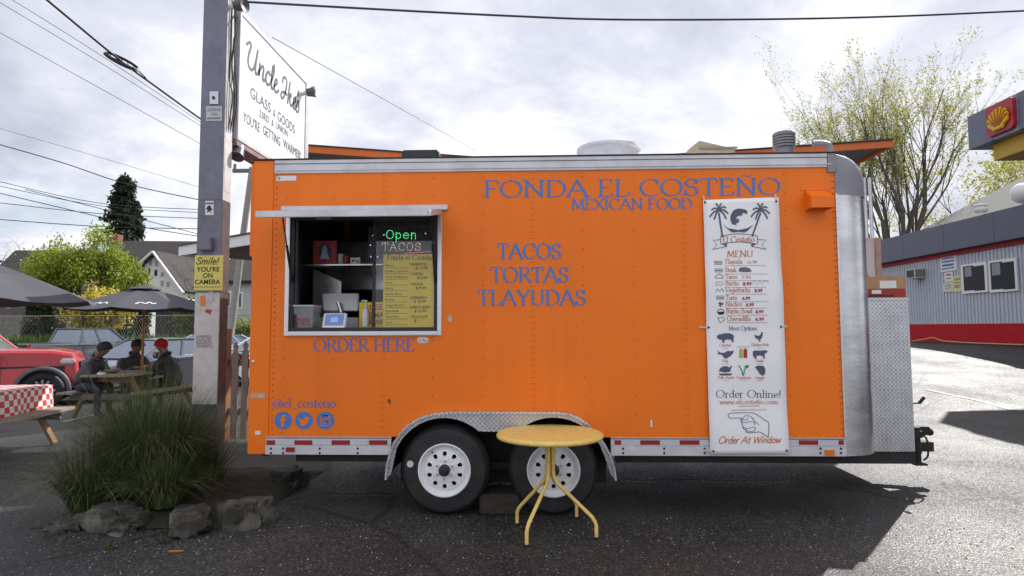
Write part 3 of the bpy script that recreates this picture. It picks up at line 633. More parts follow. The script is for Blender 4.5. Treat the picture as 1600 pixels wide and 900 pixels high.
# diamond-plate cabinet on the drawbar, coupler and jack
YB = 5.72
a, b = P(1345, 706, YB), P(1420, 470, YB)
zb0 = P(1400, 706, YB).z
MB().box(a.x - .3, b.x, YB, YB + 1.55, zb0, b.z).build('drawbar_cabinet', M_tread, T, bevel=.006)  # unseen depth stretched, base too, to shut out sunlit ground beneath the nose
MB().box(a.x - .3, b.x + .004, YB - .002, YB + 1.552, b.z + .0005, b.z + .03).build('cabinet_lid', M_tread, T, bevel=.006)
MB().box(a.x - .3, b.x + .01, YB + .02, YB + 1.53, zb0 - .11, zb0 - .001).build('cabinet_base', M_rust, T)
db = MB(); zc = zb0 - .05
db.beam((2.6, YB + .1, zc), (3.72, YB + .42, zc), .06, .09); db.beam((2.6, YB + .85, zc), (3.72, YB + .53, zc), .06, .09)
db.box(3.66, 3.86, YB + .42, YB + .53, zc - .03, zc + .06); db.build('drawbar', M_rust, T)
cp = MB(); q = P(1440, 674, YB + .4); cp.box(q.x - .14, q.x + .06, q.y - .05, q.y + .05, q.z - .03, q.z + .05); cp.tube([(q.x + .02, q.y, q.z + .0), (q.x + .1, q.y, q.z - .01)], .035, 10); cp.build('coupler', M_blk, T, bevel=.01)
jk = MB(); q = P(1434, 700, YB + .2); jk.tube([(q.x, q.y, q.z - .14), (q.x, q.y, q.z + .19)], .026, 10); jk.box(q.x - .06, q.x + .05, q.y - .06, q.y + .06, q.z - .15, q.z - .135); jk.box(q.x - .07, q.x + .03, q.y - .04, q.y + .04, q.z + .1, q.z + .16)
jk.tube(catmull([(q.x - .03, q.y, q.z + .16), (q.x + .06, q.y - .03, q.z + .1), (q.x + .06, q.y - .05, q.z - .05), (q.x + .02, q.y - .05, q.z - .1)], 5), .009, 6); jk.build('jack', M_blk, T)
h0, h1 = P(1421, 631, YB + .2), P(1436, 630, YB + .2); jh = MB(); jh.tube([(h0.x - .1, h0.y, h0.z), h1], .007, 6); jh.tube([h1, P(1444, 621, YB + .2)], .016, 8); jh.build('jack_handle', M_blk, T)

# lettering on the side
def wput(lift): return lambda px, py, c: wp(px, py, c)
def ltr(name, s, x0, x1, yb, h, put, m, parent, nib=.17, thin=.055, style='serif', slant=0, dy=0, lift=.002, track=.02):
    w = strokes_of(s, False, track)[1]; q = (x1 - x0) / w / h
    if ' ' in s:                                        # one mesh for each word
        acc = 0
        for k, word in enumerate(s.split(' ')):
            ww_ = strokes_of(word, False, track)[1]; xa = x0 + acc * q * h; xb = x0 + (acc + ww_) * q * h
            ltr(name, word, xa, xb, yb + dy * acc / w, h, put, m, parent, nib, thin, style, slant, dy * ww_ / w, lift, track); acc += ww_ + GL[' '][0] + track
        return
    st = strokes_of(s, style == 'serif', track)[0]
    if slant: st = [[(a + b * slant, b) for a, b in k] for k in st]
    st = [[(a * q, b) for a, b in k] for k in st]
    mb = MB(); ribbon(mb, st, lambda a, b, c: put(x0 + a * h, yb - b * h + dy * a * h / (x1 - x0), c), nib, thin, 12, lift, uni=(style != 'serif'))
    return mb.build(name, m, parent, fix=False)
wput_ = lambda px, py, c: wp(px, py, c)
ltr('lettering', 'FONDA EL COSTEÑO', 756, 1221, 308.5, 26, wput_, M_blue, T, dy=-4.5)
ltr('lettering', 'MEXICAN FOOD', 893, 1082, 327.5, 17, wput_, M_blue, T, dy=-1)
ltr('lettering', 'TACOS', 777, 877, 404.5, 24, wput_, M_blue, T); ltr('lettering', 'TORTAS', 766, 889, 441, 23.5, wput_, M_blue, T); ltr('lettering', 'TLAYUDAS', 746, 916, 477, 24, wput_, M_blue, T)
ltr('lettering', 'ORDER HERE', 490, 649, 549.5, 20, wput_, M_blue2, T, dy=-1)
ltr('lettering', '@el_costeno', 426, 525, 636.5, 15, wput_, M_blue2, T, nib=.14)
def disc(mb, cx, cy, r, put, c, n=32, mi=0):
    vs = [put(cx + r * math.cos(2 * math.pi * k / n), cy + r * math.sin(2 * math.pi * k / n), c) for k in range(n)]; mb.add(vs, [tuple(range(n))], mi)
def poly(mb, pts, put, c, mi=0): mb.add([put(x, y, c) for x, y in pts], [tuple(range(len(pts)))], mi)
def line(mb, pts, w, put, c, mi=0, closed=False):
    st = list(pts) + ([pts[0], pts[1]] if closed else []); ribbon(mb, [st], lambda a, b, cc: put(a, b, cc), w, w, 0, c, uni=True, mi=mi)
def z2(o, s): return lambda pts: [(o[0] + x / s, o[1] + y / s) for x, y in pts]
k1 = z2((380, 620), 8.889)
ic = MB(); disc(ic, 442.5, 657, 14, wput_, .0015)
poly(ic, k1([(530, 420), (530, 340), (515, 340), (515, 308), (530, 308), (530, 285), (545, 258), (570, 250), (592, 252), (592, 282), (575, 284), (566, 294), (566, 308), (590, 308), (586, 340), (566, 340), (566, 420)]), wput_, .003, 1); ic.build('social_icon', [M_blue, M_or], T)
ic = MB(); disc(ic, 475, 657, 14, wput_, .0015)
poly(ic, k1([(770, 290), (800, 312), (845, 322), (848, 292), (868, 274), (895, 275), (912, 290), (932, 284), (918, 302), (922, 308), (908, 320), (900, 355), (875, 390), (835, 408), (795, 402), (778, 392), (812, 384), (790, 366), (800, 360), (780, 340), (792, 336), (772, 315)]), wput_, .003, 1); ic.build('social_icon', [M_blue, M_or], T)
ic = MB(); disc(ic, 508.5, 657, 14, wput_, .0015)
rr_ = lambda x0, y0, x1, y1, r: [(x0 + r, y0), (x1 - r, y0), (x1 - r * .3, y0 + r * .3), (x1, y0 + r), (x1, y1 - r), (x1 - r * .3, y1 - r * .3), (x1 - r, y1), (x0 + r, y1), (x0 + r * .3, y1 - r * .3), (x0, y1 - r), (x0, y0 + r), (x0 + r * .3, y0 + r * .3)]
line(ic, k1(rr_(1075, 262, 1208, 402, 30)), 1.3, wput_, .003, 1, True); line(ic, k1([(1085, 312), (1110, 312)]), 1.2, wput_, .003, 1); line(ic, k1([(1165, 312), (1200, 312)]), 1.2, wput_, .003, 1)
line(ic, k1([(1140 + 32 * math.cos(a * .5236), 335 + 34 * math.sin(a * .5236)) for a in range(12)]), 1.2, wput_, .0034, 1, True); poly(ic, k1([(1178, 280), (1196, 280), (1196, 300), (1178, 300)]), wput_, .003, 1); ic.build('social_icon', [M_blue, M_or], T)
# stickers and small scuffs
M_stk = mat('sticker_white', (.72, .72, .74), .5)
s_ = MB(); poly(s_, [(432, 275), (463, 274.5), (463, 282), (432, 283)], wput_, .002); disc(s_, 436, 278.7, 2.3, wput_, .003, 12, 1); disc(s_, 436, 278.7, 1.3, wput_, .0036, 12, 0); s_.build('sticker', [M_stk, M_soot], T)
s_ = MB(); poly(s_, rr_(652, 526.5, 669.5, 536, 4), wput_, .002); s_.build('payment_sticker', M_stk, T); sans('sticker_text', 'G Pay', wp(654, 534), XA, ZA, -YA, .022, wp(668, 534).x - wp(654, 534).x, mat('ink_grey', (.1, .1, .14), .6), T, lift=.003)
s_ = MB(); poly(s_, [(399, 673), (407.5, 673), (407.5, 679), (399, 679)], lambda a, b, c: wp(a, b, c + .006), .002); s_.build('sticker', M_stk, T)
s_ = MB(); poly(s_, [(1016, 656), (1019, 656), (1019.5, 667), (1016.5, 667)], wput_, .002); s_.build('paint_chip', M_stk, T)
s_ = MB(); poly(s_, [(393, 614), (415, 613.5), (415, 622), (393, 622)], lambda a, b, c: wp(a, b, c + .006), .002); s_.build('peeling_tape', mat('old_tape', (.52, .34, .24), .7, var=.3, scale=30), T)
s_ = MB(); poly(s_, [(699, 495), (703, 491), (706, 492), (706, 500), (704, 503), (701, 503)], wput_, .002); s_.build('scuff', mat('scuff_pale', (.62, .42, .28), .6, var=.25, scale=40), T)
s_ = MB(); poly(s_, [(605, 624), (609, 623), (611, 627), (609, 632), (607, 629)], wput_, .002); s_.build('scuff', mat('scuff_dark', (.18, .07, .02), .7), T)
sl = P(391, 565, YT); MB().lathe([(.012, 0), (.012, .008), (.006, .01), (0, .01)], (sl.x + .03, YT - .006, sl.z), (0, -1, 0), 10).build('bolt_head', M_al, T)
# ================================================================== things in and on the trailer
M_yel = mat('yellow_card', (.90, .70, .04), .6, var=.04)
M_yel2 = mat('bright_yellow_card', (.92, .66, .015), .55, var=.03)
M_ink = mat('black_ink', (.02, .02, .02), .6); M_rink = mat('red_ink', (.45, .03, .02), .6); M_brn = mat('brown_ink', (.25, .09, .03), .6)
def flat_card(name, px0, py0, px1, py1, Y, m, th=.003, parent=None, bev=0):
    a, b = P(px0, py1, Y), P(px1, py0, Y); return MB().box(a.x, b.x, Y, Y + th, a.z, b.z).build(name, m, parent, bevel=bev)
def at_y(Y): return lambda px, py, c: P(px, py, Y) - Vector((0, c, 0))
def stext(name, s, x0, x1, yb, h, Y, m, parent, lift=.0015, bold=0):
    a, b = P(x0, yb, Y), P(x1, yb, Y); hh = P(x0, yb - h, Y).z - a.z
    return sans(name, s, a, XA, ZA, -YA, hh, b.x - a.x, m, parent, lift=lift, bold=bold)
# printed menu sheet and the handwritten one in front of it
t = thing('menu_poster', 'yellow printed menu poster taped inside the right window pane', 'poster', P(640, 513, 5.017))
flat_card('sheet', 598, 397, 683, 513, 5.017, M_yel, parent=t)
ltr('heading', 'Fonda el Costeno', 605, 678, 406, 8, at_y(5.017), M_ink, t, nib=.14, thin=.07)
rows = ['Platter', 'Platillos Carne Asada', 'Torta de Milanesa', 'Torta', 'Nachos', 'Burrito Bowl', 'Burrito', 'Veggie Burrito', 'Quesadilla', 'Taco Plate', 'Tacos']
for k, r_ in enumerate(rows):
    y = 416.5 + k * 8.85; stext('menu_line', r_, 602, 602 + 2.1 * len(r_), y, 3.2, 5.017, M_ink, t, bold=.01)
    ln = MB(); poly(ln, [(602, y + 2), (638, y + 1.8), (638, y + 2.8), (602, y + 3)], at_y(5.017), .0015); ln.build('menu_rule', mat('orange_ink', (.55, .22, .01), .6), t)
t = thing('handwritten_menu', 'bright yellow handwritten price sheet overlapping the printed menu', 'poster', P(660, 512, 5.011))
flat_card('sheet', 637, 408, 678, 455, 5.0125, M_yel2, .002, t); flat_card('sheet', 636, 456, 678, 513, 5.011, M_yel2, .002, t)
for k, (r_, x, y) in enumerate([('* BURRITOS', 640, 415), ('$ 12.99', 650, 421), ('* TORTAS', 640, 430), ('$10.99', 652, 436), ('* NACHOS', 640, 446), ('$ 9.99', 650, 452), ('QUESADILLA', 641, 467), ('$ 10.99', 647, 473), ('BURRITO BOWL', 641, 482), ('$ 10.99', 648, 488), ('TACO PLATE', 642, 497), ('$', 648, 503)]):
    stext('price_line', r_, x, x + 2.6 * len(r_), y, 4.2, 5.010, M_ink, t, .0035)
# lit LED sign
t = thing('led_sign', 'black LED sign glowing green Open above TACOS in dots', 'sign', P(628, 400, 5.12))
flat_card('panel', 575, 352, 684, 404, 5.12, mat('led_black', (.008, .008, .01), .35), .02, t, .003)
def leds(nm, strokes, r, col, st):
    mb = MB(); put = at_y(5.12)
    for s in strokes:
        pts = [Vector((a, b, 0)) for a, b in s]; tot = sum((b - a).length for a, b in zip(pts, pts[1:])); n = max(1, round(tot / 2.5)); acc = 0; i = 0
        for k in range(n + 1):
            d = tot * k / n; i = 0; q = d
            while i < len(pts) - 2 and q > (pts[i + 1] - pts[i]).length: q -= (pts[i + 1] - pts[i]).length; i += 1
            L = (pts[i + 1] - pts[i]).length; p = pts[i].lerp(pts[i + 1], min(1, q / L if L else 0)); disc(mb, p.x, p.y, r, put, .004, 6)
    mb.build(nm, mat(nm + '_light', (.05, .05, .05), .5, emit=col, estr=st), t)
def rowstr(s, x0, x1, yb, h):
    st, w = strokes_of(s, False, .06); return [[(x0 + a * (x1 - x0) / w, yb - b * h) for a, b in k] for k in st]
leds('green_letter', [arc(609.5, 366.5, 5.5, 6.5, 0, 360, 20)], .62, (.1, 1, .35), 1.7)
for k_, ch in enumerate('pen'): leds('green_letter', rowstr(ch, 617.5 + k_ * 12, 628.5 + k_ * 12, 373, 15), .62, (.1, 1, .35), 1.7)
for k_, ch in enumerate('TACOS'): leds('white_letter', rowstr(ch, 597 + k_ * 12.8, 608 + k_ * 12.8, 391.5, 12), .5, (1, .75, .6), 1.0)
leds('red_letters', [[(632, 396), (672, 393)]], .6, (1, .15, .25), .9)
for x_, y_ in ((583, 368), (579, 383), (579.5, 401), (590, 401.5), (600, 367), (665, 365), (675.5, 373.5), (677, 391)): leds('violet_dot', [[(x_, y_), (x_, y_ + .1)]], .8, (.3, .3, 1), 2.2)
# small card asking to use a mask, sanitiser, tablet, monitor, tip tub, framed picture, payment card
t = thing('mask_notice', 'yellow notice with red hand lettering behind the sanitizer bottle', 'notice', P(580, 513, 5.2))
flat_card('sheet', 561, 472, 601, 514, 5.2, M_yel2, .003, t)
stext('notice_text', 'USE', 578, 598, 484, 9, 5.2, M_rink, t, bold=.015); stext('notice_text', 'ME MA', 568, 600, 496.5, 9, 5.2, M_rink, t, bold=.015); stext('notice_text', 'PLEASE', 575, 600, 506, 7, 5.2, M_rink, t, bold=.015)
c = P(571.5, 510, 5.1); t = thing('sanitizer_bottle', 'clear pump bottle of hand sanitizer on the window ledge', 'bottle', c)
MB().lathe([(.0, 0), (.03, 0), (.031, .01), (.031, .13), (.022, .15), (.012, .158), (.012, .165)], c, ZA, 16).build('bottle_body', mat('clear_gel', (.62, .66, .68), .15, spec=.7), t, smooth=True)
MB().lathe([(.0315, .03), (.0322, .031), (.0322, .115), (.0315, .116)], c, ZA, 16).build('bottle_label', M_stk, t, smooth=True)
pm = MB(); pm.lathe([(.016, .165), (.016, .18), (.006, .182), (.006, .21)], c, ZA, 12); pm.box(c.x - .035, c.x + .012, c.y - .008, c.y + .008, c.z + .208, c.z + .22); pm.build('pump', M_stk, t)
c = P(520.5, 516.5, 5.01); t = thing('card_terminal', 'white payment tablet with a blue screen on the ledge', 'tablet', c, tilt=(R(-22), 0))
MB().box(-.1, .1, -.006, .012, .002, .158).build('housing', M_wht, t, world=False, bevel=.014)
MB().box(-.078, .078, -.0095, -.0065, .042, .142).build('screen', mat('screen_blue', (.05, .08, .2), .2, emit=(.10, .16, .38), estr=.55), t, world=False)
sq = MB(); sq.box(-.03, .03, -.0115, -.0098, .07, .115); sq.build('screen_icon', mat('screen_pale', (.2, .25, .4), .3, emit=(.2, .27, .5), estr=.5), t, world=False)
MB().box(-.05, .05, .0125, .075, .002, .03).build('stand_foot', M_wht, t, world=False, bevel=.006)
c = P(531, 505, 5.35); t = thing('pos_monitor', 'silver monitor seen from behind on a pale till drawer', 'monitor', c)
a, b = P(500, 486, 5.3), P(560, 458, 5.3); mo = MB(); mo.add([(a.x + .03, 5.3, a.z), (b.x, 5.3, a.z), (b.x - .01, 5.34, b.z), (a.x, 5.34, b.z)] + [(a.x + .03, 5.325, a.z), (b.x, 5.325, a.z), (b.x - .01, 5.365, b.z), (a.x, 5.365, b.z)], [(0, 1, 2, 3), (7, 6, 5, 4), (0, 4, 5, 1), (1, 5, 6, 2), (2, 6, 7, 3), (3, 7, 4, 0)])
mo.build('monitor_back', mat('silver_plastic', (.45, .46, .48), .35, .4), t, bevel=.008)
MB().tube([P(528, 472, 5.28), P(533, 488, 5.27), P(536, 494, 5.3)], .017, 10).build('monitor_arm', M_al, t, smooth=True)
a, b = P(480, 512, 5.3), P(560, 496, 5.3); MB().box(a.x, b.x, 5.3, 5.6, 1.4405, b.z).build('till_drawer', mat('till_grey', (.42, .43, .45), .45), t, bevel=.006)
c = P(473, 517.5, 5.02); t = thing('tip_tub', 'clear plastic tub with red hand lettering on the ledge', 'tub', c)
a, b = P(457, 517, 5.02), P(489, 517, 5.02); a2, b2 = P(453, 478, 5.02), P(492, 478, 5.02)
tb = MB(); bot = [(a.x, 5.0), (b.x, 5.0), (b.x, 5.15), (a.x, 5.15)]; top = [(a2.x, 4.985), (b2.x, 4.985), (b2.x, 5.17), (a2.x, 5.17)]
tb.add([(x, y, a.z) for x, y in bot] + [(x, y, a2.z) for x, y in top], [(0, 1, 5, 4), (1, 2, 6, 5), (2, 3, 7, 6), (3, 0, 4, 7), (3, 2, 1, 0)])
M_tub = glass('tub_plastic', (.78, .8, .8), .6, .35); tb.build('tub_wall', M_tub, t)
rm = MB(); rim_ = [(a2.x - .004, 4.98), (b2.x + .004, 4.98), (b2.x + .004, 5.175), (a2.x - .004, 5.175)]
for i in range(4): rm.beam((*rim_[i], a2.z), (*rim_[(i + 1) % 4], a2.z), .008, .012)
rm.build('tub_rim', mat('tub_edge', (.5, .52, .53), .3), t)
MB().box(a.x + .006, b.x - .006, 5.012, 5.14, a.z + .004, a.z + .05).build('coins', mat('coins_brown', (.09, .06, .045), .5, var=.6, scale=60, bump=.5), t, bevel=.01)
ltr('tub_lettering', 'TIPS', 462, 485, 508, 10, lambda px, py, c: P(px, py, 4.992) - Vector((0, c, 0)), M_rink, t, style='mono', nib=.12, lift=.003)
t = thing('framed_picture', 'red picture with a dark blue oval standing on the inside shelf', 'picture', P(508, 413, 5.36))
flat_card('backing', 489, 376, 526, 413, 5.36, mat('picture_red', (.38, .03, .035), .5, var=.25, scale=20), .015, t)
ov = MB(); ov.add([P(507.5 + 10.5 * math.cos(k * .2618), 394 + 14 * math.sin(k * .2618), 5.36) - Vector((0, .002, 0)) for k in range(24)], [tuple(range(24))]); ov.build('oval', mat('picture_blue', (.03, .04, .12), .5), t)
poly_ = MB(); poly(poly_, [(507.5, 382), (511, 388), (512, 396), (515, 405), (500, 405), (503, 396), (504, 388)], at_y(5.36), .004); poly_.build('pale_shape', mat('picture_pale', (.35, .36, .42), .6, var=.3, scale=40), t)
t = thing('payment_card', 'small white contactless payment card on the inside shelf', 'card', P(555, 412, 5.33))
flat_card('card', 547.5, 402.5, 563, 412.5, 5.33, M_stk, .004, t); stext('card_text', 'Pay', 554, 561.5, 409.8, 4.5, 5.33, M_ink, t, bold=.01); dd = MB(); disc(dd, 551, 407.6, 1.9, at_y(5.33), .0015, 12); dd.build('card_mark', M_ink, t)
# paper cup and jar on the shelf
for x, h_, m_ in ((532, 16, mat('jar_pale', (.5, .5, .5), .3)), (541, 13, mat('cup_red', (.35, .04, .03), .5))):
    c = P(x, 413, 5.42); hh = h_ / 960 * 5.42; tag(MB().lathe([(0, 0), (.028, 0), (.033, hh), (.03, hh), (.026, .006), (0, .006)], c, ZA, 14).build('shelf_jar' if x == 532 else 'shelf_cup', m_, smooth=True), 'pale jar beside the red picture on the inside shelf' if x == 532 else 'red cup beside the payment card on the inside shelf', 'jar' if x == 532 else 'cup')

# ---------------------------------------------------------------- vinyl menu banner
YBN = 4.945
t = thing('menu_banner', 'tall white vinyl menu banner hung beside the trailer nose', 'banner', P(1170, 709, YBN))
M_vin = mat('white_vinyl', (.87, .87, .90), .5, var=.03, scale=3)
def wave(x, z): return .006 * math.sin(z * 5.1 + x * 3) + .004 * math.sin(z * 11 + 1) + .003 * math.sin(x * 9 + z * 2)
def bp_(px, py, c=0): p = P(px, py, YBN); p.y -= wave(p.x, p.z) + c; return p
def bl(v): return (1099 + 10 * v, 312 + 398 * v)
def br(v): return (1217 + 16 * v, 308 + 401.5 * v)
bn = MB()
def bf(u, v): a, b = bl(v), br(v); return bp_(a[0] + (b[0] - a[0]) * u, a[1] + (b[1] - a[1]) * u)
bn.grid(bf, 10, 60); o_ = bn.build('vinyl_sheet', M_vin, t, smooth=True)
sm = o_.modifiers.new('thick', 'SOLIDIFY'); sm.thickness = .0012; sm.offset = -1
M_nav = mat('slate_print', (.085, .095, .16), .55, var=.08); M_orp = mat('orange_print', (.60, .17, .04), .55); M_grn = mat('green_print', (.02, .28, .10), .55); M_gry = mat('grey_print', (.25, .25, .3), .6)
M_lime = mat('lime_print', (.42, .48, .03), .5); M_rdp = mat('red_print', (.42, .02, .03), .5)
for x, y in ((1102, 316), (1213, 314.5), (1107.5, 511.5), (1220, 510.5), (1114, 704.5), (1228.5, 704)):
    gm = MB(); disc(gm, x, y, 1.8, bp_, .003, 12); gm.build('grommet', M_ink, t)
for a, b in (((1101, 313), (1100, 305)), ((1213, 311), (1212, 303)), ((1106, 511.5), (1093, 511)), ((1221, 510.5), (1230, 510)), ((1112, 704.5), (1100, 703)), ((1230, 704), (1238, 703.5))):
    p, q = bp_(*a, .002), bp_(*b, -.008); MB().beam(p, q, .014, .003, up=(0, 1, 0)).build('strap', mat('strap_cream', (.55, .5, .4), .7), t)
kb = z2((1080, 290), 4.0909); kc = z2((1080, 500), 4.0909)
def shape(name, m, polys=(), lines=(), c=.0025):
    mb = MB()
    for i, q in enumerate(polys): poly(mb, q, bp_, c + i * .0002)
    for i, (q, w) in enumerate(lines): line(mb, q, w, bp_, c + .0004 + i * .00015)
    return mb.build(name, m, t)
# palms
def palm(tx, ty, bx, by, s):
    L = [(kb([(tx, ty + 20), ((tx + bx) / 2 - 3 * s, (ty + by) / 2), (bx, by)]), 2.6)]
    for dx, dy in ((-58, 40), (-45, -5), (-18, -42), (15, -42), (42, -18), (56, 18), (44, 50), (-30, 55)):
        pts = [(tx, ty), (tx + dx * .55, ty + dy * .55 - 12), (tx + dx, ty + dy)]
        L.append((kb(catmull2(pts)), 2.4))
    return L
def catmull2(pts, n=5): return [(p.x, p.y) for p in catmull([Vector((a, b, 0)) for a, b in pts], n)]
shape('palm_print', M_nav, [], palm(178, 158, 200, 325, 1)); shape('palm_print', M_nav, [], palm(442, 158, 390, 322, -1))
shape('iguana_print', M_nav, [kb([(262, 240), (256, 210), (264, 175), (285, 155), (315, 148), (345, 152), (360, 165), (352, 178), (330, 176), (312, 184), (295, 196), (285, 215), (284, 235), (292, 252), (275, 250)]), kb([(300, 195), (315, 192), (330, 188), (326, 180), (305, 182)]), kb([(276, 225), (300, 208), (306, 222), (300, 240), (284, 236)])],
      [(kb(arc(308, 208, 54, 58, 140, 330, 20)), 1.8), (kb(arc(306, 206, 52, 57, 150, 260, 14)), 1.4)])
shape('hammock_print', M_nav, [kb([(200, 248), (235, 272), (300, 284), (360, 272), (398, 250), (362, 288), (340, 300), (300, 296), (262, 300), (240, 284)])])
ban = catmull2([(188, 322), (250, 312), (305, 308), (360, 312), (424, 322)]); ban2 = [(x, y + 52) for x, y in reversed(ban)]
shape('ribbon_print', M_nav, [kb([(192, 372), (230, 372), (228, 390)]), kb([(382, 372), (420, 372), (386, 390)])], [(kb(ban + ban2 + [ban[0]]), 1.0), (kb([(188, 345), (140, 350), (165, 378), (135, 408), (228, 388)]), 1.0), (kb([(424, 345), (480, 348), (450, 378), (480, 406), (386, 388)]), 1.0)])
ltr('banner_text', 'El Costeño', 1129, 1179, 378.5, 9.2, bp_, M_orp, t, nib=.14, thin=.07, dy=-.5)
ltr('banner_text', 'MENU', 1136, 1177, 401.5, 10, bp_, M_orp, t, nib=.14, thin=.06)
items = [('Tlayuda', 1132, 1160, 412, '16.99', 1168, 1182), ('Steak', 1132, 1151, 425, None, 0, 0), ('Tacos', 1133, 1152, 435.5, '7.95', 1159, 1172), ('Burito', 1133, 1154, 446, '8.99', 1160, 1173), ('VegieBurito', 1132.5, 1172, 456.5, '8.99', 1178, 1190), ('Torta', 1133.5, 1151, 468.5, '6.99', 1159, 1171), ('Nachos', 1133.5, 1159, 478.5, '6.99', 1165, 1177), ('Burito Bowl', 1134.5, 1175, 489.5, '8.99', 1180, 1192), ('Quesadilla', 1136, 1173, 501, '6.99', 1180, 1193)]
for i, (s, x0, x1, y, pr, p0, p1) in enumerate(items):
    ltr('banner_text', s, x0, x1, y, 7.2, bp_, M_orp, t, nib=.13, thin=.08)
    shape('fine_print', M_gry, [], [([(x0, y + 3.2), (1196 + (i % 3) * 2, y + 3.0)], .6)])
    if pr:
        a = bp_(p0, y, 0); sans('price', pr, a + Vector((0, -.003, 0)), XA, ZA, -YA, .026, (p1 - p0) / 193.0, M_orp if i < 3 else M_rdp, t, lift=.002, bold=0 if i < 3 else .03)
shape('scribble', mat('marker_grey', (.13, .13, .16), .6), [kb([(303, 550), (305, 530), (318, 522), (350, 522), (372, 528), (384, 545), (380, 552), (340, 553)])])
shape('scribble', M_gry, [], [(catmull2([(1175, 445), (1178, 438), (1182, 446), (1186, 438), (1189, 445), (1192, 439), (1194, 440), (1197, 440), (1201, 441)]), .5)])
for i, (y, kind) in enumerate(zip([410.5, 422.5, 432, 443, 453.5, 465, 475.5, 487.5, 499.5], 'bbtwvbnud')):
    x = 1122.5 + i * .5
    if kind == 'b': shape('item_icon', M_nav, [], [([(x - 6, y - 2.5), (x + 6, y - 2.5), (x + 5.5, y + 2.5), (x - 5.5, y + 2.5), (x - 6, y - 2.5)], .8), ([(x - 5.5, y), (x + 5.5, y)], 1.3)])
    elif kind == 't': shape('item_icon', M_nav, [], [(arc(x, y + 2.5, 6, 6, 180, 360, 10), .9), ([(x - 6, y + 2.5), (x + 6, y + 2.5)], .8)])
    elif kind == 'w': shape('item_icon', M_gry, [], [([(x - 6, y - 2), (x + 4, y - 2.5), (x + 6, y), (x + 4, y + 2.5), (x - 6, y + 2), (x - 6, y - 2)], .8)])
    elif kind == 'v': shape('item_icon', M_grn, [], [([(x - 6, y + 2), (x - 4, y - 2), (x, y + 2), (x + 3, y - 3), (x + 6, y + 2)], 1.3)])
    elif kind == 'n': shape('item_icon', M_ink, [[(x - 4, y - 2), (x + 1, y - 4), (x, y + 1)], [(x, y - 1), (x + 5, y - 3), (x + 3, y + 2)], [(x - 3, y + 1), (x + 1, y + 1), (x + .5, y + 4.5)]])
    elif kind == 'u': shape('item_icon', M_ink, [[(x - 6, y - .5), (x + 6.5, y - .5), (x + 4, y + 4), (x - 3, y + 4)]], [(arc(x, y - .5, 5, 4, 190, 350, 8), 1)])
    else: shape('item_icon', M_nav, [], [([(x - 5, y - 3), (x + 5, y - 4), (x + 6, y), (x, y + 5), (x - 5, y - 3)], .9)])
ltr('banner_text', 'Meat Options', 1139, 1183, 516, 6.6, bp_, M_nav, t, nib=.12, thin=.08)
shape('pig_print', M_nav, [kb_ for kb_ in [kc([(163, 100), (178, 96), (184, 86), (192, 92), (215, 84), (248, 84), (270, 94), (276, 108), (272, 122), (272, 142), (262, 142), (258, 126), (236, 124), (216, 128), (212, 146), (202, 146), (198, 126), (184, 126), (170, 116)])]])
shape('chicken_print', M_nav, [kc([(404, 92), (416, 98), (432, 102), (444, 92), (448, 76), (458, 80), (456, 100), (450, 118), (440, 126), (444, 138), (432, 138), (434, 126), (418, 120), (408, 108)])])
shape('fish_print', M_nav, [kc([(163, 192), (186, 208), (212, 210), (235, 196), (250, 200), (274, 194), (268, 214), (250, 232), (222, 248), (210, 240), (196, 222), (180, 218), (166, 224), (174, 208)])])
shape('cow_print', M_nav, [kc([(394, 200), (410, 194), (450, 196), (466, 192), (488, 196), (484, 208), (470, 214), (468, 232), (472, 246), (460, 246), (458, 230), (436, 226), (418, 230), (416, 248), (406, 248), (402, 226), (396, 240)])])
shape('roast_print', M_nav, [kc([(176, 328), (184, 308), (205, 296), (228, 294), (246, 304), (256, 290), (262, 296), (254, 312), (250, 330), (220, 336)]), kc([(172, 342), (268, 342), (250, 354), (190, 354)])])
shape('sprout_print', M_grn, [kc([(340, 296), (356, 288), (370, 286), (366, 304), (350, 312)])], [(kc(catmull2([(306, 292), (322, 318), (334, 356), (342, 318), (356, 300)])), 1.6)])
shape('tongue_print', M_nav, [kc([(408, 300), (430, 290), (462, 294), (474, 312), (472, 344), (460, 356), (440, 346), (424, 322)])])
shape('sauce_print', M_lime, [kc([(308, 192), (316, 182), (324, 182), (330, 192), (330, 242), (308, 242)])]); shape('sauce_print', M_rdp, [kc([(335, 192), (343, 182), (352, 182), (359, 192), (359, 242), (335, 242)])])
for s, cx, y in (('Carnitas', 1133.5, 541), ('Chicken Mole', 1187.5, 540.5), ('Fish', 1133.5, 566), ('Asada', 1187, 565.5), ('Pollo Asado', 1134.5, 591.8), ('Vegetarian', 1162.5, 592), ('Lengua', 1187.5, 592)):
    w = 2.35 * len(s); ltr('banner_text', s, cx - w / 2, cx + w / 2, y, 4.2, bp_, M_orp, t, nib=.14, thin=.1); shape('fine_print', M_gry, [], [([(cx - 5, y + 3), (cx + 5, y + 3)], .5)])
shape('fine_print', M_gry, [], [([(1152, 542), (1171, 541.8)], .7)])
ltr('banner_text', 'Order Online!', 1118.5, 1221.5, 621, 11.5, bp_, M_nav, t, nib=.13, thin=.055, dy=.5)
ltr('banner_text', 'www.elcosteño.com', 1124.5, 1216.5, 631.5, 7.2, bp_, M_orp, t, nib=.15, thin=.08, dy=-.3)
shape('fine_print', M_orp, [], [([(1155, 634.6), (1187, 634.2)], .9), ([(1168, 640.6), (1198, 640.2)], .9)]); shape('fine_print', M_nav, [], [([(1143, 640.8), (1154, 640.6)], .7)]); shape('fine_print', M_gry, [], [([(1155, 640.8), (1167, 640.6)], .9)])
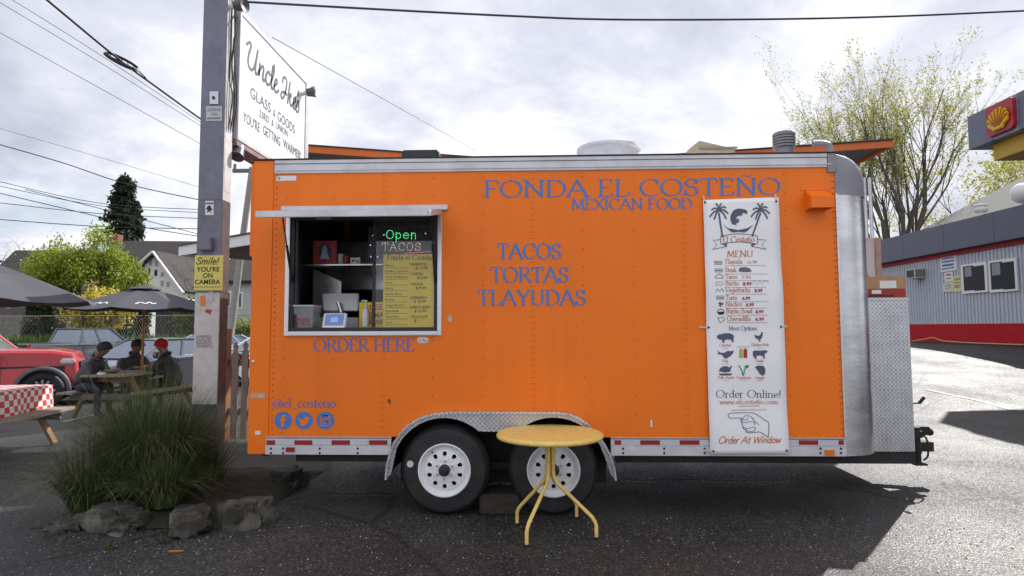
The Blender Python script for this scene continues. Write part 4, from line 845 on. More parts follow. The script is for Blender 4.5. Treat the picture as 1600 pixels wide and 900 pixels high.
hand = [(490, 750), (495, 660), (470, 640), (432, 612), (405, 598), (380, 593), (262, 594), (243, 598), (235, 608), (240, 620), (252, 626), (318, 627), (322, 640)]
shape('hand_print', M_nav, [], [(kc(catmull2(hand, 4)), 1.0), (kc(catmull2([(318, 627), (318, 650), (326, 664), (328, 680), (334, 694), (346, 700), (350, 712), (362, 718), (400, 718), (440, 716), (490, 750)], 4)), 1.0), (kc(catmull2([(330, 630), (345, 612), (375, 614), (388, 622), (400, 632)], 4)), .8), (kc(catmull2([(318, 645), (340, 655), (375, 650), (402, 652), (404, 668)], 4)), .8), (kc(catmull2([(328, 682), (355, 692), (385, 686), (406, 684), (408, 700)], 4)), .8), (kc(catmull2([(346, 702), (372, 712), (398, 708), (404, 700)], 4)), .8), (kc(catmull2([(330, 632), (340, 640), (356, 636), (360, 626)], 4)), .8), (kc(catmull2([(392, 632), (412, 652), (432, 668)], 4)), .8)])
ltr('banner_text', 'Order At Window', 1121, 1219, 692.5, 10.5, bp_, M_orp, t, style='mono', nib=.13, slant=.3, dy=-1, track=.0)

# ---------------------------------------------------------------- cardboard box on the cabinet, wood block by the wheels
M_card = mat('cardboard', (.42, .25, .13), .75, var=.1, scale=10); M_cred = mat('printed_red', (.32, .025, .02), .55, var=.1)
a, b = P(1352, 470, YB + .05), P(1414, 431, YB + .05); zt = P(1420, 470, YB).z + .031
t = thing('cardboard_box', 'open brown and red cardboard carton on the diamond-plate cabinet', 'box', ((a.x + b.x) / 2, YB + .25, zt), rz=R(-9))
w_ = (b.x - a.x) / 2 + .03
MB().box(-w_, w_, -.16, .2, .001, .085).build('red_band', M_cred, t, world=False); MB().box(-w_ + .001, w_ - .001, -.159, .199, .0855, .2).build('carton', M_card, t, world=False)
fl_ = MB(); fl_.add([(-w_, -.161, .09), (-w_ + .12, -.161, .09), (-w_ + .12, -.175, .225), (-w_, -.18, .235)], [(0, 1, 2, 3)]); fl_.build('box_flap', mat('carton_orange', (.62, .2, .03), .7), t, world=False)
MB().box(.0, .14, -.163, -.1605, .09, .16).build('shipping_label', M_stk, t, world=False); MB().box(-.07, .01, -.163, -.1605, .04, .075).build('shipping_label', M_stk, t, world=False)
MB().box(-.12, .12, -.163, -.1605, .012, .03).build('print_strip', M_soot, t, world=False)
a, b = P(749, 802, 5.017), P(812, 773, 5.017)
tag(MB().box(a.x, b.x, 5.02, 5.34, .004, .16).build('wood_block', mat('wet_timber', (.035, .028, .022), .7, var=.4, scale=4, bump=.3, aniso=(1, 6, 6)), bevel=.012), 'dark timber block on the ground between the trailer tyres', 'block')

# ---------------------------------------------------------------- yellow bistro table
M_ty = mat('yellow_metal', (.84, .60, .17), .45, var=.10, scale=14, bump=.06, bscale=120, dirt=(.42, .24, .08), dscale=26, damt=.28)
feet = [G(823, 855), G(808, 821), G(932, 843), G(901, 811)]
cx, cy = sum(f.x for f in feet) / 4, sum(f.y for f in feet) / 4
t = thing('bistro_table', 'round yellow metal bistro table standing in front of the wheels', 'table', (cx, cy, 0))
tt = P(859, 668, cy); TR_ = .395; tx = tt.x; tz = .725
tp = MB(); tp.lathe([(0, tz + .001), (TR_ - .03, tz), (TR_ - .012, tz - .002), (TR_, tz - .014), (TR_ + .001, tz - .026), (TR_ - .006, tz - .036), (TR_ - .02, tz - .038), (TR_ - .03, tz - .02), (0, tz - .02)], (tx, cy, 0), ZA, 72)
tp.build('table_top', M_ty, t, smooth=True, ang=50)
MB().lathe([(.11, tz - .0205), (.11, tz - .03), (.03, tz - .035), (0, tz - .035)], (tx, cy, 0), ZA, 20).build('top_plate', M_ty, t)
for i, f in enumerate(feet):
    d = (Vector((f.x, f.y, 0)) - Vector((tx, cy, 0))); dn_ = d.normalized(); k = Vector((tx, cy, 0)) + dn_ * .026
    pts = [k + ZA * (tz - .03), k + ZA * .44, k + ZA * .40 + dn_ * .006, k + ZA * .36 + dn_ * .03, f - dn_ * .035 + ZA * .155, f - dn_ * .012 + ZA * .125, f - dn_ * .001 + ZA * .10, f + ZA * .012]
    MB().tube(pts, .0135, 12).build('leg', M_ty, t, smooth=True); 
    MB().lathe([(.0, .003), (.016, .003), (.016, .02), (.0136, .02)], (f.x, f.y, 0), ZA, 10).build('foot_cap', M_blk, t)
# ================================================================== sign pole, planting bed, picnic area, cars, houses
XP0, XP1, YP0, YP1 = -3.385, -3.13, 6.05, 6.22
M_pgr = mat('pole_grey_blue', (.17, .18, .24), .5, var=.15, scale=4, bump=.12, bscale=14, dirt=(.10, .09, .09), dscale=6, damt=.5)
M_pwh = mat('pole_white', (.56, .55, .54), .6, var=.1, scale=5, bump=.12, bscale=14, dirt=(.3, .27, .24), dscale=9, damt=.5)
M_pbr = mat('pole_brown', (.085, .05, .045), .6, var=.3, scale=5, bump=.2, bscale=14)
M_ptl = mat('pole_teal', (.05, .07, .085), .6, var=.5, scale=6, bump=.2)
pole = thing('sign_pole', 'square steel pole in grey, white and peeling brown paint', 'pole', ((XP0 + XP1) / 2, YP0 + .08, 0))
def col(z0, z1, mf, ms):
    b = MB(); b.box(XP0, XP1, YP0, YP1, z0, z1); o = b.build('pole_section', [mf, ms], pole, bevel=.004)
    for f in o.data.polygons:
        if f.normal.x > .7: f.material_index = 1
    return o
col(2.8, 6.2, M_pgr, M_pwh); col(1.86, 2.7995, M_pgr, M_pbr); col(.75, 1.8595, M_pwh, M_pbr); col(0, .7495, M_ptl, M_pgr)
# ragged flake edge of white paint hanging over the brown primer
pp_ = lambda px, py, c: P(px, py, YP0) - Vector((0, c, 0))
f_ = MB(); poly(f_, [(303, 652), (318, 655), (322, 668), (324, 657), (338, 652), (336, 700), (330, 690), (322, 705), (312, 695), (303, 712)], pp_, .003); f_.build('bare_patch', M_pbr, pole)
f_ = MB(); f_.add([(XP1 + .002, YP0 + .02, 2.9), (XP1 + .002, YP1 - .01, 2.9), (XP1 + .002, YP1 - .01, 6.1), (XP1 + .002, YP0 + .02, 6.1)], [(0, 1, 2, 3)]); f_.build('white_strip', M_pwh, pole)
f_ = MB(); poly(f_, [(307, 524), (330, 523), (331, 542), (307, 543)], pp_, .002); f_.build('scribbled_sticker', mat('scribble_sticker', (.34, .33, .33), .7, var=.7, scale=60), pole)
M_stk2 = mat('sticker_grey', (.5, .5, .52), .6, var=.1)
f_ = MB(); poly(f_, [(328.5, 143.5), (342, 143.5), (342, 163), (328.5, 163)], pp_, .012); f_.build('switch_plate', M_stk, pole); f_ = MB(); disc(f_, 335, 153.5, 2.6, pp_, .02, 10); f_.build('switch_knob', M_ink, pole)
f_ = MB(); poly(f_, [(322, 166), (347, 166), (347, 189), (322, 189)], pp_, .003); f_.build('sign_maker_plate', M_stk2, pole)
stext('plate_text', 'SHORELINE', 324, 345, 174, 5, YP0, M_pgr, pole, .005); stext('plate_text', 'SIGN', 330, 340, 180.5, 4.5, YP0, M_pgr, pole, .005); f_ = MB(); line(f_, [(325, 185), (344, 184.6)], 2.2, pp_, .005); f_.build('plate_fine_print', M_pgr, pole)
f_ = MB(); poly(f_, [(321, 314), (334, 314), (334, 336), (321, 336)], pp_, .003); f_.build('sticker', M_stk, pole)
f_ = MB(); poly(f_, [(325, 322), (329, 321), (331, 326), (333, 328), (329, 329), (331, 334), (327, 330), (323, 333), (325, 328), (322, 327)], pp_, .005); f_.build('running_figure_print', M_ink, pole); f_ = MB(); line(f_, [(322.5, 318), (332.5, 317.6)], 2.6, pp_, .005); f_.build('sticker_fine_print', M_pgr, pole)
b = MB(); a, c_ = P(314, 392, YP0), P(335, 372, YP0); b.box(a.x, c_.x, YP0 - .06, YP0 - .001, a.z, c_.z); b.build('junction_box', M_pgr, pole, bevel=.008)
for px, py, w, h, m in ((317, 470, 4, 9, mat('sticker_orange', (.7, .22, .03), .6)), (330, 464, 4, 9, M_stk2), (326, 487, 6, 4, mat('sticker_red', (.4, .05, .03), .6))):
    f_ = MB(); poly(f_, [(px - w, py - h * .8), (px + w * .8, py - h), (px + w, py + h * .7), (px - w * .9, py + h)] if w < 6 else [(px - w, py), (px - 3, py - h), (px + w, py - h * .6), (px + 2, py + h)], pp_, .003); f_.build('sticker', m, pole)
# sign cabinet running back from the pole
XS, SY0, SY1, SZ0, SZ1 = -3.10, 6.25, 8.2, 3.49, 4.90
M_sgn = mat('sign_white', (.80, .80, .82), .4, var=.03); M_sfr = mat('sign_frame', (.62, .62, .64), .4, .3)
MB().box(XS - .22, XS - .004, SY0, SY1, SZ0, SZ1).build('sign_cabinet', M_sfr, pole, bevel=.01)
face = MB().box(XS - .0035, XS, SY0 + .03, SY1 - .05, SZ0 + .04, SZ1 - .04).build('sign_face', M_sgn, pole)
fr_ = MB(); fr_.box(XS - .003, XS + .012, SY0, SY1, SZ1 - .04, SZ1 + .002); fr_.box(XS - .003, XS + .012, SY0, SY1, SZ0 - .002, SZ0 + .035); fr_.box(XS - .003, XS + .012, SY0, SY0 + .028, SZ0 + .036, SZ1 - .041); fr_.box(XS - .003, XS + .012, SY1 - .045, SY1 + .06, SZ0 + .036, SZ1 - .041); fr_.build('sign_frame', M_sfr, pole)
MB().box(XS - .2, XS + .004, SY0 + .0, SY1, SZ0 - .06, SZ0 - .003).build('sign_underside', mat('rusty_channel', (.25, .16, .15), .6, var=.3), pole)
M_sl = mat('slate_lettering', (.075, .08, .11), .5)
sp_ = lambda a, b, c: Vector((XS + c, a, b))
def sign_line(s, y0, y1, z, h, style='mono', nib=.2, slant=.22):
    w = strokes_of(s, False, .0)[1]; x = y0; q = (y1 - y0) / w
    for word in s.split(' '):
        st, ww = strokes_of(word, False, 0); mb = MB()
        st = [[(x + a * q + b * slant * h, z + b * h) for a, b in k] for k in st]
        ribbon(mb, st, sp_, nib * h, nib * h, 0, .003, uni=True); mb.build('sign_lettering', M_sl, face, fix=False); x += (ww + .36) * q
# flowing script: hand-drawn centre lines (x in letter widths, y in capital heights)
def script(words, y0, y1, z, h, W):
    mb = MB(); sx = (y1 - y0) / W
    for k, pts in enumerate(words):
        c_ = catmull([Vector((a, b, 0)) for a, b in pts], 6)
        ribbon(mb, [[(y0 + p.x * sx + p.y * .16 * h, z + p.y * h) for p in c_]], sp_, .115 * h, .115 * h, 0, .003 + .0006 * (k % 5), uni=True)
    return mb
un = [[(-.05, .82), (.1, 1.0), (.2, .92), (.12, .5), (.14, .15), (.3, 0), (.46, .12), (.55, .5), (.6, .98)], [(.6, .98), (.56, .4), (.6, .05), (.7, .05), (.8, .3)],
      [(.8, .55), (.8, .05), (.82, .3), (.95, .55), (1.05, .5), (1.05, .1), (1.12, .02), (1.2, .12)], [(1.48, .5), (1.38, .58), (1.26, .42), (1.24, .18), (1.34, .02), (1.46, .06), (1.56, .2)],
      [(1.56, .2), (1.7, .7), (1.7, 1.02), (1.62, .95), (1.6, .4), (1.66, .04), (1.78, .08)], [(1.78, .08), (1.86, .28), (1.98, .4), (1.96, .56), (1.86, .5), (1.82, .2), (1.92, .02), (2.06, .08), (2.14, .2)]]
ik = [[(2.36, .72), (2.40, .95), (2.56, 1.02), (2.67, .85), (2.63, .45), (2.53, .1), (2.41, .0), (2.33, .1), (2.40, .27), (2.58, .36), (2.74, .34)], [(2.90, 1.0), (2.87, .5), (2.86, .02)], [(2.87, .28), (3.0, .52), (3.07, .46), (2.98, .32), (3.06, .08), (3.16, .04), (3.24, .15)],
      [(3.24, .15), (3.34, .3), (3.43, .42), (3.40, .56), (3.31, .48), (3.28, .2), (3.37, .02), (3.5, .08)], [(3.62, 1.0), (3.58, .78)], [(3.5, .08), (3.66, .56), (3.76, .3), (3.74, .08), (3.64, .0), (3.54, .06)]]
script(un, 6.40, 7.97, 4.36, .29, 3.9).build('sign_lettering', M_sl, face, fix=False); script(ik, 6.40, 7.97, 4.36, .29, 3.9).build('sign_lettering', M_sl, face, fix=False)
def sg(s, a, b, z, h, bold=0):
    sans('sign_lettering', s, (XS, a, z), YA, ZA, XA, h, b - a, M_sl, face, lift=.003, bold=bold)
sg('GLASS', 6.53, 7.06, 4.055, .125); sg('&', 7.13, 7.19, 4.05, .09); sg('GOODS', 7.26, 7.80, 4.04, .125)
sg('23RD', 6.76, 7.02, 3.915, .085); sg('&', 7.09, 7.15, 3.92, .08); sg('UNION', 7.22, 7.57, 3.93, .085)
sg("YOU'RE", 6.38, 6.78, 3.73, .115); sg('GETTING', 6.87, 7.35, 3.745, .115); sg('WARMER!', 7.44, 8.03, 3.76, .115)
M_lamp = mat('floodlight_grey', (.07, .07, .08), .4)
def flood(c, d):
    c, d = Vector(c), Vector(d).normalized(); m = MB(); m.lathe([(0, -.06), (.05, -.06), (.06, .0), (.075, .05), (.07, .055), (0, .03)], c, d, 14); m.build('floodlight', M_lamp, pole, smooth=True)
    MB().tube([c - d * .05, c - d * .13 + Vector((0, 0, -.01))], .03, 8).build('floodlight_bracket', M_sfr, pole)
q = PX(486, 144, XS + .12); flood(q, (.6, .1, .1)); q = PX(376, 8, XS + .1); flood((q.x, q.y, q.z), (.8, -.2, -.05)); q = PX(372, 240, XS + .0); flood((q.x, q.y, q.z), (.0, -.5, -.8))
for k in range(5):
    x = XP1 + .015 + (k % 2) * .012; y = YP0 + .05 + .022 * k
    MB().tube(catmull([(x, y, 5.0), (x + .02 * math.sin(k), y + .01, 4.6), (x - .005, y, 4.1 + .1 * k), (x + .025, y + .02, 3.9), (x, y, 3.55)], 6), .006, 6).build('cable', M_blk, pole)
# camera warning sign
a, b = P(302, 454, YP0 - .02), P(348, 398.5, YP0 - .02)
t = thing('camera_warning_sign', 'yellow Smile you are on camera sign on the steel pole', 'sign', ((a.x + b.x) / 2, YP0 - .01, a.z))
MB().box(a.x, b.x, YP0 - .012, YP0 - .004, a.z, b.z).build('sign_plate', mat('sign_yellow', (.66, .62, .14), .5, var=.05), t, bevel=.003)
YC = YP0 - .012
ltr('sign_script', 'Smile!', 306, 341, 413, 10.5, lambda px, py, c: P(px, py, YC) - Vector((0, c, 0)), M_ink, t, style='mono', nib=.12, slant=.3) if 'S' in GL else 0
stext('sign_text', "YOU'RE", 307, 343, 424.5, 7.5, YC, M_ink, t, bold=.02); stext('sign_text', 'ON', 317, 332, 434, 7.5, YC, M_ink, t, bold=.02); stext('sign_text', 'CAMERA', 304.5, 344, 444, 7.5, YC, M_ink, t, bold=.02); stext('sign_text', 'AND WE MIGHT BE LISTENING TOO', 304.5, 345, 449.5, 2.2, YC, M_ink, t)

# ---------------------------------------------------------------- planting bed: soil, rocks, grasses
M_soil = mat('bed_soil', (.03, .026, .018), .9, var=.5, scale=8, bump=.6, bscale=25, dirt=(.03, .045, .012), dscale=3, damt=.7)
sm_ = MB(); sm_.grid(lambda u, v: Vector((-3.8 + 1.6 * u, 4.62 + 1.9 * v, .004 + .14 * math.sin(math.pi * min(1, max(0, u))) ** .6 * math.sin(math.pi * v) ** .6 + .02 * noise.noise((u * 9, v * 9, 2)))), 30, 30)
tag(sm_.build('planting_bed', M_soil, smooth=True), 'dark mossy soil of the planting bed round the pole', kind='structure')
M_rock = mat('mossy_rock', (.05, .047, .038), .85, var=.5, scale=5, bump=.8, bscale=9, dirt=(.22, .21, .18), dscale=5, damt=.7)
def rock(px, py, w, d, h, seed, label):
    c = G(px, py); bm = bmesh.new(); bmesh.ops.create_icosphere(bm, subdivisions=5, radius=1)
    for v in bm.verts:
        n = v.co.normalized(); k = 1 + .42 * noise.noise(n * 1.6 + Vector((seed * 7.3, 0, 0))) + .22 * noise.noise(n * 3.6 + Vector((0, seed * 3.1, 0))) - .14 * abs(noise.noise(n * 7 + Vector((seed, 0, 5)))) + .07 * noise.noise(n * 15) + .035 * noise.noise(n * 31)
        q = n * k; q = Vector((max(-.8, min(.8, q.x)), max(-.8, min(.8, q.y)), max(-.5, min(.78, q.z)))); v.co = Vector((q.x * w / 1.5, q.y * d / 1.5, (q.z + .35) * h / 1.35))
    me = bpy.data.meshes.new('rock'); bm.to_mesh(me); bm.free(); me.materials.append(M_rock); me.polygons.foreach_set('use_smooth', [True] * len(me.polygons))
    o = bpy.data.objects.new('rock', me); C.objects.link(o); o.location = (c.x, c.y + d * .45, -.01); o.rotation_euler.z = seed * .7
    tag(o, label, 'rock', 'rocks edging the planting bed')
rock(362, 831, .25, .22, .24, 1, 'upright pale-topped rock at the bed corner nearest the trailer'); rock(392, 820, .2, .24, .22, 6, 'grey rock leaning behind the upright corner rock')
rock(283, 834, .46, .26, .17, 3, 'long low rock with a pale ridge in the bed front edge'); rock(160, 832, .5, .3, .2, 4, 'wide dark rock under the drooping grass'); rock(88, 832, .22, .2, .1, 5, 'small dark flat rock at the left end of the bed')
rock(440, 765, .36, .3, .2, 2, 'mossy rock under the rear corner of the trailer'); rock(322, 806, .22, .2, .12, 8, 'small rock behind the pale-ridged rock'); rock(412, 808, .12, .1, .07, 9, 'tiny pale stone on the asphalt beside the corner rock')
def blades(name, base, n, h0, h1, spread, rad, w, mats, label, cat, droop=1.0, seed=1, group=None, lean=(0, 0)):
    rnd = random.Random(seed); mb = MB()
    for i in range(n):
        a = rnd.uniform(0, 6.283); r = rad * math.sqrt(rnd.random()); p = Vector((base[0] + r * math.cos(a), base[1] + r * math.sin(a) * .8, base[2]))
        a2 = a + rnd.gauss(0, .5); h = rnd.uniform(h0, h1); out = spread * rnd.random() ** .8; d = Vector((math.cos(a2) * out + lean[0], math.sin(a2) * out * .8 + lean[1], 0)); sd = Vector((-math.sin(a2), math.cos(a2), 0)); sd = (sd + Vector((rnd.uniform(-.6, .6), 0, 0))).normalized()
        L = []; Rr = []
        for k in range(6):
            t_ = k / 5; q = p + d * h * (t_ * .55 + droop * .6 * t_ * t_) + ZA * h * (t_ * 1.05 - droop * out * .75 * t_ ** 2.4); q.z = max(q.z, .012 + .02 * rnd.random()); ww = w * (1 - .92 * t_) * (1.0 if k else .7)
            L.append(q + sd * ww); Rr.append(q - sd * ww)
        mb.add(L + Rr, [(k, k + 1, 6 + k + 1, 6 + k) for k in range(5)], rnd.choices(range(len(mats)), [4, 4, 1.4][:len(mats)])[0])
    o = mb.build(name, mats, fix=False); return tag(o, label, cat, group)
M_g1 = mat('grass_dark', (.042, .074, .022), .5, var=.3, scale=9); M_g2 = mat('grass_mid', (.09, .13, .04), .55, var=.3, scale=9); M_g3 = mat('grass_straw', (.20, .16, .08), .7, var=.3)
blades('ornamental_grass', (-3.28, 5.25, .08), 4200, .75, 1.22, .85, .27, .0030, [M_g1, M_g2, M_g3], 'large dark green fountain grass clump before the steel pole', 'grass', seed=3, group='ornamental grasses in the bed')
blades('ornamental_grass', (-2.95, 4.88, .1), 900, .35, .62, .9, .14, .004, [M_g2, M_g1, M_g3], 'smaller brighter grass tuft between the rocks', 'grass', seed=5, droop=1.15, group='ornamental grasses in the bed')
blades('ornamental_grass', (-3.6, 4.95, .06), 800, .45, .8, 1.2, .14, .0036, [M_g1, M_g2, M_g3], 'sparse arching grass tuft at the left of the large clump', 'grass', seed=8, group='ornamental grasses in the bed')
blades('ornamental_grass', (-3.0, 5.6, .1), 420, .4, .8, 1.1, .15, .0034, [M_g1, M_g2, M_g3], 'thin grass tuft at the foot of the steel pole', 'grass', seed=9, group='ornamental grasses in the bed')
for k, (px, py) in enumerate(((252, 848), (170, 858))):
    q = G(px, py); blades('weed', (q.x, q.y, .0), 26, .04, .09, .8, .03, .006, [mat('weed_green', (.06, .11, .025), .6)], ('small green weed rooted in front of the pale-ridged rock', 'small green weed rooted in front of the wide dark rock')[k], 'weed', seed=20 + k)
q = G(273, 863); lf = MB(); lf.prism([(-.05, 0), (-.02, .015), (.03, .02), (.06, .005), (.02, -.012), (-.03, -.012)], (q.x, q.y, .004), XA, YA, (0, 0, .006)); tag(lf.build('fallen_leaf', mat('leaf_tan', (.35, .16, .07), .7)), 'pale orange fallen leaf on the asphalt in front of the bed', 'leaf')
a, b = G(345, 748), G(412, 748); a.z = b.z = .06; tag(MB().tube([a, b], .028, 10).build('pipe', mat('galvanised', (.35, .37, .37), .4, .7), smooth=True), 'short grey metal pipe lying beside the pole', 'pipe')

# ---------------------------------------------------------------- picket fence
M_pick = mat('weathered_picket', (.22, .17, .13), .8, var=.3, scale=5, bump=.3, aniso=(6, 6, 1)); M_post = mat('brown_post', (.28, .10, .03), .7, var=.25, scale=5, aniso=(6, 6, 1))
t = thing('picket_fence', 'weathered wooden picket fence between pole and trailer', 'fence', (-3.6, 8.2, 0))
MB().box(-4.22, -4.08, 8.1, 8.24, 0, 1.5).build('post', M_post, t, bevel=.008); MB().box(-2.75, -2.61, 8.1, 8.24, 0, 1.4).build('post', M_post, t, bevel=.008)
for z in (.35, 1.0): MB().box(-4.08, -2.75, 8.17, 8.22, z, z + .09).build('rail', M_pick, t, bevel=.005)
for k in range(10):
    x = -4.02 + k * .135; h = 1.32 + .02 * math.sin(k * 2.1)
    MB().prism([(0, .04), (.085, .04), (.085, h - .16), (.06, h - .11), (.08, h - .06), (.0425, h), (.005, h - .06), (.025, h - .11), (0, h - .16)], (x, 8.13, 0), XA, ZA, (0, .025, 0)).build('picket', M_pick, t)

# ---------------------------------------------------------------- picnic tables, umbrellas
M_wd = mat('weathered_wood', (.30, .25, .19), .8, var=.25, scale=4, bump=.3, bscale=20, aniso=(8, 1, 8)); M_wd2 = mat('brown_wood', (.26, .14, .06), .75, var=.25, scale=4, bump=.2, aniso=(1, 1, 4)); M_grw = mat('grey_wood', (.17, .155, .14), .8, var=.3, scale=4, bump=.3, aniso=(8, 1, 8))
def picnic(loc, rz, label):
    t = thing('picnic_table', label, 'picnic table', loc, rz, 'wooden picnic tables'); L = .92
    for k in range(5): MB().box(-.37 + k * .15, -.37 + k * .15 + .14, -L, L, .71, .748).build('top_plank', M_wd, t, world=False, bevel=.004)
    for s in (-1, 1):
        for k in range(2): x = s * .62 + (k - .5) * .145; MB().box(x - .069, x + .069, -L, L, .425, .462).build('bench_plank', M_wd, t, world=False, bevel=.004)
        y = s * .66
        for q in (-1, 1): MB().beam((q * .30, y, .70), (q * .66, y, .02), .04, .1, up=(0, 1, 0)).build('leg', M_wd2, t, world=False)
        MB().box(-.7, .7, y + s * .042 - .02, y + s * .042 + .02, .32, .424).build('cross_beam', M_grw, t, world=False, bevel=.004)
        MB().box(-.36, .36, y + s * .042 - .02, y + s * .042 + .02, .62, .709).build('top_batten', M_wd2, t, world=False)
    return t
tA = (-7.05, 10.82, 0); picnic(tA, 0, 'picnic table with three people seated under the open umbrella')
tB = (-6.74, 7.12, 0); picnic(tB, R(11), 'picnic table with the checkered cloth at the left edge')
# checkered cloth
def checker(name):
    m = bpy.data.materials.new(name); m.use_nodes = True; t = m.node_tree; b = t.nodes['Principled BSDF']; c = t.nodes.new('ShaderNodeTexChecker'); u = t.nodes.new('ShaderNodeUVMap')
    c.inputs['Scale'].default_value = 1; c.inputs[1].default_value = (.62, .035, .02, 1); c.inputs[2].default_value = (.78, .77, .78, 1); t.links.new(u.outputs[0], c.inputs[0]); t.links.new(c.outputs[0], b.inputs['Base Color']); b.inputs['Roughness'].default_value = .5; return m
M3 = Matrix.Translation(tB) @ Matrix.Rotation(R(11), 4, 'Z')
cl = MB(); NU, NV = 36, 20
def cf(u, v):
    s = (u - .5) * 1.5; y = -.97 + 1.97 * v; hw = .41
    if abs(s) <= hw: p = Vector((s, y, .756))
    else: d = abs(s) - hw; p = Vector((math.copysign(hw + .02 + .05 * d + .03 * math.sin(y * 9) * d * 3, s), y, .756 - d))
    return M3 @ p
cl.grid(cf, NU, NV); o = cl.build('checkered_tablecloth', checker('checker_cloth'), smooth=True, ang=60)
uv = o.data.uv_layers.new(name='UVMap')
for lp in o.data.loops:
    i, j = lp.vertex_index % (NU + 1), lp.vertex_index // (NU + 1); uv.data[lp.index].uv = (i / NU * 1.5 / .075, j / NV * 1.97 / .075)
tag(o, 'red and white checkered cloth hanging off the left picnic table', 'tablecloth')
M_umb = mat('umbrella_fabric', (.06, .06, .075), .7, var=.12, scale=3)
def umbrella(loc, r, zr, za, rot, label, text=False):
    t = thing('patio_umbrella', label, 'umbrella', loc, rot, 'dark patio umbrellas'); n = 8
    MB().tube([(0, 0, .0), (0, 0, za + .03)], .022, 10).build('umbrella_pole', mat('umbrella_wood', (.42, .16, .04), .5), t, world=False); MB().lathe([(0, 0), (.2, 0), (.2, .05), (.05, .08), (.03, .2)], (0, 0, 0), ZA, 20).build('umbrella_base', M_blk, t, world=False)
    for k in range(n):
        a0, a1 = 2 * math.pi * k / n, 2 * math.pi * (k + 1) / n; m = MB()
        def f(u, v):
            e0 = Vector((math.cos(a0), math.sin(a0), 0)); e1 = Vector((math.cos(a1), math.sin(a1), 0)); rr = r * (.04 + .96 * v); p = (e0.lerp(e1, u)) * rr; sag = .05 * math.sin(math.pi * u) * v
            p.z = za + (zr - za) * (v ** 1.12) - sag * .8; return p
        m.grid(f, 6, 8); m.build('canopy_panel', M_umb, t, world=False, smooth=True)
        MB().tube([(0, 0, za - .06), (math.cos(a0) * r * .98, math.sin(a0) * r * .98, zr - .012)], .008, 5).build('rib', mat('rib_wood', (.25, .11, .04), .6), t, world=False)
    m = MB(); m.lathe([(.02, za + .06), (.28, za - .015), (.285, za - .03)], (0, 0, 0), ZA, 8); m.build('vent_cap', M_umb, t, world=False); MB().lathe([(0, za + .14), (.025, za + .12), (.03, za + .09), (.022, za + .06), (.03, za + .05), (0, za + .05)], (0, 0, 0), ZA, 10).build('finial', mat('finial_tan', (.45, .3, .16), .6), t, world=False, smooth=True)
    if text:
        for k, w_ in ((5, .5), (6, .5)):
            a = 2 * math.pi * (k + .5) / n; rr = r * .80; v = .84; zc = za + (zr - za) * (v ** 1.12) - .03; c_ = Vector((math.cos(a) * rr * .92, math.sin(a) * rr * .92, zc + .01)); u_ = Vector((-math.sin(a), math.cos(a), 0)); d_ = Vector((math.cos(a), math.sin(a), 0)); vv = (-d_ * .93 + ZA * .36).normalized()
            m = MB(); st = [[(p.x, p.y) for p in catmull([Vector((-.25 + .05 * i_, .05 + .045 * math.sin(i_ * 2.4 + k), 0)) for i_ in range(11)], 4)]]; ribbon(m, st, plane_put(c_, u_, vv, u_.cross(vv)), .03, .03, 0, .014, uni=True); m.build('canopy_print', M_stk, t, world=False)
umbrella((-7.03, 10.9, .0), 1.27, 1.86, 2.24, R(12), 'black umbrella open over the three people', True); umbrella((-6.72, 7.15, 0), 1.30, 1.84, 2.36, R(8), 'black umbrella at the left edge over the checkered table')
q = Vector((-7.3, 10.35, .749)); t = thing('beer_bottle', 'green glass bottle on the picnic table', 'bottle', q); MB().lathe([(0, 0), (.032, 0), (.033, .01), (.033, .13), (.026, .165), (.014, .195), (.013, .24)], q, ZA, 14).build('bottle_glass', mat('green_glass', (.01, .12, .03), .1, spec=.8), t, smooth=True); MB().lathe([(.014, .235), (.0155, .237), (.0155, .25), (0, .251)], q, ZA, 10).build('bottle_cap', M_al, t)
q = Vector((-6.95, 10.9, .749)); tag(MB().lathe([(0, 0), (.035, 0), (.045, .11), (.043, .11), (.033, .006), (0, .006)], q, ZA, 14).build('orange_cup', mat('cup_orange', (.75, .25, .02), .5), smooth=True), 'orange paper cup on the table by the umbrella pole', 'cup')
q = Vector((-7.2, 10.1, .749)); tag(MB().lathe([(0, .03), (.06, .028), (.075, .0), (0, 0)], q, ZA, 14).build('food_wrap', M_stk, smooth=True), 'crumpled white food wrapper on the near end of the table', 'wrapper')

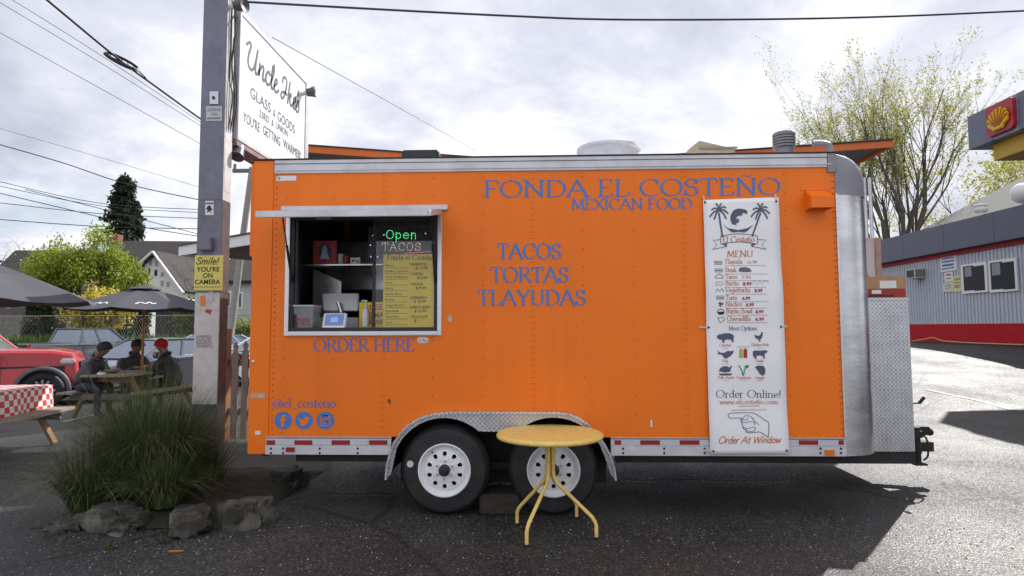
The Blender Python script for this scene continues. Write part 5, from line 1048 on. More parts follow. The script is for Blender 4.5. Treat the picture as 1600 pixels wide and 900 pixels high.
# ---------------------------------------------------------------- people
def person(loc, rz, label, jacket, trousers, lean, arm, hat):
    t = thing('person', label, 'person', loc, rz); V = []; E = []; RD = []; SEG = []
    def v(p, r): V.append(Vector(p)); RD.append(r); return len(V) - 1
    def e(a, b, k): E.append((a, b)); SEG.append((a, b, k))
    sl = lambda d, z, y=0: (d * math.sin(lean), y, .53 + d * math.cos(lean) + z)
    pel = v((0, 0, .55), .185); wai = v(sl(.18, 0), .18); che = v(sl(.40, 0), .20); nec = v(sl(.55, .0), .07); hd0 = v((sl(.60, 0)[0] + .03, 0, sl(.60, 0)[2] + .01), .075); hd1 = v((sl(.68, 0)[0] + .05, 0, sl(.68, 0)[2] + .02), .098); hd2 = v((sl(.76, 0)[0] + .05, 0, sl(.76, 0)[2] + .02), .085)
    e(pel, wai, 0); e(wai, che, 0); e(che, nec, 0); e(nec, hd0, 2); e(hd0, hd1, 2); e(hd1, hd2, 2)
    nose = v((V[hd1].x + .115, 0, V[hd1].z - .01), .016); e(hd1, nose, 2)
    for s in (-1, 1):
        sh = v(sl(.46, -.02, s * .21), .10); el = v((V[che].x + arm[0], s * .26, V[che].z - .24), .075); wr = v((V[che].x + arm[1], s * .12, .80), .036); e(che, sh, 0); e(sh, el, 0); e(el, wr, 0)
        pa = v((V[wr].x + .07, s * .09, .80), .032); e(wr, pa, 2)
        for f in range(4): a = v((V[pa].x + .04, s * (.06 + .02 * f), .80), .009); b = v((V[a].x + .035 - .004 * abs(f - 1), s * (.055 + .02 * f), .782), .0075); e(pa, a, 2); e(a, b, 2)
        a = v((V[wr].x + .05, s * .04, .805), .010); e(pa, a, 2)
        hp = v((  .03, s * .10, .53), .12); kn = v((.44, s * .15, .54), .075); an = v((.40, s * .15, .10), .05); to = v((.54, s * .16, .05), .045); e(pel, hp, 1); e(hp, kn, 1); e(kn, an, 1); e(an, to, 3)
        ear = v((V[hd1].x, s * .10, V[hd1].z - .005), .018); e(hd1, ear, 2)
    me = bpy.data.meshes.new('p'); me.from_pydata([tuple(x) for x in V], E, []); ob = bpy.data.objects.new('p', me); C.objects.link(ob)
    sk = ob.modifiers.new('s', 'SKIN'); sk.branch_smoothing = .6; ob.modifiers.new('u', 'SUBSURF').levels = 1
    for i, d in enumerate(me.skin_vertices[0].data): d.radius = (RD[i],) * 2; d.use_root = (i == 0)
    dg = bpy.context.evaluated_depsgraph_get(); dg.update(); m2 = bpy.data.meshes.new_from_object(ob.evaluated_get(dg)); bpy.data.objects.remove(ob); m2.name = 'body'
    M_sk = mat('skin', (.24, .13, .085), .55); M_sh = mat('shoe', (.02, .02, .022), .6); m2.materials.clear()
    for k in (jacket, trousers, M_sk, M_sh): m2.materials.append(k)
    for f in m2.polygons:
        best = (9, 0); c_ = f.center
        for a, b, k in SEG:
            A, B = V[a], V[b]; d = B - A; q = max(0, min(1, (c_ - A).dot(d) / max(d.length_squared, 1e-9))); dist = (c_ - A - d * q).length - (RD[a] * (1 - q) + RD[b] * q) * .9
            if dist < best[0]: best = (dist, k)
        f.material_index = best[1]; f.use_smooth = True
    bo = bpy.data.objects.new('body', m2); C.objects.link(bo); bo.parent = t
    h = V[hd1]; top = V[hd2]
    for s in (-1, 1): MB().lathe([(0, -.011), (.008, -.006), (.01, 0), (.007, .007), (0, .011)], (h.x + .085, s * .032, h.z + .02), XA, 8).build('eye', mat('eye_dark', (.02, .015, .012), .2), t, world=False, smooth=True)
    m = MB(); m.lathe([(.112, -.03), (.116, .0), (.108, .05), (.085, .09), (.045, .115), (0, .12)], (top.x - .012, 0, top.z - .045), Vector((-math.sin(lean) * .2 - .15, 0, 1)), 18)
    if hat[0] == 'cap': m.prism([(.07, -.085), (.16, -.06), (.19, 0), (.16, .06), (.07, .085)], (top.x - .01, 0, top.z - .055), XA, YA, (0, 0, .014))
    m.build({'beanie': 'beanie', 'cap': 'cap', 'hood': 'hood'}[hat[0]], hat[1], t, world=False, smooth=True)
    m = MB(); m.lathe([(.075, 0), (.098, .03), (.09, .06)], V[nec] - Vector((.0, 0, .03)), Vector((math.sin(lean), 0, math.cos(lean))), 14); m.build('collar', jacket, t, world=False, smooth=True)
M_jg = mat('grey_jacket', (.075, .072, .088), .8, var=.2, scale=9, bump=.3, bscale=12); M_jb = mat('black_jacket', (.014, .014, .016), .6, var=.4, scale=9, bump=.35, bscale=11); M_jd = mat('charcoal_shirt', (.05, .05, .06), .8, var=.3, bump=.3, bscale=12); M_den = mat('dark_denim', (.03, .034, .05), .8, var=.2); 
person((-7.68, 10.25, 0), R(2), 'person in a grey hooded jacket hunched over the table, leftmost seated', M_jg, M_den, .50, (.15, .33), ('hood', mat('hood_dark', (.02, .02, .03), .8)))
person((-7.68, 11.45, 0), R(-28), 'person in a dark cap seated behind the umbrella pole', M_jd, M_den, .42, (.15, .34), ('cap', mat('cap_dark', (.025, .02, .016), .8)))
person((-6.42, 10.95, 0), R(176), 'person in a black puffer jacket and red knit beanie', M_jb, mat('black_trousers', (.012, .012, .014), .8), .38, (.17, .34), ('beanie', mat('red_knit', (.42, .015, .02), .9, bump=.5, bscale=40)))
# loose grit gathered on the asphalt
rg_ = random.Random(12); gr_ = MB()
for i in range(700):
    x, y = rg_.uniform(-4.5, 4.5), rg_.uniform(3.4, 5.0) if i % 3 else rg_.uniform(3.4, 9); s = rg_.uniform(.003, .009) ; p = Vector((x, y, gz(x, y) + .002)); a = rg_.uniform(0, 6.28); e1 = Vector((math.cos(a), math.sin(a), 0)) * s; e2 = Vector((-math.sin(a), math.cos(a), 0)) * s * rg_.uniform(.6, 1)
    gr_.add([p - e1, p + e2, p + e1, p - e2, p + ZA * s], [(0, 1, 4), (1, 2, 4), (2, 3, 4), (3, 0, 4)], i % 2)
tag(gr_.build('gravel', [mat('grit_pale', (.34, .32, .29), .8), mat('grit_brown', (.14, .10, .07), .8)], fix=False), 'loose pale grit scattered over the asphalt', 'gravel', kind='stuff')
# ================================================================== parked vehicles (local +x = forward, wheels on z = 0)
M_rub = M_tyre; M_cg = mat('car_glass', (.20, .23, .28), .06, .55, spec=.9, var=.1); M_chr = mat('chrome', (.7, .7, .72), .15, 1); M_lens = mat('head_lamp', (.62, .62, .64), .12, spec=.9); M_tl = mat('tail_lamp', (.38, .015, .012), .15, spec=.8); M_tri = mat('car_trim', (.02, .02, .022), .5); M_alloy = mat('alloy', (.48, .48, .5), .3, .8)
def vehicle(name, label, cat, loc, rz, paint, spec, group='parked vehicles'):
    t = thing(name, label, cat, loc, rz, group); W = spec['w'] / 2; wr = spec['wr']; ax = spec['axles']
    def sideout(pts):                                            # outline with wheel arches cut from the sill line
        z0 = spec['sill']; out = list(pts)
        for x in sorted(ax, reverse=True):
            ra = wr * 1.2; k0 = math.asin(max(-1, min(1, (z0 - wr) / ra))); out += [(x + ra * math.cos(k0 + (math.pi - 2 * k0) * i / 12), wr + ra * math.sin(k0 + (math.pi - 2 * k0) * i / 12)) for i in range(13)]
        return out
    # lofted body: ring positions across the width give rounded shoulders
    outl = sideout(spec['body']); zmax = max(z for _, z in outl); xc = sum(x for x, _ in outl) / len(outl)
    xs_ = [x for x, _ in outl]; x0, x1 = min(xs_), max(xs_)
    rows = []
    for yy, ins in ((-1, .0), (-.94, .035), (-.80, .05), (.80, .05), (.94, .035), (1, .0)):
        row = []
        for x, z in outl:
            end = min(x - x0, x1 - x) ; tap = spec.get('taper', .12) * max(0, 1 - end / .7) ** 1.6
            zz2 = z if z < spec['belt'] - .22 else z - (.05 - ins) * 1.0
            if abs(yy) == 1 and z >= spec['belt'] - .30: zz2 -= .02
            side = W * yy * (1 - tap) * (1 - .03 * max(0, (z - .75)))
            row.append(Vector((x - (math.copysign(.05 - ins, x - xc) if end < .05 else 0), side, zz2)))
        rows.append(row)
    n = len(outl); m = MB(); m.add([p for r in rows for p in r], [(j * n + i, j * n + (i + 1) % n, (j + 1) * n + (i + 1) % n, (j + 1) * n + i) for j in range(5) for i in range(n)] + [tuple(range(n)), tuple(range(5 * n, 6 * n))])
    body = m.build('body', paint, t, world=False, smooth=True, ang=32)
    MB().box(x0 + .25, x1 - .25, -W * .9, W * .9, spec['sill'] - .04, spec['belt'] - .3).build('underbody', M_tri, t, world=False)
    # cabin: glass block, roof, pillars
    b0, b1, r0, r1, zb, zr = spec['cabin']; wi = W * .93; wt = W * spec.get('roofw', .74)
    bot = [(b0, -wi, zb), (b1, -wi, zb), (b1, wi, zb), (b0, wi, zb)]; top = [(r0, -wt, zr), (r1, -wt, zr), (r1, wt, zr), (r0, wt, zr)]
    fs = [(0, 1, 5, 4), (1, 2, 6, 5), (2, 3, 7, 6), (3, 0, 4, 7), (4, 5, 6, 7)]
    MB().add(bot + top, fs).build('window_glass', M_cg, t, world=False, bevel=.02)
    rf = MB(); cxr = (r0 + r1) / 2
    def rfn(u, v):
        x = r0 - .06 + (r1 - r0 + .12) * u; y = (-wt - .03) + (2 * wt + .06) * v; return Vector((x, y, zr + .05 * (1 - (2 * u - 1) ** 4) * (1 - (2 * v - 1) ** 4) - .012))
    rf.grid(rfn, 12, 10); rf.build('roof', paint, t, world=False, smooth=True)
    B, T4 = [Vector(p) for p in bot], [Vector(p) for p in top]
    for i in range(4): MB().beam(B[i] * 1.0 + Vector((0, 0, -.02)), T4[i] + Vector((0, 0, .01)), .085, .05, up=(1, 0, 0)).build('pillar', paint, t, world=False)
    for s in (-1, 1):
        for f in spec.get('mid', (.5,)):
            p = Vector((b0 + (b1 - b0) * f, s * (wi + .004), zb)); q = Vector((r0 + (r1 - r0) * f, s * (wt + .006), zr)); MB().beam(p, q, .07, .02, up=(0, 1, 0)).build('door_pillar', spec.get('pcol', paint), t, world=False)
        p, q = Vector((b0, s * wi, zb - .01)), Vector((b1, s * wi, zb - .01)); MB().beam(p, q, .04, .035).build('belt_trim', spec.get('trim', M_chr), t, world=False)
        p, q = Vector((r0, s * wt, zr)), Vector((r1, s * wt, zr)); MB().beam(p, q, .05, .04).build('roof_rail', paint, t, world=False)
        for xd in spec['doors']: 
            MB().box(xd - .004, xd + .004, s * (W - .004) - .006, s * (W - .004) + .006, spec['sill'] + .1, spec['belt'] - .06).build('door_seam', M_tri, t, world=False)
        for xh in spec['handles']: MB().box(xh - .1, xh + .1, s * (W + .012) - .012, s * (W + .012) + .012, spec['belt'] - .16, spec['belt'] - .125).build('door_handle', spec.get('trim', M_chr), t, world=False, bevel=.006)
        mx = spec['mirror']; MB().box(mx - .09, mx + .07, s * (W + .13) - .09, s * (W + .13) + .09, zb + .0, zb + .17).build('mirror', spec.get('mcol', paint), t, world=False, bevel=.03)
        hx, hz, hl, hh = spec['lamp']; MB().box(hx - hl, hx, s * W * .72 - .16, s * W * .72 + .16, hz - hh, hz + hh).build('headlight', M_lens, t, world=False, bevel=.03)
        tx_, tz_, tl_, th_ = spec['tail']; MB().box(tx_ - .02, tx_ + tl_, s * W * .9 - .09, s * W * .9 + .075, tz_ - th_, tz_ + th_).build('tail_light', M_tl, t, world=False, bevel=.02)
        for x in ax:
            c_ = Vector((x, s * (W - .13), wr)); d = Vector((0, s, 0))
            MB().lathe([(wr * .62, .11), (wr * .70, .125), (wr * .93, .115), (wr, .08), (wr, -.10), (wr * .6, -.12)], c_, d, 36).build('tyre', M_rub, t, world=False, smooth=True)
            r_ = MB(); r_.lathe([(wr * .64, .11), (wr * .6, .10), (wr * .57, .04), (wr * .2, .04), (0, .04)], c_, d, 30, 1); rim = r_.build('rim', [M_alloy, M_tri], t, world=False, smooth=True)
            sp = MB(); u_ = Vector((1, 0, 0)); 
            for k in range(spec.get('spokes', 6)):
                a = 2 * math.pi * k / spec.get('spokes', 6); e_ = u_ * math.cos(a) + ZA * math.sin(a); sp.beam(c_ + d * .085 + e_ * .02, c_ + d * .1 + e_ * wr * .6, .05 if wr > .36 else .04, .03, up=d)
            sp.lathe([(wr * .16, .07), (wr * .16, .11), (0, .115)], c_, d, 14); sp.build('spokes', M_alloy, rim, world=False)
            if spec.get('flare'):
                f = MB(); N_ = 16
                f.grid(lambda u, v: Vector((x + (wr * (1.16 + .2 * v)) * math.cos(-.12 + (math.pi + .24) * u), s * (W + .035 - .03 * v), wr + (wr * (1.16 + .2 * v)) * math.sin(-.12 + (math.pi + .24) * u))), N_, 2); o_ = f.build('wheel_flare', spec['flare'], t, world=False, smooth=True); sd_ = o_.modifiers.new('s', 'SOLIDIFY'); sd_.thickness = .05; sd_.offset = -1 if s < 0 else 1
    for nm, (x_, y0_, y1_, z0_, z1_), mm in spec['front']: MB().box(x_ - .05, x_ + .02, y0_, y1_, z0_, z1_).build(nm, mm, t, world=False, bevel=.015)
    return t, W
sed = dict(w=1.84, wr=.33, axles=(-1.40, 1.42), sill=.24, belt=.98, body=[(-2.38, .34), (-2.42, .6), (-2.40, .88), (-2.30, 1.02), (-1.75, 1.08), (-.6, 1.05), (.75, 1.0), (1.3, .95), (1.9, .84), (2.25, .70), (2.40, .56), (2.42, .34), (2.30, .24)], cabin=(-1.95, 1.25, -1.0, .35, .98, 1.44), doors=(-.85, .18, 1.1), handles=(-.62, .42), mirror=.95, lamp=(2.30, .68, .38, .06), tail=(-2.42, .86, .3, .07), front=[('grille', (2.41, -.42, .42, .36, .62), M_tri)] + [('grille_bar', (2.425, -.4, .4, .38 + .05 * k, .395 + .05 * k), M_chr) for k in range(5)] + [('bumper_lip', (2.40, -.85, .85, .25, .31), M_tri), ('number_plate', (2.43, -.16, .16, .42, .5), M_stk)], spokes=10, mid=(.30, .62), taper=.16)
M_car1 = mat('midnight_blue_paint', (.085, .095, .13), .25, .7, coat=1, var=.05); M_car2 = mat('red_car_paint', (.52, .018, .022), .25, .1, coat=.8, var=.04); M_car3 = mat('charcoal_paint', (.12, .125, .14), .28, .6, coat=.9, var=.05); M_car4 = mat('silver_paint', (.50, .52, .56), .28, .5, coat=.6, var=.05)
def hd(x, y): return math.atan2(y, x)
vehicle('sedan', 'dark blue sedan parked nose-out behind the picnic table', 'car', (-10.2, 16.5, -.22), hd(-.3, -.95), M_car1, sed)
pick = dict(w=1.90, wr=.385, axles=(-1.75, 1.72), sill=.42, belt=1.16, body=[(-2.70, .55), (-2.72, .85), (-2.70, 1.16), (-2.6, 1.18), (-.75, 1.18), (.9, 1.15), (1.3, 1.15), (2.0, 1.13), (2.34, 1.06), (2.44, .9), (2.46, .6), (2.42, .46), (2.3, .42)], cabin=(-.85, 1.25, -.62, .55, 1.14, 1.74), doors=(-.68, .15, 1.12), handles=(.0, .9 - .62), mirror=1.0, lamp=(2.40, .93, .34, .1), tail=(-2.72, .98, .08, .17), front=[('grille', (2.46, -.5, .5, .68, .98), M_tri), ('bumper', (2.50, -.9, .9, .45, .64), M_tri), ('tailgate', (-2.70, -.78, .78, .68, 1.16), M_tri)], spokes=6, mid=(.42,), taper=.10, flare=mat('flare_grey', (.10, .10, .11), .55), trim=M_tri, mcol=M_tri, roofw=.78)
pk1 = dict(pick); pk1['axles'] = (-1.75, 1.86); pk1['taper'] = .3; pk1['cabin'] = (-.9, 1.12, -.65, .42, 1.2, 1.82); pk1['mirror'] = .98; pk1['doors'] = (-1.1, -.1, 1.15); pk1['belt'] = 1.2; pk1['lamp'] = (2.40, 1.0, .26, .06); pk1['spokes'] = 12; pk1['body'] = [(x, z + (.12 if z > .8 and x > -2.6 else 0)) for x, z in pick['body']]
vehicle('pickup_truck', 'red pickup truck entering the left edge', 'truck', (-12.62, 12.85, -.2), R(30), M_car2, pk1)
pk2 = dict(pick); pk2['flare'] = mat('flare_silver', (.4, .41, .43), .4, .3); pk2['body'] = [(x, z) for x, z in pick['body']]
tk, Wk = vehicle('pickup_truck', 'charcoal pickup truck seen from behind between red truck and sedan', 'truck', (-18.6, 25.0, -.22), hd(.3, .95), M_car3, pk2)
MB().box(-2.62, -.92, -.78, .78, 1.10, 1.185).build('bed_cover', M_tri, tk, world=False, bevel=.01)
vehicle('sedan', 'silver car whose roof shows behind the dark sedan', 'car', (-13.6, 25.5, -.22), hd(-.5, -.85), M_car4, sed)
vehicle('sedan', 'pale car glimpsed through the picket fence gap', 'car', (-8.6, 20.5, -.2), hd(-.35, -.95), mat('pearl_paint', (.6, .62, .66), .25, .2, coat=.6), sed)

# ================================================================== bank, fences and houses behind the lot
M_turf = mat('turf', (.05, .085, .02), .9, var=.5, scale=3, bump=.8, bscale=30)
bk = MB(); bk.grid(lambda u, v: Vector((-75 + 70 * u, 29 + 60 * v, .95 + .5 * v + .06 * noise.noise((u * 40, v * 40, 0)))), 60, 20); bk.grid(lambda u, v: Vector((-75 + 70 * u, 28.7 + .3 * v, -.3 + 1.25 * v)), 60, 1)
tag(bk.build('bank', M_turf, smooth=True), kind='structure')
def simple(name, label, cat, mb, m, group=None, **k): return tag(mb.build(name, m, **k), label, cat, group)
simple('retaining_wall', 'low pink painted wall behind the red truck', 'wall', MB().box(-32, -20.7, 28.2, 28.6, -.3, .78), mat('pink_wall', (.42, .16, .14), .8, var=.15, bump=.2), bevel=.03)
simple('retaining_wall', 'low brown timber wall behind the charcoal truck', 'wall', MB().box(-20.6, -9, 28.25, 28.6, -.3, .72), mat('sleeper_brown', (.10, .06, .045), .8, var=.3, bump=.3), bevel=.03)
gr = random.Random(4); tg = MB()
for i in range(2600):
    x, y = gr.uniform(-34, -12), gr.uniform(28.8, 31); h = gr.uniform(.12, .4); a = gr.uniform(0, 3.14); d = Vector((math.cos(a), math.sin(a), 0)) * .035; p = Vector((x, y, .95)); tg.add([p - d, p + d, p + Vector((gr.uniform(-.1, .1), 0, h))], [(0, 1, 2)])
tag(tg.build('long_grass', mat('long_grass', (.08, .14, .025), .8, var=.4), fix=False), 'long green grass along the top of the bank', 'grass', kind='stuff')
def board_fence(x0, x1, y, z0, h, m, label, bw=.14, rails=True):
    t = thing('board_fence', label, 'fence', ((x0 + x1) / 2, y, z0)); k = 0; x = x0
    while x < x1: MB().box(x, x + bw - .012, y, y + .02, z0, z0 + h + .03 * math.sin(k * 1.7)).build('board', m, t); x += bw; k += 1
    for z in (.25, h - .3): MB().box(x0, x1, y + .021, y + .06, z0 + z, z0 + z + .09).build('rail', m, t)
    return t
M_gf = mat('grey_fence', (.13, .12, .11), .85, var=.3, scale=3)
board_fence(-34, -25.6, 33, .95, 1.75, M_gf, 'tall grey board fence at the left edge', .28)
board_fence(-22.5, -13.5, 36, 1.0, 1.6, mat('dark_fence', (.05, .04, .035), .85, var=.3), 'dark slatted fence under the white gabled house', .3)
t = thing('chain_link_fence', 'thin chain-link fence along the top of the bank', 'fence', (-22, 29.4, .95))
for k in range(10): MB().tube([(-33 + k * 2.2, 29.4, .9), (-33 + k * 2.2, 29.4, 2.2)], .035, 6).build('post', M_tri, t)
MB().tube([(-33, 29.4, 2.15), (-13.2, 29.4, 2.15)], .025, 6).build('top_rail', mat('galv', (.3, .3, .3), .5, .6), t)
ms = MB()
for k in range(150): x = -33 + k * .132; ms.beam((x, 29.4, .95), (x + .6, 29.4, 2.12), .003, .003); ms.beam((x + .6, 29.4, .95), (x, 29.4, 2.12), .003, .003)
ms.build('wire_mesh', mat('galv', (.3, .3, .3), .5, .6), t, kind='stuff')
M_rf = mat('dark_shingle', (.045, .038, .034), .85, var=.35, scale=6, bump=.4, bscale=9, dirt=(.05, .055, .03), dscale=1.5, damt=.5); M_rf2 = mat('grey_shingle', (.06, .053, .05), .85, var=.3, scale=6, bump=.4, bscale=9)
M_sid = mat('white_siding', (.84, .84, .82), .6, var=.06); M_trim = mat('white_trim', (.76, .76, .75), .5, var=.04); M_gls = mat('house_glass', (.03, .035, .045), .1, spec=.8)
def roof_slab(name, a, b, c, d, th, m, t): 
    a, b, c, d = map(Vector, (a, b, c, d)); n = (b - a).cross(d - a).normalized(); n = n if n.z > 0 else -n; MB().add([a, b, c, d] + [p - n * th for p in (a, b, c, d)], [(0, 1, 2, 3), (7, 6, 5, 4), (0, 4, 5, 1), (1, 5, 6, 2), (2, 6, 7, 3), (3, 7, 4, 0)]).build(name, m, t)
# white gabled house: gable faces the lot
Y0 = 42; ap = P(240, 391, Y0); el = P(208, 419, Y0); er = P(287, 455, Y0)
t = thing('house', 'white house with a steep gable and four small windows', 'house', (ap.x, Y0 + 4, 1.0), group='houses beyond the lot')
wall = [(el.x + .25, 1.0), (er.x - .35, 1.0), (er.x - .35, er.z + .25), (ap.x, ap.z - .25), (el.x + .25, el.z - .1)]
MB().prism(wall, (0, Y0 + .5, 0), XA, ZA, (0, 8, 0)).build('wall', M_sid, t)
for k in range(14): MB().box(el.x + .3, er.x - .4, Y0 + .485, Y0 + .499, 1.3 + k * .22, 1.32 + k * .22).build('siding_board', M_sid, t)
roof_slab('roof_slope', (ap.x, Y0, ap.z), (el.x, Y0, el.z), (el.x, Y0 + 9, el.z), (ap.x, Y0 + 9, ap.z), .14, M_rf, t); roof_slab('roof_slope', (ap.x, Y0, ap.z), (er.x, Y0, er.z), (er.x, Y0 + 9, er.z), (ap.x, Y0 + 9, ap.z), .14, M_rf, t)
for e_ in (el, er): MB().beam((ap.x, Y0 - .06, ap.z - .1), (e_.x, Y0 - .06, e_.z - .1), .1, .26, up=(0, 1, 0)).build('barge_board', M_trim, t)
def hwin(px0, py0, px1, py1, Y, t, dark=M_gls):
    a, b = P(px0, py1, Y), P(px1, py0, Y); w = MB().box(a.x, b.x, Y - .03, Y - .001, a.z, b.z).build('window', M_trim, t); MB().box(a.x + .08, b.x - .08, Y - .045, Y - .031, a.z + .08, b.z - .08).build('pane', dark, w)
for a in ((210, 417, 216, 429), (219, 417, 227, 430), (230, 418, 237, 431), (240, 420, 248, 433)): hwin(*a, Y0 + .5, t)
M_pgl = mat('pale_glass', (.34, .36, .38), .3)
for a in ((224, 404, 231, 415), (232, 400, 240, 416), (241, 406, 249, 418), (250, 424, 258, 434), (250, 437, 258, 449), (259, 439, 267, 450)): hwin(*a, Y0 + .5, t, M_pgl)
# broad dark roof behind it
Y1 = 50; a, b = P(160, 376, Y1), P(326, 377, Y1); e0, e1 = P(140, 452, Y1 - 5), P(345, 452, Y1 - 5)
t = thing('house', 'dark-roofed house with a small red chimney behind the gabled house', 'house', ((a.x + b.x) / 2, Y1, 1.0), group='houses beyond the lot')
roof_slab('roof_slope', a, b, e1, e0, .2, M_rf2, t); roof_slab('roof_slope', a, b, (b.x, Y1 + 5, e1.z), (a.x, Y1 + 5, e1.z), .2, M_rf2, t)
MB().box(e0.x + .5, e1.x - .5, Y1 - 4.6, Y1 + 4.6, 1.0, e0.z).build('wall', mat('tan_wall', (.2, .17, .14), .8), t)
q = P(185, 370, Y1); MB().box(q.x - .28, q.x + .28, Y1 - .5, Y1 + .2, q.z - .8, q.z + .15).build('chimney', mat('chimney_brick', (.24, .09, .06), .85, var=.3, bump=.4), t)
q = P(166, 390, Y1 - 1); MB().prism([(-1.0, 0), (1.0, 0), (0, 1.3)], (q.x, Y1 - 2.5, q.z - .9), XA, ZA, (0, 2, 0)).build('dormer', mat('dormer_blue', (.16, .22, .26), .7), t)
# left brown house
Y2 = 40; a, b = P(24, 391, Y2), P(150, 391, Y2); e0, e1 = P(-60, 470, Y2 - 4.5), P(205, 470, Y2 - 4.5)
t = thing('house', 'low house with a brown roof at the left behind the lime tree', 'house', ((a.x + b.x) / 2, Y2, 1.0), group='houses beyond the lot')
roof_slab('roof_slope', a, b, e1, e0, .2, M_rf, t); roof_slab('roof_slope', a, b, (b.x + 3, Y2 + 4.5, e1.z), (a.x - 3, Y2 + 4.5, e1.z), .2, M_rf, t)
MB().add([a, e0, (a.x - 3, Y2 + 4.5, e1.z)], [(0, 1, 2)]).build('roof_hip', M_rf, t)
MB().box(e0.x + 1, e1.x - 1, Y2 - 4, Y2 + 4, .9, e0.z).build('wall', mat('pale_siding', (.5, .5, .48), .7), t)
for a in ((0, 474, 11, 484), (16, 474, 34, 484)): hwin(*a, Y2 - 4.01, t)
# small pale house glimpsed by the utility pole
t = thing('house', 'pale house glimpsed between the steel pole and the trailer', 'house', (-15.5, 33, 1.0), group='houses beyond the lot')
MB().box(-17.5, -11.5, 33, 38, .9, 4.2).build('wall', mat('grey_siding', (.42, .42, .42), .7, var=.1), t); roof_slab('roof_slope', (-18, 32.6, 4.1), (-11, 32.6, 4.1), (-11, 35.5, 5.6), (-18, 35.5, 5.6), .15, M_rf, t)
for a in ((352, 455, 362, 480), (371, 456, 380, 482)): hwin(*a, 33, t)
MB().box(-17.4, -11.6, 32.3, 32.36, 1.0, 1.7).build('porch_rail', M_trim, t)
# shelter roof with a white edge
t = thing('shelter', 'flat shelter roof with a white edge behind the steel pole', 'shelter', (-6.5, 13, 0))
u = Vector((-.817, .577, 0)); w = Vector((.577, .817, 0)); o = Vector((-5.3, 11.9, 3.30)); A, B_ = o - u * .6, o + u * 3.6
def slab(p, q, d, z0, z1, nm, m): MB().add([Vector((r.x, r.y, z)) for z in (z0, z1) for r in (p, q, q + w * d, p + w * d)], [(3, 2, 1, 0), (4, 5, 6, 7), (0, 1, 5, 4), (1, 2, 6, 5), (2, 3, 7, 6), (3, 0, 4, 7)]).build(nm, m, t)
slab(A, B_, .05, 3.2, 3.42, 'fascia', M_trim); slab(A + w * .05, B_ + w * .05, 3.2, 3.24, 3.40, 'soffit', mat('soffit_brown', (.13, .10, .085), .8, var=.3, scale=2)); slab(A - w * .03, B_ - w * .03, 3.3, 3.421, 3.45, 'roof_sheet', M_tri)
for p in (B_ - u * .9 + w * .3, A + u * .3 + w * .3, B_ - u * .9 + w * 2.8): MB().box(p.x - .06, p.x + .06, p.y - .06, p.y + .06, -.2, 3.24).build('post', M_pbr, t)
# leaning utility pole
a, b = P(361, 512, 26), P(394, 262, 26); t = thing('utility_pole', 'leaning pale utility pole beside the trailer corner', 'utility pole', a)
MB().tube([a + (a - b) * .25, a, b], [.17, .16, .12], 12).build('pole_shaft', mat('pole_timber', (.28, .26, .24), .8, var=.25, aniso=(5, 5, 1)), t, smooth=True); c_ = P(384, 267, 26); MB().box(c_.x - .55, c_.x + .5, 25.9, 26.05, c_.z - .07, c_.z + .07).build('crossarm', M_grw, t); MB().box(c_.x - .52, c_.x - .42, 25.93, 26.02, c_.z + .07, c_.z + .3).build('insulator', M_grw, t)
# painted bay lines
for k, (a, b) in enumerate((((0, 652), (105, 646)), ((98, 660), (215, 633)), ((60, 640), (140, 628)))):
    p, q = G(*a), G(*b); d = (q - p).normalized(); s = Vector((-d.y, d.x, 0)) * .05; m = MB(); N_ = 12
    m.grid(lambda u, v: (lambda r: Vector((r.x, r.y, gz(r.x, r.y) + .008)))(p.lerp(q, u) + s * (2 * v - 1)), N_, 1); tag(m.build('bay_line', mat('worn_white_line', (.4, .4, .38), .8, var=.4, scale=20)), None, None, None, 'structure')
# ================================================================== filling station at the right, canopy behind the trailer
XB = 15.0; ZG = .85
M_sdg = mat('grey_siding_metal', (.48, .51, .58), .5, .1, var=.08, scale=2, dirt=(.28, .28, .30), dscale=2, damt=.4); M_fas = mat('slate_fascia', (.085, .092, .135), .45, var=.06); M_redb = mat('red_band', (.42, .010, .018), .6, var=.15, spec=.15); M_rdd = mat('dark_red_trim', (.36, .012, .02), .6)
t = thing('station_building', 'grey-sided station shop with slate fascia and red base', 'building', (XB + 3.5, 18, ZG))
yf = PX(1376, 400, XB).y; yn = 9.0
zt, zf, zr_ = PX(1600, 323, XB).z, PX(1600, 373, XB).z, PX(1500, 506, XB).z
MB().box(XB, XB + 7, yn, yf, ZG - .3, zf).build('wall', M_sdg, t)
rb = MB(); k = yn
while k < yf: rb.box(XB - .022, XB - .0005, k, k + .06, zr_ + .002, zf - .15); k += .165
rb.build('siding_ribs', M_sdg, t, kind='stuff')
MB().box(XB - .03, XB - .0003, yn, yf + .02, ZG - .3, zr_).build('red_base', M_redb, t); MB().box(XB - .05, XB - .031, yn, yf + .02, ZG - .3, ZG + .06).build('plinth', M_tri, t)
MB().box(XB - .06, XB - .0004, yn, yf + .02, zf - .16, zf + .0).build('red_trim', M_rdd, t)
y = yf + .25
while y > yn: MB().box(XB - .32, XB + .3, y - 2.395, y, zf + .002, zt).build('fascia_panel', M_fas, t, bevel=.006); y -= 2.4
MB().box(XB - .3, XB + 7.2, yf + .255, yf + .3, zf, zt).build('fascia_return', M_fas, t)
MB().box(XB + .3, XB + 7, yn, yf + .2, zt - .3, zt - .2).build('flat_roof', M_rf2, t)
a, b = PX(1415, 348, XB + 2.0), PX(1600, 288, XB + 4.0); M_rf3 = mat('grey_green_shingle', (.12, .12, .115), .85, var=.18, scale=14, bump=.3, bscale=30)
zt2 = zt - .1
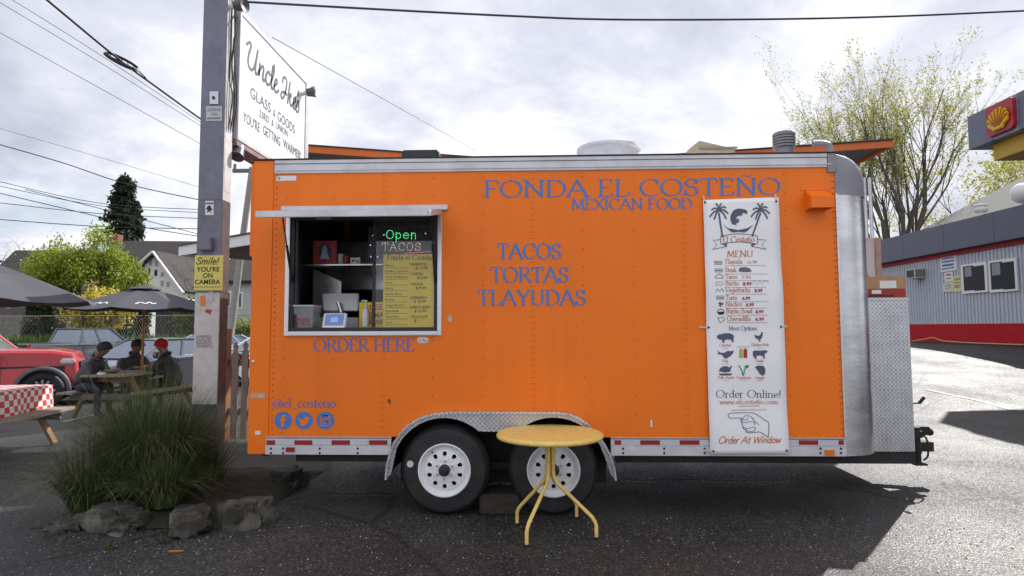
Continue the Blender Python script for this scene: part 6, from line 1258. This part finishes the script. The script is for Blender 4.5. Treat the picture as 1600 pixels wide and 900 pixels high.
MB().add([(XB + .6, yf + .1, zt2), (XB + .6, yn, zt2), (XB + 4.4, yn, zt2 + 2.6), (XB + 4.4, yf - 3.6, zt2 + 2.6), (XB + 8.2, yf + .1, zt2), (XB + 8.2, yn, zt2)], [(0, 1, 2, 3), (0, 3, 4), (4, 3, 2, 5)]).build('hip_roof', M_rf3, t)
def wbox(nm, px0, py0, px1, py1, th, m, parent=t, off=0):
    a, b = PX(px0, py1, XB), PX(px1, py0, XB); return MB().box(XB - .025 - off - th, XB - .025 - off, b.y, a.y, (a.z + PX(px1, py1, XB).z) / 2, (b.z + PX(px0, py0, XB).z) / 2).build(nm, m, parent, bevel=.006 if th > .02 else 0)
for x0, y0, x1, y1 in ((1507, 411, 1545, 458), (1550, 405, 1592, 456)):
    w = wbox('window', x0, y0, x1, y1, .06, M_trim); xm_ = (x0 + x1) / 2; g1 = wbox('pane', x0 + 3.5, y0 + 4.5, xm_ - 1.2, y1 - 4, .006, mat('station_glass', (.02, .024, .03), .1, spec=.1), w, .061); wbox('pane', xm_ + 1.2, y0 + 4, x1 - 3.5, y1 - 4, .006, mat('station_glass', (.02, .024, .03), .1, spec=.1), w, .061)
    wbox('blind', x0 + 5, y0 + 6, xm_ - 4, y1 - 26, .003, mat('blind_grey', (.26, .27, .3), .6), w, .068)
q = PX(1533, 332, XB + .9); t2 = thing('roof_vent', 'white round vent on the station roof', 'vent', q); MB().lathe([(.13, -.4), (.13, .0), (.2, .02), (.2, .14), (.16, .16), (.16, .22), (.22, .24), (.2, .3), (0, .33)], q, ZA, 18).build('vent_body', M_trim, t2); MB().lathe([(.21, .05), (.215, .07), (.21, .09)], q, ZA, 18).build('vent_band', M_stk2, t2)
q = PX(1597, 302, XB + .4); bm_ = MB(); bm_.lathe([(0, -.32), (.14, -.29), (.25, -.2), (.31, -.06), (.31, .06), (.25, .2), (.14, .29), (0, .32)], q, ZA, 20); t2 = thing('globe_lamp', 'white globe lamp at the right edge above the station fascia', 'lamp', q); bm_.build('globe', M_trim, t2, smooth=True); MB().tube([q + Vector((0, 0, -.3)), q + Vector((0, 0, -1.0))], .05, 8).build('lamp_stem', M_sfr, t2)
# wall unit and notices
a, b = PX(1427, 437, XB), PX(1453, 418, XB); t2 = thing('air_conditioner', 'boxy air conditioner sticking out of the grey wall', 'air conditioner', (XB - .2, (a.y + b.y) / 2, a.z))
MB().box(XB - .42, XB - .03, b.y + .25, a.y - .25, a.z, b.z).build('housing', mat('ac_cream', (.5, .49, .45), .5), t2, bevel=.01); MB().box(XB - .43, XB - .421, b.y + .3, a.y - .3, a.z + .05, b.z - .05).build('grille', M_tri, t2)
for k in range(5): MB().box(XB - .38 + k * .07, XB - .345 + k * .07, b.y + .245, b.y + .2495, a.z + .05, b.z - .05).build('louvre', M_tri, t2)
def notice(px0, py0, px1, py1, m, label, lines, ink):
    a, b = PX(px0, py1, XB), PX(px1, py0, XB); t2 = thing('wall_notice', label, 'notice', (XB - .03, (a.y + b.y) / 2, a.z), group='notices on the station wall'); o = wbox('board', px0, py0, px1, py1, .012, m, t2)
    for s, x0, x1, y, h in lines:
        p, q = PX(x0, y, XB), PX(x1, y, XB); hh = PX(x0, y - h, XB).z - p.z
        if s: sans('notice_text', s, (XB - .038, p.y, p.z), -YA, ZA, -XA, hh, p.y - q.y, ink, t2, lift=.003, bold=.01)
        else: MB().box(XB - .042, XB - .0385, q.y, p.y, p.z, p.z + hh * .7).build('notice_print', ink, t2)
M_bp = mat('blue_print', (.07, .10, .36), .5)
notice(1471, 400, 1495.5, 424, M_stk, 'blue and white notice, the top one on the station wall', [('', 1473, 1493, 406, 3), ('', 1473, 1493, 411, 3), ('', 1474, 1492, 417, 4.5), ('', 1473, 1493, 421.5, 2.5)], M_bp)
notice(1478, 425.5, 1490, 440, M_stk, 'small white notice with red print under the blue notice', [('', 1480, 1488, 431, 3), ('', 1480, 1488, 436, 2)], M_rink); notice(1475, 441, 1490.5, 456, mat('cream_board', (.62, .6, .5), .6), 'cream notice board beside the yellow staff sign', [('', 1478, 1488, 447, 1.5), ('', 1478, 1488, 451, 1.5)], M_gry)
notice(1491.5, 431, 1504.5, 456, mat('pale_yellow', (.66, .62, .3), .6), 'yellow staff parking only sign beside the station window', [('STAFF', 1493, 1503, 438.5, 4), ('PARKING', 1493, 1503, 443, 2), ('ONLY', 1493, 1503, 450, 4.5)], M_ink)
hs = MB(); hs.tube(catmull([Vector((PX(px, py, XB - .35).x, PX(px, py, XB - .35).y, ZG + .07 + dz)) for px, py, dz in ((1425, 536, .0), (1445, 534, .1), (1458, 534, .16), (1475, 536, .06), (1520, 540, .02), (1600, 544, .02))], 8), .018, 6); tag(hs.build('hose', mat('hose_yellow', (.5, .42, .16), .6), smooth=True), 'yellow hose lying along the foot of the station wall', 'hose')
# forecourt canopy with the scallop emblem
XC = 11.3; t = thing('forecourt_canopy', 'slate forecourt canopy with a yellow soffit and scallop emblem', 'canopy', (16, 8, 0))
c0 = PX(1511, 183, XC); c1 = PX(1511, 236, XC); yfar = c0.y; zT, zB_ = c0.z, c1.z
M_can = mat('canopy_slate', (.13, .14, .21), .4, var=.04); M_can2 = mat('canopy_pale', (.26, .28, .36), .4, var=.04); M_yb = mat('canopy_yellow', (.55, .32, .01), .45, var=.06)
e_y = [PX(px, 180, XC).y for px in (1550, 1591)]
MB().box(XC, XC + 9, e_y[0] + .001, yfar, zB_, zT).build('fascia_panel', M_can, t, bevel=.01); MB().box(XC, XC + 9, e_y[1] + .001, e_y[0], zB_, zT).build('fascia_panel', M_can2, t, bevel=.01); MB().box(XC, XC + 9, -3, e_y[1], zB_, zT).build('fascia_panel', M_can, t, bevel=.01)
yb = PX(1552, 240, XC + .25).y; MB().box(XC + .25, XC + 8.7, -2.7, yb, zB_ - .42, zB_ - .001).build('yellow_soffit', M_yb, t, bevel=.01)
for y in (1, 9): MB().box(XC + 4.2, XC + 4.6, y, y + .4, gz(XC + 4.4, y) - .1, zB_ - .421).build('column', M_can2, t)
# emblem: rounded red tile, yellow scallop with ribs
q0, q1 = PX(1547, 216, XC), PX(1588, 152, XC); ey0, ey1 = q1.y, q0.y; ez0, ez1 = (PX(1547, 216, XC).z + PX(1588, 200, XC).z) / 2 - .0, (PX(1547, 167, XC).z + PX(1588, 151, XC).z) / 2
cy_, cz_, hw_, hh_ = (ey0 + ey1) / 2, (ez0 + ez1) / 2, (ey1 - ey0) / 2, (ez1 - ez0) / 2
r_ = .12; tile = [(cy_ + sx * (hw_ - r_) + r_ * math.cos(a), cz_ + sz * (hh_ - r_) + r_ * math.sin(a)) for sx, sz, a0 in ((1, 1, 0), (-1, 1, 90), (-1, -1, 180), (1, -1, 270)) for a in [R(a0 + k * 22.5) for k in range(5)]]
em = MB().prism(tile, (XC - .001, 0, 0), YA, ZA, (-.09, 0, 0)).build('emblem_tile', mat('emblem_red', (.38, .02, .03), .4), t, bevel=.012)
def lobe(sx): 
    out = []
    for k in range(15):
        a = R(200 - 220 * k / 14); rr = .88 + .05 * math.cos(k * math.pi); out.append((cy_ + sx * hw_ * rr * math.cos(a) * .86, cz_ + hh_ * (-.12 + rr * math.sin(a) * .86)))
    return out + [(cy_ + sx * hw_ * .42, cz_ - hh_ * .62), (cy_ + sx * hw_ * .40, cz_ - hh_ * .78), (cy_ - sx * hw_ * .40, cz_ - hh_ * .78), (cy_ - sx * hw_ * .42, cz_ - hh_ * .62)]
M_pec = mat('emblem_yellow', (.80, .46, .01), .4)
MB().prism(lobe(1), (XC - .092, 0, 0), YA, ZA, (-.06, 0, 0)).build('scallop', M_pec, em, bevel=.02)
for k in range(8):
    a = R(172 - 164 * k / 7); p = Vector((XC - .155, cy_ + hw_ * .14 * math.cos(a), cz_ - hh_ * .5)); q = Vector((XC - .155, cy_ + hw_ * .74 * math.cos(a), cz_ + hh_ * (-.12 + .74 * math.sin(a)))); MB().beam(p, q, .02, .035, up=XA).build('scallop_groove', mat('emblem_orange', (.42, .14, .01), .5), em)
# orange-edged canopy behind the trailer
YK = 9.0; M_ork = mat('orange_fascia', (.62, .14, .02), .5, var=.06); M_sof = mat('grey_soffit', (.17, .17, .18), .7, var=.15)
t = thing('patio_canopy', 'shallow V canopy with an orange edge rising behind the trailer', 'canopy', (1, 10, 0))
for (x0, z0), (x1, z1) in (((P(430, 224, YK).x, P(430, 224, YK).z), (0.3, 3.93)), ((0.31, 3.93), (P(1396, 219, YK).x, P(1396, 219, YK).z))):
    dx = Vector((x1 - x0, 0, z1 - z0)).normalized(); m = MB(); up = Vector((-dx.z, 0, dx.x))
    p, q = Vector((x0, YK, z0)), Vector((x1, YK, z1))
    for nm, d0, d1, h0, h1, mm in (('fascia', 0, .05, -.1, 0, M_ork), ('soffit', .05, 2.2, -.055, -.02, M_sof), ('roof_sheet', -.02, 2.27, .001, .02, M_tri), ('fascia', 2.2, 2.25, -.1, 0, M_ork)):
        MB().add([r + YA * d + up * h for h in (h0, h1) for r, d in ((p, d0), (q, d0), (q, d1), (p, d1))], [(3, 2, 1, 0), (4, 5, 6, 7), (0, 1, 5, 4), (1, 2, 6, 5), (2, 3, 7, 6), (3, 0, 4, 7)]).build(nm, mm, t)
    e_ = q if x1 > 1 else p; s_ = -1 if x1 > 1 else 1
    MB().add([e_ + YA * d + up * h + dx * k for h in (-.1, 0) for d, k in ((.051, 0), (2.199, 0), (2.199, .05 * s_), (.051, .05 * s_))], [(3, 2, 1, 0), (4, 5, 6, 7), (0, 1, 5, 4), (1, 2, 6, 5), (2, 3, 7, 6), (3, 0, 4, 7)]).build('end_fascia', M_ork, t)
for px in (1352.5, 1361):
    q = P(px, 330, 10.4); MB().tube([(q.x, 10.4, gz(q.x, 10.4)), (q.x, 10.4, 4.0)], .03, 8).build('post', M_al, t)
q = P(520, 330, 10.4); MB().tube([(q.x, 10.4, 0), (q.x, 10.4, 3.98)], .04, 8).build('post', M_al, t)
# tall pale cabinet behind the nose
a, b = P(1330, 372, 9.2), P(1374, 372, 9.2); z0 = gz(b.x, 9.3); t = thing('storage_cabinet', 'tall pale pink cabinet behind the trailer nose', 'cabinet', ((a.x + b.x) / 2, 9.5, z0))
MB().box(a.x, b.x, 9.2, 9.9, z0, a.z).build('cabinet_body', mat('pale_pink', (.55, .44, .42), .6, var=.06), t, bevel=.01); MB().box(a.x + .04, b.x - .1, 9.185, 9.199, z0 + .1, a.z - .06).build('door', mat('pale_pink2', (.60, .50, .48), .6, var=.06), t, bevel=.004); MB().box(b.x - .07, b.x + .005, 9.18, 9.199, z0, a.z).build('door_edge', mat('edge_tan', (.42, .26, .2), .6), t)
# tar seam across the lot
sm2 = MB(); pts = catmull([G(1445, 580, .62), G(1480, 583, .62), G(1530, 589, .6), G(1600, 599, .58)], 6)
for p, q in zip(pts, pts[1:]): sm2.quad(*[Vector((r.x + o_, r.y, gz(r.x, r.y) + .006)) for r, o_ in ((p, -.05), (p, .05), (q, .05), (q, -.05))])
tag(sm2.build('tar_seam', M_tri), None, None, None, 'structure')
# ================================================================== trees, shrubs, wires
M_bark = mat('bark', (.10, .085, .065), .85, var=.35, scale=5, bump=.4); M_twig = mat('twig', (.11, .085, .065), .85, var=.3)
def branches(mb, rnd, p, d, L, r, depth, tips, bend, up, kids, shrink, spread):
    n = 4; pts = [p]; rs = [r]
    for k in range(n):
        d = (d + Vector((rnd.gauss(0, bend), rnd.gauss(0, bend), rnd.gauss(0, bend) + up))).normalized(); p = p + d * L / n; pts.append(p); rs.append(r * (1 - .42 * (k + 1) / n))
        if depth <= 1 : tips.append((p.copy(), d.copy()))
    mb.tube(pts, rs, 7 if r > .1 else (5 if r > .03 else 3), False)
    if depth <= 0: return
    for i in range(rnd.choice(kids)):
        q = pts[rnd.choice((2, 3, 4)) if i else 4]; a = rnd.uniform(0, 6.283); s = rnd.uniform(*spread); o = d.orthogonal().normalized(); o2 = d.cross(o); nd = (d * math.cos(s) + (o * math.cos(a) + o2 * math.sin(a)) * math.sin(s)).normalized()
        branches(mb, rnd, q, nd, L * rnd.uniform(*shrink), rs[-1] * rnd.uniform(.6, .85), depth - 1, tips, bend, up, kids, shrink, spread)
def leafmesh(rnd, tips, n, size, scatter, mats, weights, droop=0.0):
    mb = MB()
    for i in range(n):
        p, d = rnd.choice(tips); q = p + Vector((rnd.gauss(0, scatter), rnd.gauss(0, scatter), rnd.gauss(0, scatter))); s = size * rnd.uniform(.6, 1.4)
        a = Vector((rnd.gauss(0, 1), rnd.gauss(0, 1), rnd.gauss(0, 1) - droop)).normalized(); b = a.orthogonal().normalized(); b = (b * math.cos(rnd.random() * 6.28) + a.cross(b) * math.sin(rnd.random() * 6.28))
        mb.add([q - a * s * .1, q + a * s * .45 + b * s * .35, q + a * s, q + a * s * .45 - b * s * .35], [(0, 1, 2, 3)], rnd.choices(range(len(mats)), weights)[0])
    return mb
def leafm(name, c):
    m = mat(name, c, .6, var=.3, scale=1.5); b = m.node_tree.nodes['Principled BSDF']; t = m.node_tree
    tr = t.nodes.new('ShaderNodeBsdfTranslucent'); tr.inputs[0].default_value = (c[0] * 1.3, c[1] * 1.3, c[2], 1); mx = t.nodes.new('ShaderNodeMixShader'); mx.inputs[0].default_value = .4; out = [n for n in t.nodes if n.type == 'OUTPUT_MATERIAL'][0]
    t.links.new(b.outputs[0], mx.inputs[1]); t.links.new(tr.outputs[0], mx.inputs[2]); t.links.new(mx.outputs[0], out.inputs[0]); return m
M_l1 = leafm('spring_leaf', (.32, .33, .07)); M_l2 = leafm('spring_leaf_pale', (.44, .42, .13)); M_l3 = leafm('spring_leaf_dark', (.13, .17, .03))
def tree(label, base, stems, L, r, depth, seed, leaves, lsize, scat, mats, w, bend=.10, up=.04, kids=(2, 3, 3), shrink=(.62, .82), spread=(.25, .7), name='tree', group=None, fan=.45, trunk=1.5, droop=0, tnoleaf=False):
    rnd = random.Random(seed); t = thing(name, label, 'tree', base, group=group); mb = MB(); tips = []
    b = Vector(base); mb.tube([b - ZA * .3, b + ZA * trunk * .5, b + ZA * trunk], [r * 1.25, r, r * .9], 10)
    for k in range(stems):
        a = 2 * math.pi * k / stems + rnd.uniform(-.3, .3); d = Vector((math.cos(a) * fan, math.sin(a) * fan, 1)).normalized() if stems > 1 else Vector((rnd.uniform(-.05, .05), 0, 1)); branches(mb, rnd, b + ZA * trunk * .9, d, L * rnd.uniform(.85, 1.1), r * (.62 if stems > 1 else .85), depth, tips, bend, up, kids, shrink, spread)
    mb.build('trunk', M_bark, t, smooth=True, fix=False, ang=80)
    if leaves: leafmesh(rnd, tips, leaves, lsize, scat, mats, w, droop).build('crown', mats, t, fix=False)
    return t
q = P(1393, 372, 36); tree('tall spring tree with fine yellow-green leaves above the station roof', (q.x, 36, .8), 10, 5.5, .28, 5, 14, 27000, .095, .10, [M_l1, M_l2, M_l3], [4, 5, 1], bend=.055, up=.055, kids=(3, 3, 4), shrink=(.56, .76), spread=(.18, .5), fan=.33, trunk=2.2, group='spring trees behind the station')
q = P(1575, 300, 44); tree('bare-branched tree behind the station at the right edge', (q.x, 44, .8), 4, 4.2, .26, 5, 21, 2200, .2, .2, [M_l1, M_l2], [3, 3], bend=.09, fan=.4, trunk=3, group='spring trees behind the station')
q = P(1470, 330, 48); tree('smaller budding tree between the tall tree and the canopy', (q.x, 48, .8), 4, 3.2, .2, 5, 23, 1500, .2, .2, [M_l1, M_l2], [3, 3], bend=.1, fan=.5, trunk=2, group='spring trees behind the station')
q = P(1650, 330, 46); tree('leafy tree just past the right edge behind the canopy', (q.x, 46, .8), 4, 4.6, .28, 5, 25, 2500, .2, .2, [M_l1, M_l2], [3, 3], bend=.1, fan=.45, trunk=3, group='spring trees behind the station')
# left side
q = P(15, 400, 52); tree('bare rounded tree at the left edge', (q.x, 52, 1.2), 4, 2.5, .3, 5, 31, 0, 0, 0, [M_l1], [1], bend=.16, up=.0, kids=(3, 3, 3), spread=(.35, .95), fan=.9, trunk=4.0)
q = P(380, 330, 46); tree('bare tree seen between the pole and the trailer', (q.x, 46, 1.2), 4, 2.6, .24, 5, 33, 0, 0, 0, [M_l1], [1], bend=.14, up=.0, kids=(2, 3, 3), spread=(.3, .9), fan=.7, trunk=3)
q = P(84, 380, 38); tree('thin bare birch top rising from the lime tree', (q.x, 38, 1.1), 1, 1.5, .07, 3, 35, 0, 0, 0, [M_l1], [1], bend=.06, up=.06, spread=(.2, .5), trunk=3.2)
M_w1 = leafm('lime_leaf', (.26, .32, .035)); M_w2 = leafm('lime_leaf_dark', (.13, .19, .02)); M_w3 = leafm('lime_leaf_bright', (.36, .40, .06))
q = P(130, 430, 34); tree('lime green weeping tree before the brown-roofed house', (q.x, 34, 1.0), 6, 1.75, .16, 4, 41, 28000, .12, .20, [M_w1, M_w2, M_w3], [5, 3, 3], bend=.2, up=.09, kids=(3, 3, 4), spread=(.3, .75), fan=.45, trunk=1.2, droop=1.6)
M_y1 = leafm('forsythia', (.50, .40, .05)); M_y2 = leafm('forsythia_pale', (.58, .47, .12)); M_y3 = leafm('forsythia_olive', (.24, .22, .04))
def shrub(label, c, r, n, size, mats, w, seed, cat='shrub', name='shrub', stems=14):
    rnd = random.Random(seed); c = Vector(c); t = thing(name, label, cat, (c.x, c.y, c.z)); tips = []; mb = MB()
    for k in range(stems):
        a = rnd.uniform(0, 6.28); e = rnd.random() ** .5; d = Vector((math.cos(a) * r[0] * e, math.sin(a) * r[1] * e, r[2] * rnd.uniform(.7, 1.05) * (1.1 - .4 * e))); pts = [c, c + d * .4 + ZA * r[2] * .12, c + d * .8 + ZA * r[2] * .06, c + d]; mb.tube(pts, [.03, .025, .015, .006], 4, False)
        for f in range(14): tips.append((c + d * (.25 + .75 * f / 13) + Vector((rnd.gauss(0, r[0] * .1), rnd.gauss(0, r[1] * .1), rnd.gauss(0, r[2] * .05))), d))
    mb.build('stems', M_twig, t, fix=False); leafmesh(rnd, tips, n, size, min(r) * .12, mats, w).build('foliage', mats, t, fix=False)
q = P(140, 515, 30); shrub('yellow flowering shrub in front of the lime tree', (q.x, 30.5, 1.0), (2.1, 1.2, 2.7), 6500, .15, [M_y1, M_y2, M_y3], [4, 3, 2], 5, stems=34)
M_e1 = leafm('evergreen', (.025, .045, .016)); M_e2 = leafm('evergreen_mid', (.045, .07, .022))
def column_bush(label, px, ytop, Y, wpx, seed, m=(None,)):
    q = P(px, ytop, Y); h = q.z - 1.0; rnd = random.Random(seed); t = thing('arborvitae', label, 'shrub', (q.x, Y, 1.0), group='clipped evergreens'); r = wpx / 960 * Y / 2; tips = []
    for k in range(900):
        f = rnd.random() ** .8; rr = r * (1 - f ** 3.5) * math.sqrt(rnd.uniform(.4, 1)); a = rnd.uniform(0, 6.28); tips.append((Vector((q.x + rr * math.cos(a), Y + rr * math.sin(a), 1.0 + h * f)), ZA))
    MB().tube([(q.x, Y, .8), (q.x, Y, 1 + h * .9)], [.1, .02], 6).build('stem', M_twig, t); leafmesh(rnd, tips, 3600, .2, .07, [M_e1, M_e2], [3, 2], -1.2).build('foliage', [M_e1, M_e2], t, fix=False)
column_bush('tall dark evergreen column left of the white gable', 203, 404, 39, 18, 1); column_bush('rounded evergreen before the white gable', 222, 428, 37, 24, 2); column_bush('dark evergreen beside the tall grey fence', 62, 462, 32, 34, 3); column_bush('dark evergreen behind the umbrella pole', 192, 470, 33, 30, 4)
shrub('green shrub behind the steel pole', (P(296, 500, 32).x, 32.5, 1.0), (1.2, .9, 2.2), 2600, .16, [M_w2, M_l3], [3, 3], 9, stems=20); shrub('green shrub seen beneath the shelter roof', (P(372, 505, 30).x, 30.5, .9), (1.0, .7, 1.2), 1400, .14, [M_w1, M_w2], [3, 3], 10)
# conifer
Yc = 75; tp_ = P(197, 279, Yc); rnd = random.Random(77); t = thing('conifer', 'tall dark conifer rising behind the roofs', 'tree', (tp_.x, Yc, 1.5)); zb = 6.0; H_ = tp_.z - zb; tips = []; mb = MB(); mb.tube([(tp_.x, Yc, 1.0), (tp_.x, Yc, tp_.z - .5)], [.5, .05], 8)
for k in range(260):
    f = rnd.random() ** 1.1; z = zb + H_ * (1 - f) * 1.0; rr = 3.3 * min(1, (.16 + 1.05 * f ** .75)) * rnd.uniform(.75, 1.08); a = rnd.uniform(0, 6.28); e = Vector((tp_.x + rr * math.cos(a), Yc + rr * math.sin(a), z - .25 * rr * .4)); s = Vector((tp_.x, Yc, z + .3)); mb.tube([s, s.lerp(e, .6), e], [.05, .03, .01], 3, False)
    for g_ in range(26): u_ = rnd.uniform(.15, 1) ; tips.append((s.lerp(e, u_) + Vector((rnd.gauss(0, .16), rnd.gauss(0, .16), rnd.gauss(0, .12) - .1)), e - s))
mb.build('trunk', M_bark, t, fix=False); M_c1 = leafm('conifer_needle', (.014, .026, .012)); M_c2 = leafm('conifer_needle2', (.028, .042, .018)); leafmesh(rnd, tips, 15000, .42, .14, [M_c1, M_c2], [3, 2], .8).build('crown', [M_c1, M_c2], t, fix=False)
# ---------------------------------------------------------------- overhead wires
M_wire = mat('wire', (.03, .03, .034), .5)
def wire(pts, r, label, name='overhead_wire', sagn=10):
    return tag(MB().tube(catmull([P(*p) for p in pts], sagn), r, 6).build(name, M_wire, smooth=True), label, 'wire', 'overhead wires')
w = wire([(20, -45, 9.0), (100, 22, 10.0), (185, 92, 11.0), (250, 140, 11.8), (330, 197, 12.8), (430, 262, 14)], .020, 'thick black cable carrying the slack loop, left of the pole')
wire([(385, 3, 6.4), (600, 15, 6.7), (800, 25, 7.0), (960, 30.5, 7.3), (1200, 30, 7.7), (1400, 25.5, 8.0), (1620, 16, 8.4)], .012, 'thick twisted cable crossing the top of the sky')
wire([(425, 58, 9), (560, 133, 11), (745, 236, 14)], .006, 'thin cable falling from behind the white sign')
for i, (pts, r, lb) in enumerate([
    ([(0, -12, 20), (160, 88, 21), (330, 202, 22)], .010, 'upper of two thin wires beside the slack loop'), ([(0, 4, 20), (160, 100, 21), (330, 207, 22)], .010, 'lower of two thin wires beside the slack loop'), ([(0, 51, 20), (160, 140, 21), (330, 234, 22)], .010, 'thin wire below the slack loop pair'),
    ([(0, 201, 24), (150, 244, 25), (330, 298, 26)], .008, 'faint wire above the conifer top'), ([(0, 226, 18), (100, 255, 18.5), (200, 288, 19), (330, 316, 20)], .016, 'sagging black wire touching the conifer top'),
    ([(0, 302, 40), (110, 328, 40), (230, 356, 41), (330, 372, 42)], .03, 'wire crossing the conifer, falling steeply to the right'), ([(40, 296, 42), (180, 332, 43), (330, 371, 44)], .028, 'wire from the upper left crossing the conifer middle'), ([(0, 284, 44), (160, 318, 45), (330, 328, 46)], .026, 'topmost of the level wires behind the conifer'),
    ([(0, 291, 44), (160, 322, 45), (330, 333, 46)], .024, 'second of the level wires behind the conifer'), ([(0, 317, 44), (160, 334, 45), (330, 342, 46)], .028, 'third of the level wires behind the conifer'), ([(0, 343, 40), (160, 354, 41), (330, 358, 42)], .030, 'lowest level wire above the roofs')]): wire(pts, r, lb)
# slack storage loop on the thick cable
c_ = P(190, 97, 11.05); ax_ = (P(222, 118, 11.3) - P(160, 88, 10.8)).normalized(); t = thing('cable_slack_loop', 'black oval cable storage loop hung on the thick wire', 'cable loop', c_)
nr = Vector((.15, -.62, .6)).normalized(); nr = (nr - ax_ * nr.dot(ax_)).normalized(); sd = ax_.cross(nr)
def oval(a, b, n=28): return [c_ + ax_ * a * math.cos(2 * math.pi * k / n) + sd * b * math.sin(2 * math.pi * k / n) for k in range(n + 1)]
for k in range(4): MB().tube([p + nr * .012 * k for p in oval(.30 - .008 * k, .145 - .006 * k)], .012, 6, False).build('coil', M_wire, t)
for k in range(5): a = -.2 + .1 * k; b = .14 * math.sqrt(max(0, 1 - (a / .3) ** 2)); MB().tube([c_ + ax_ * a - sd * b, c_ + ax_ * (a + .03) + sd * b], .008, 5).build('strap', M_wire, t)
MB().tube([c_ - ax_ * .26, c_ + ax_ * .26], .01, 5).build('bar', M_wire, t)
MB().tube([c_ + ax_ * .28, P(228, 122, 11.5)], .012, 5).build('lead', M_wire, t)
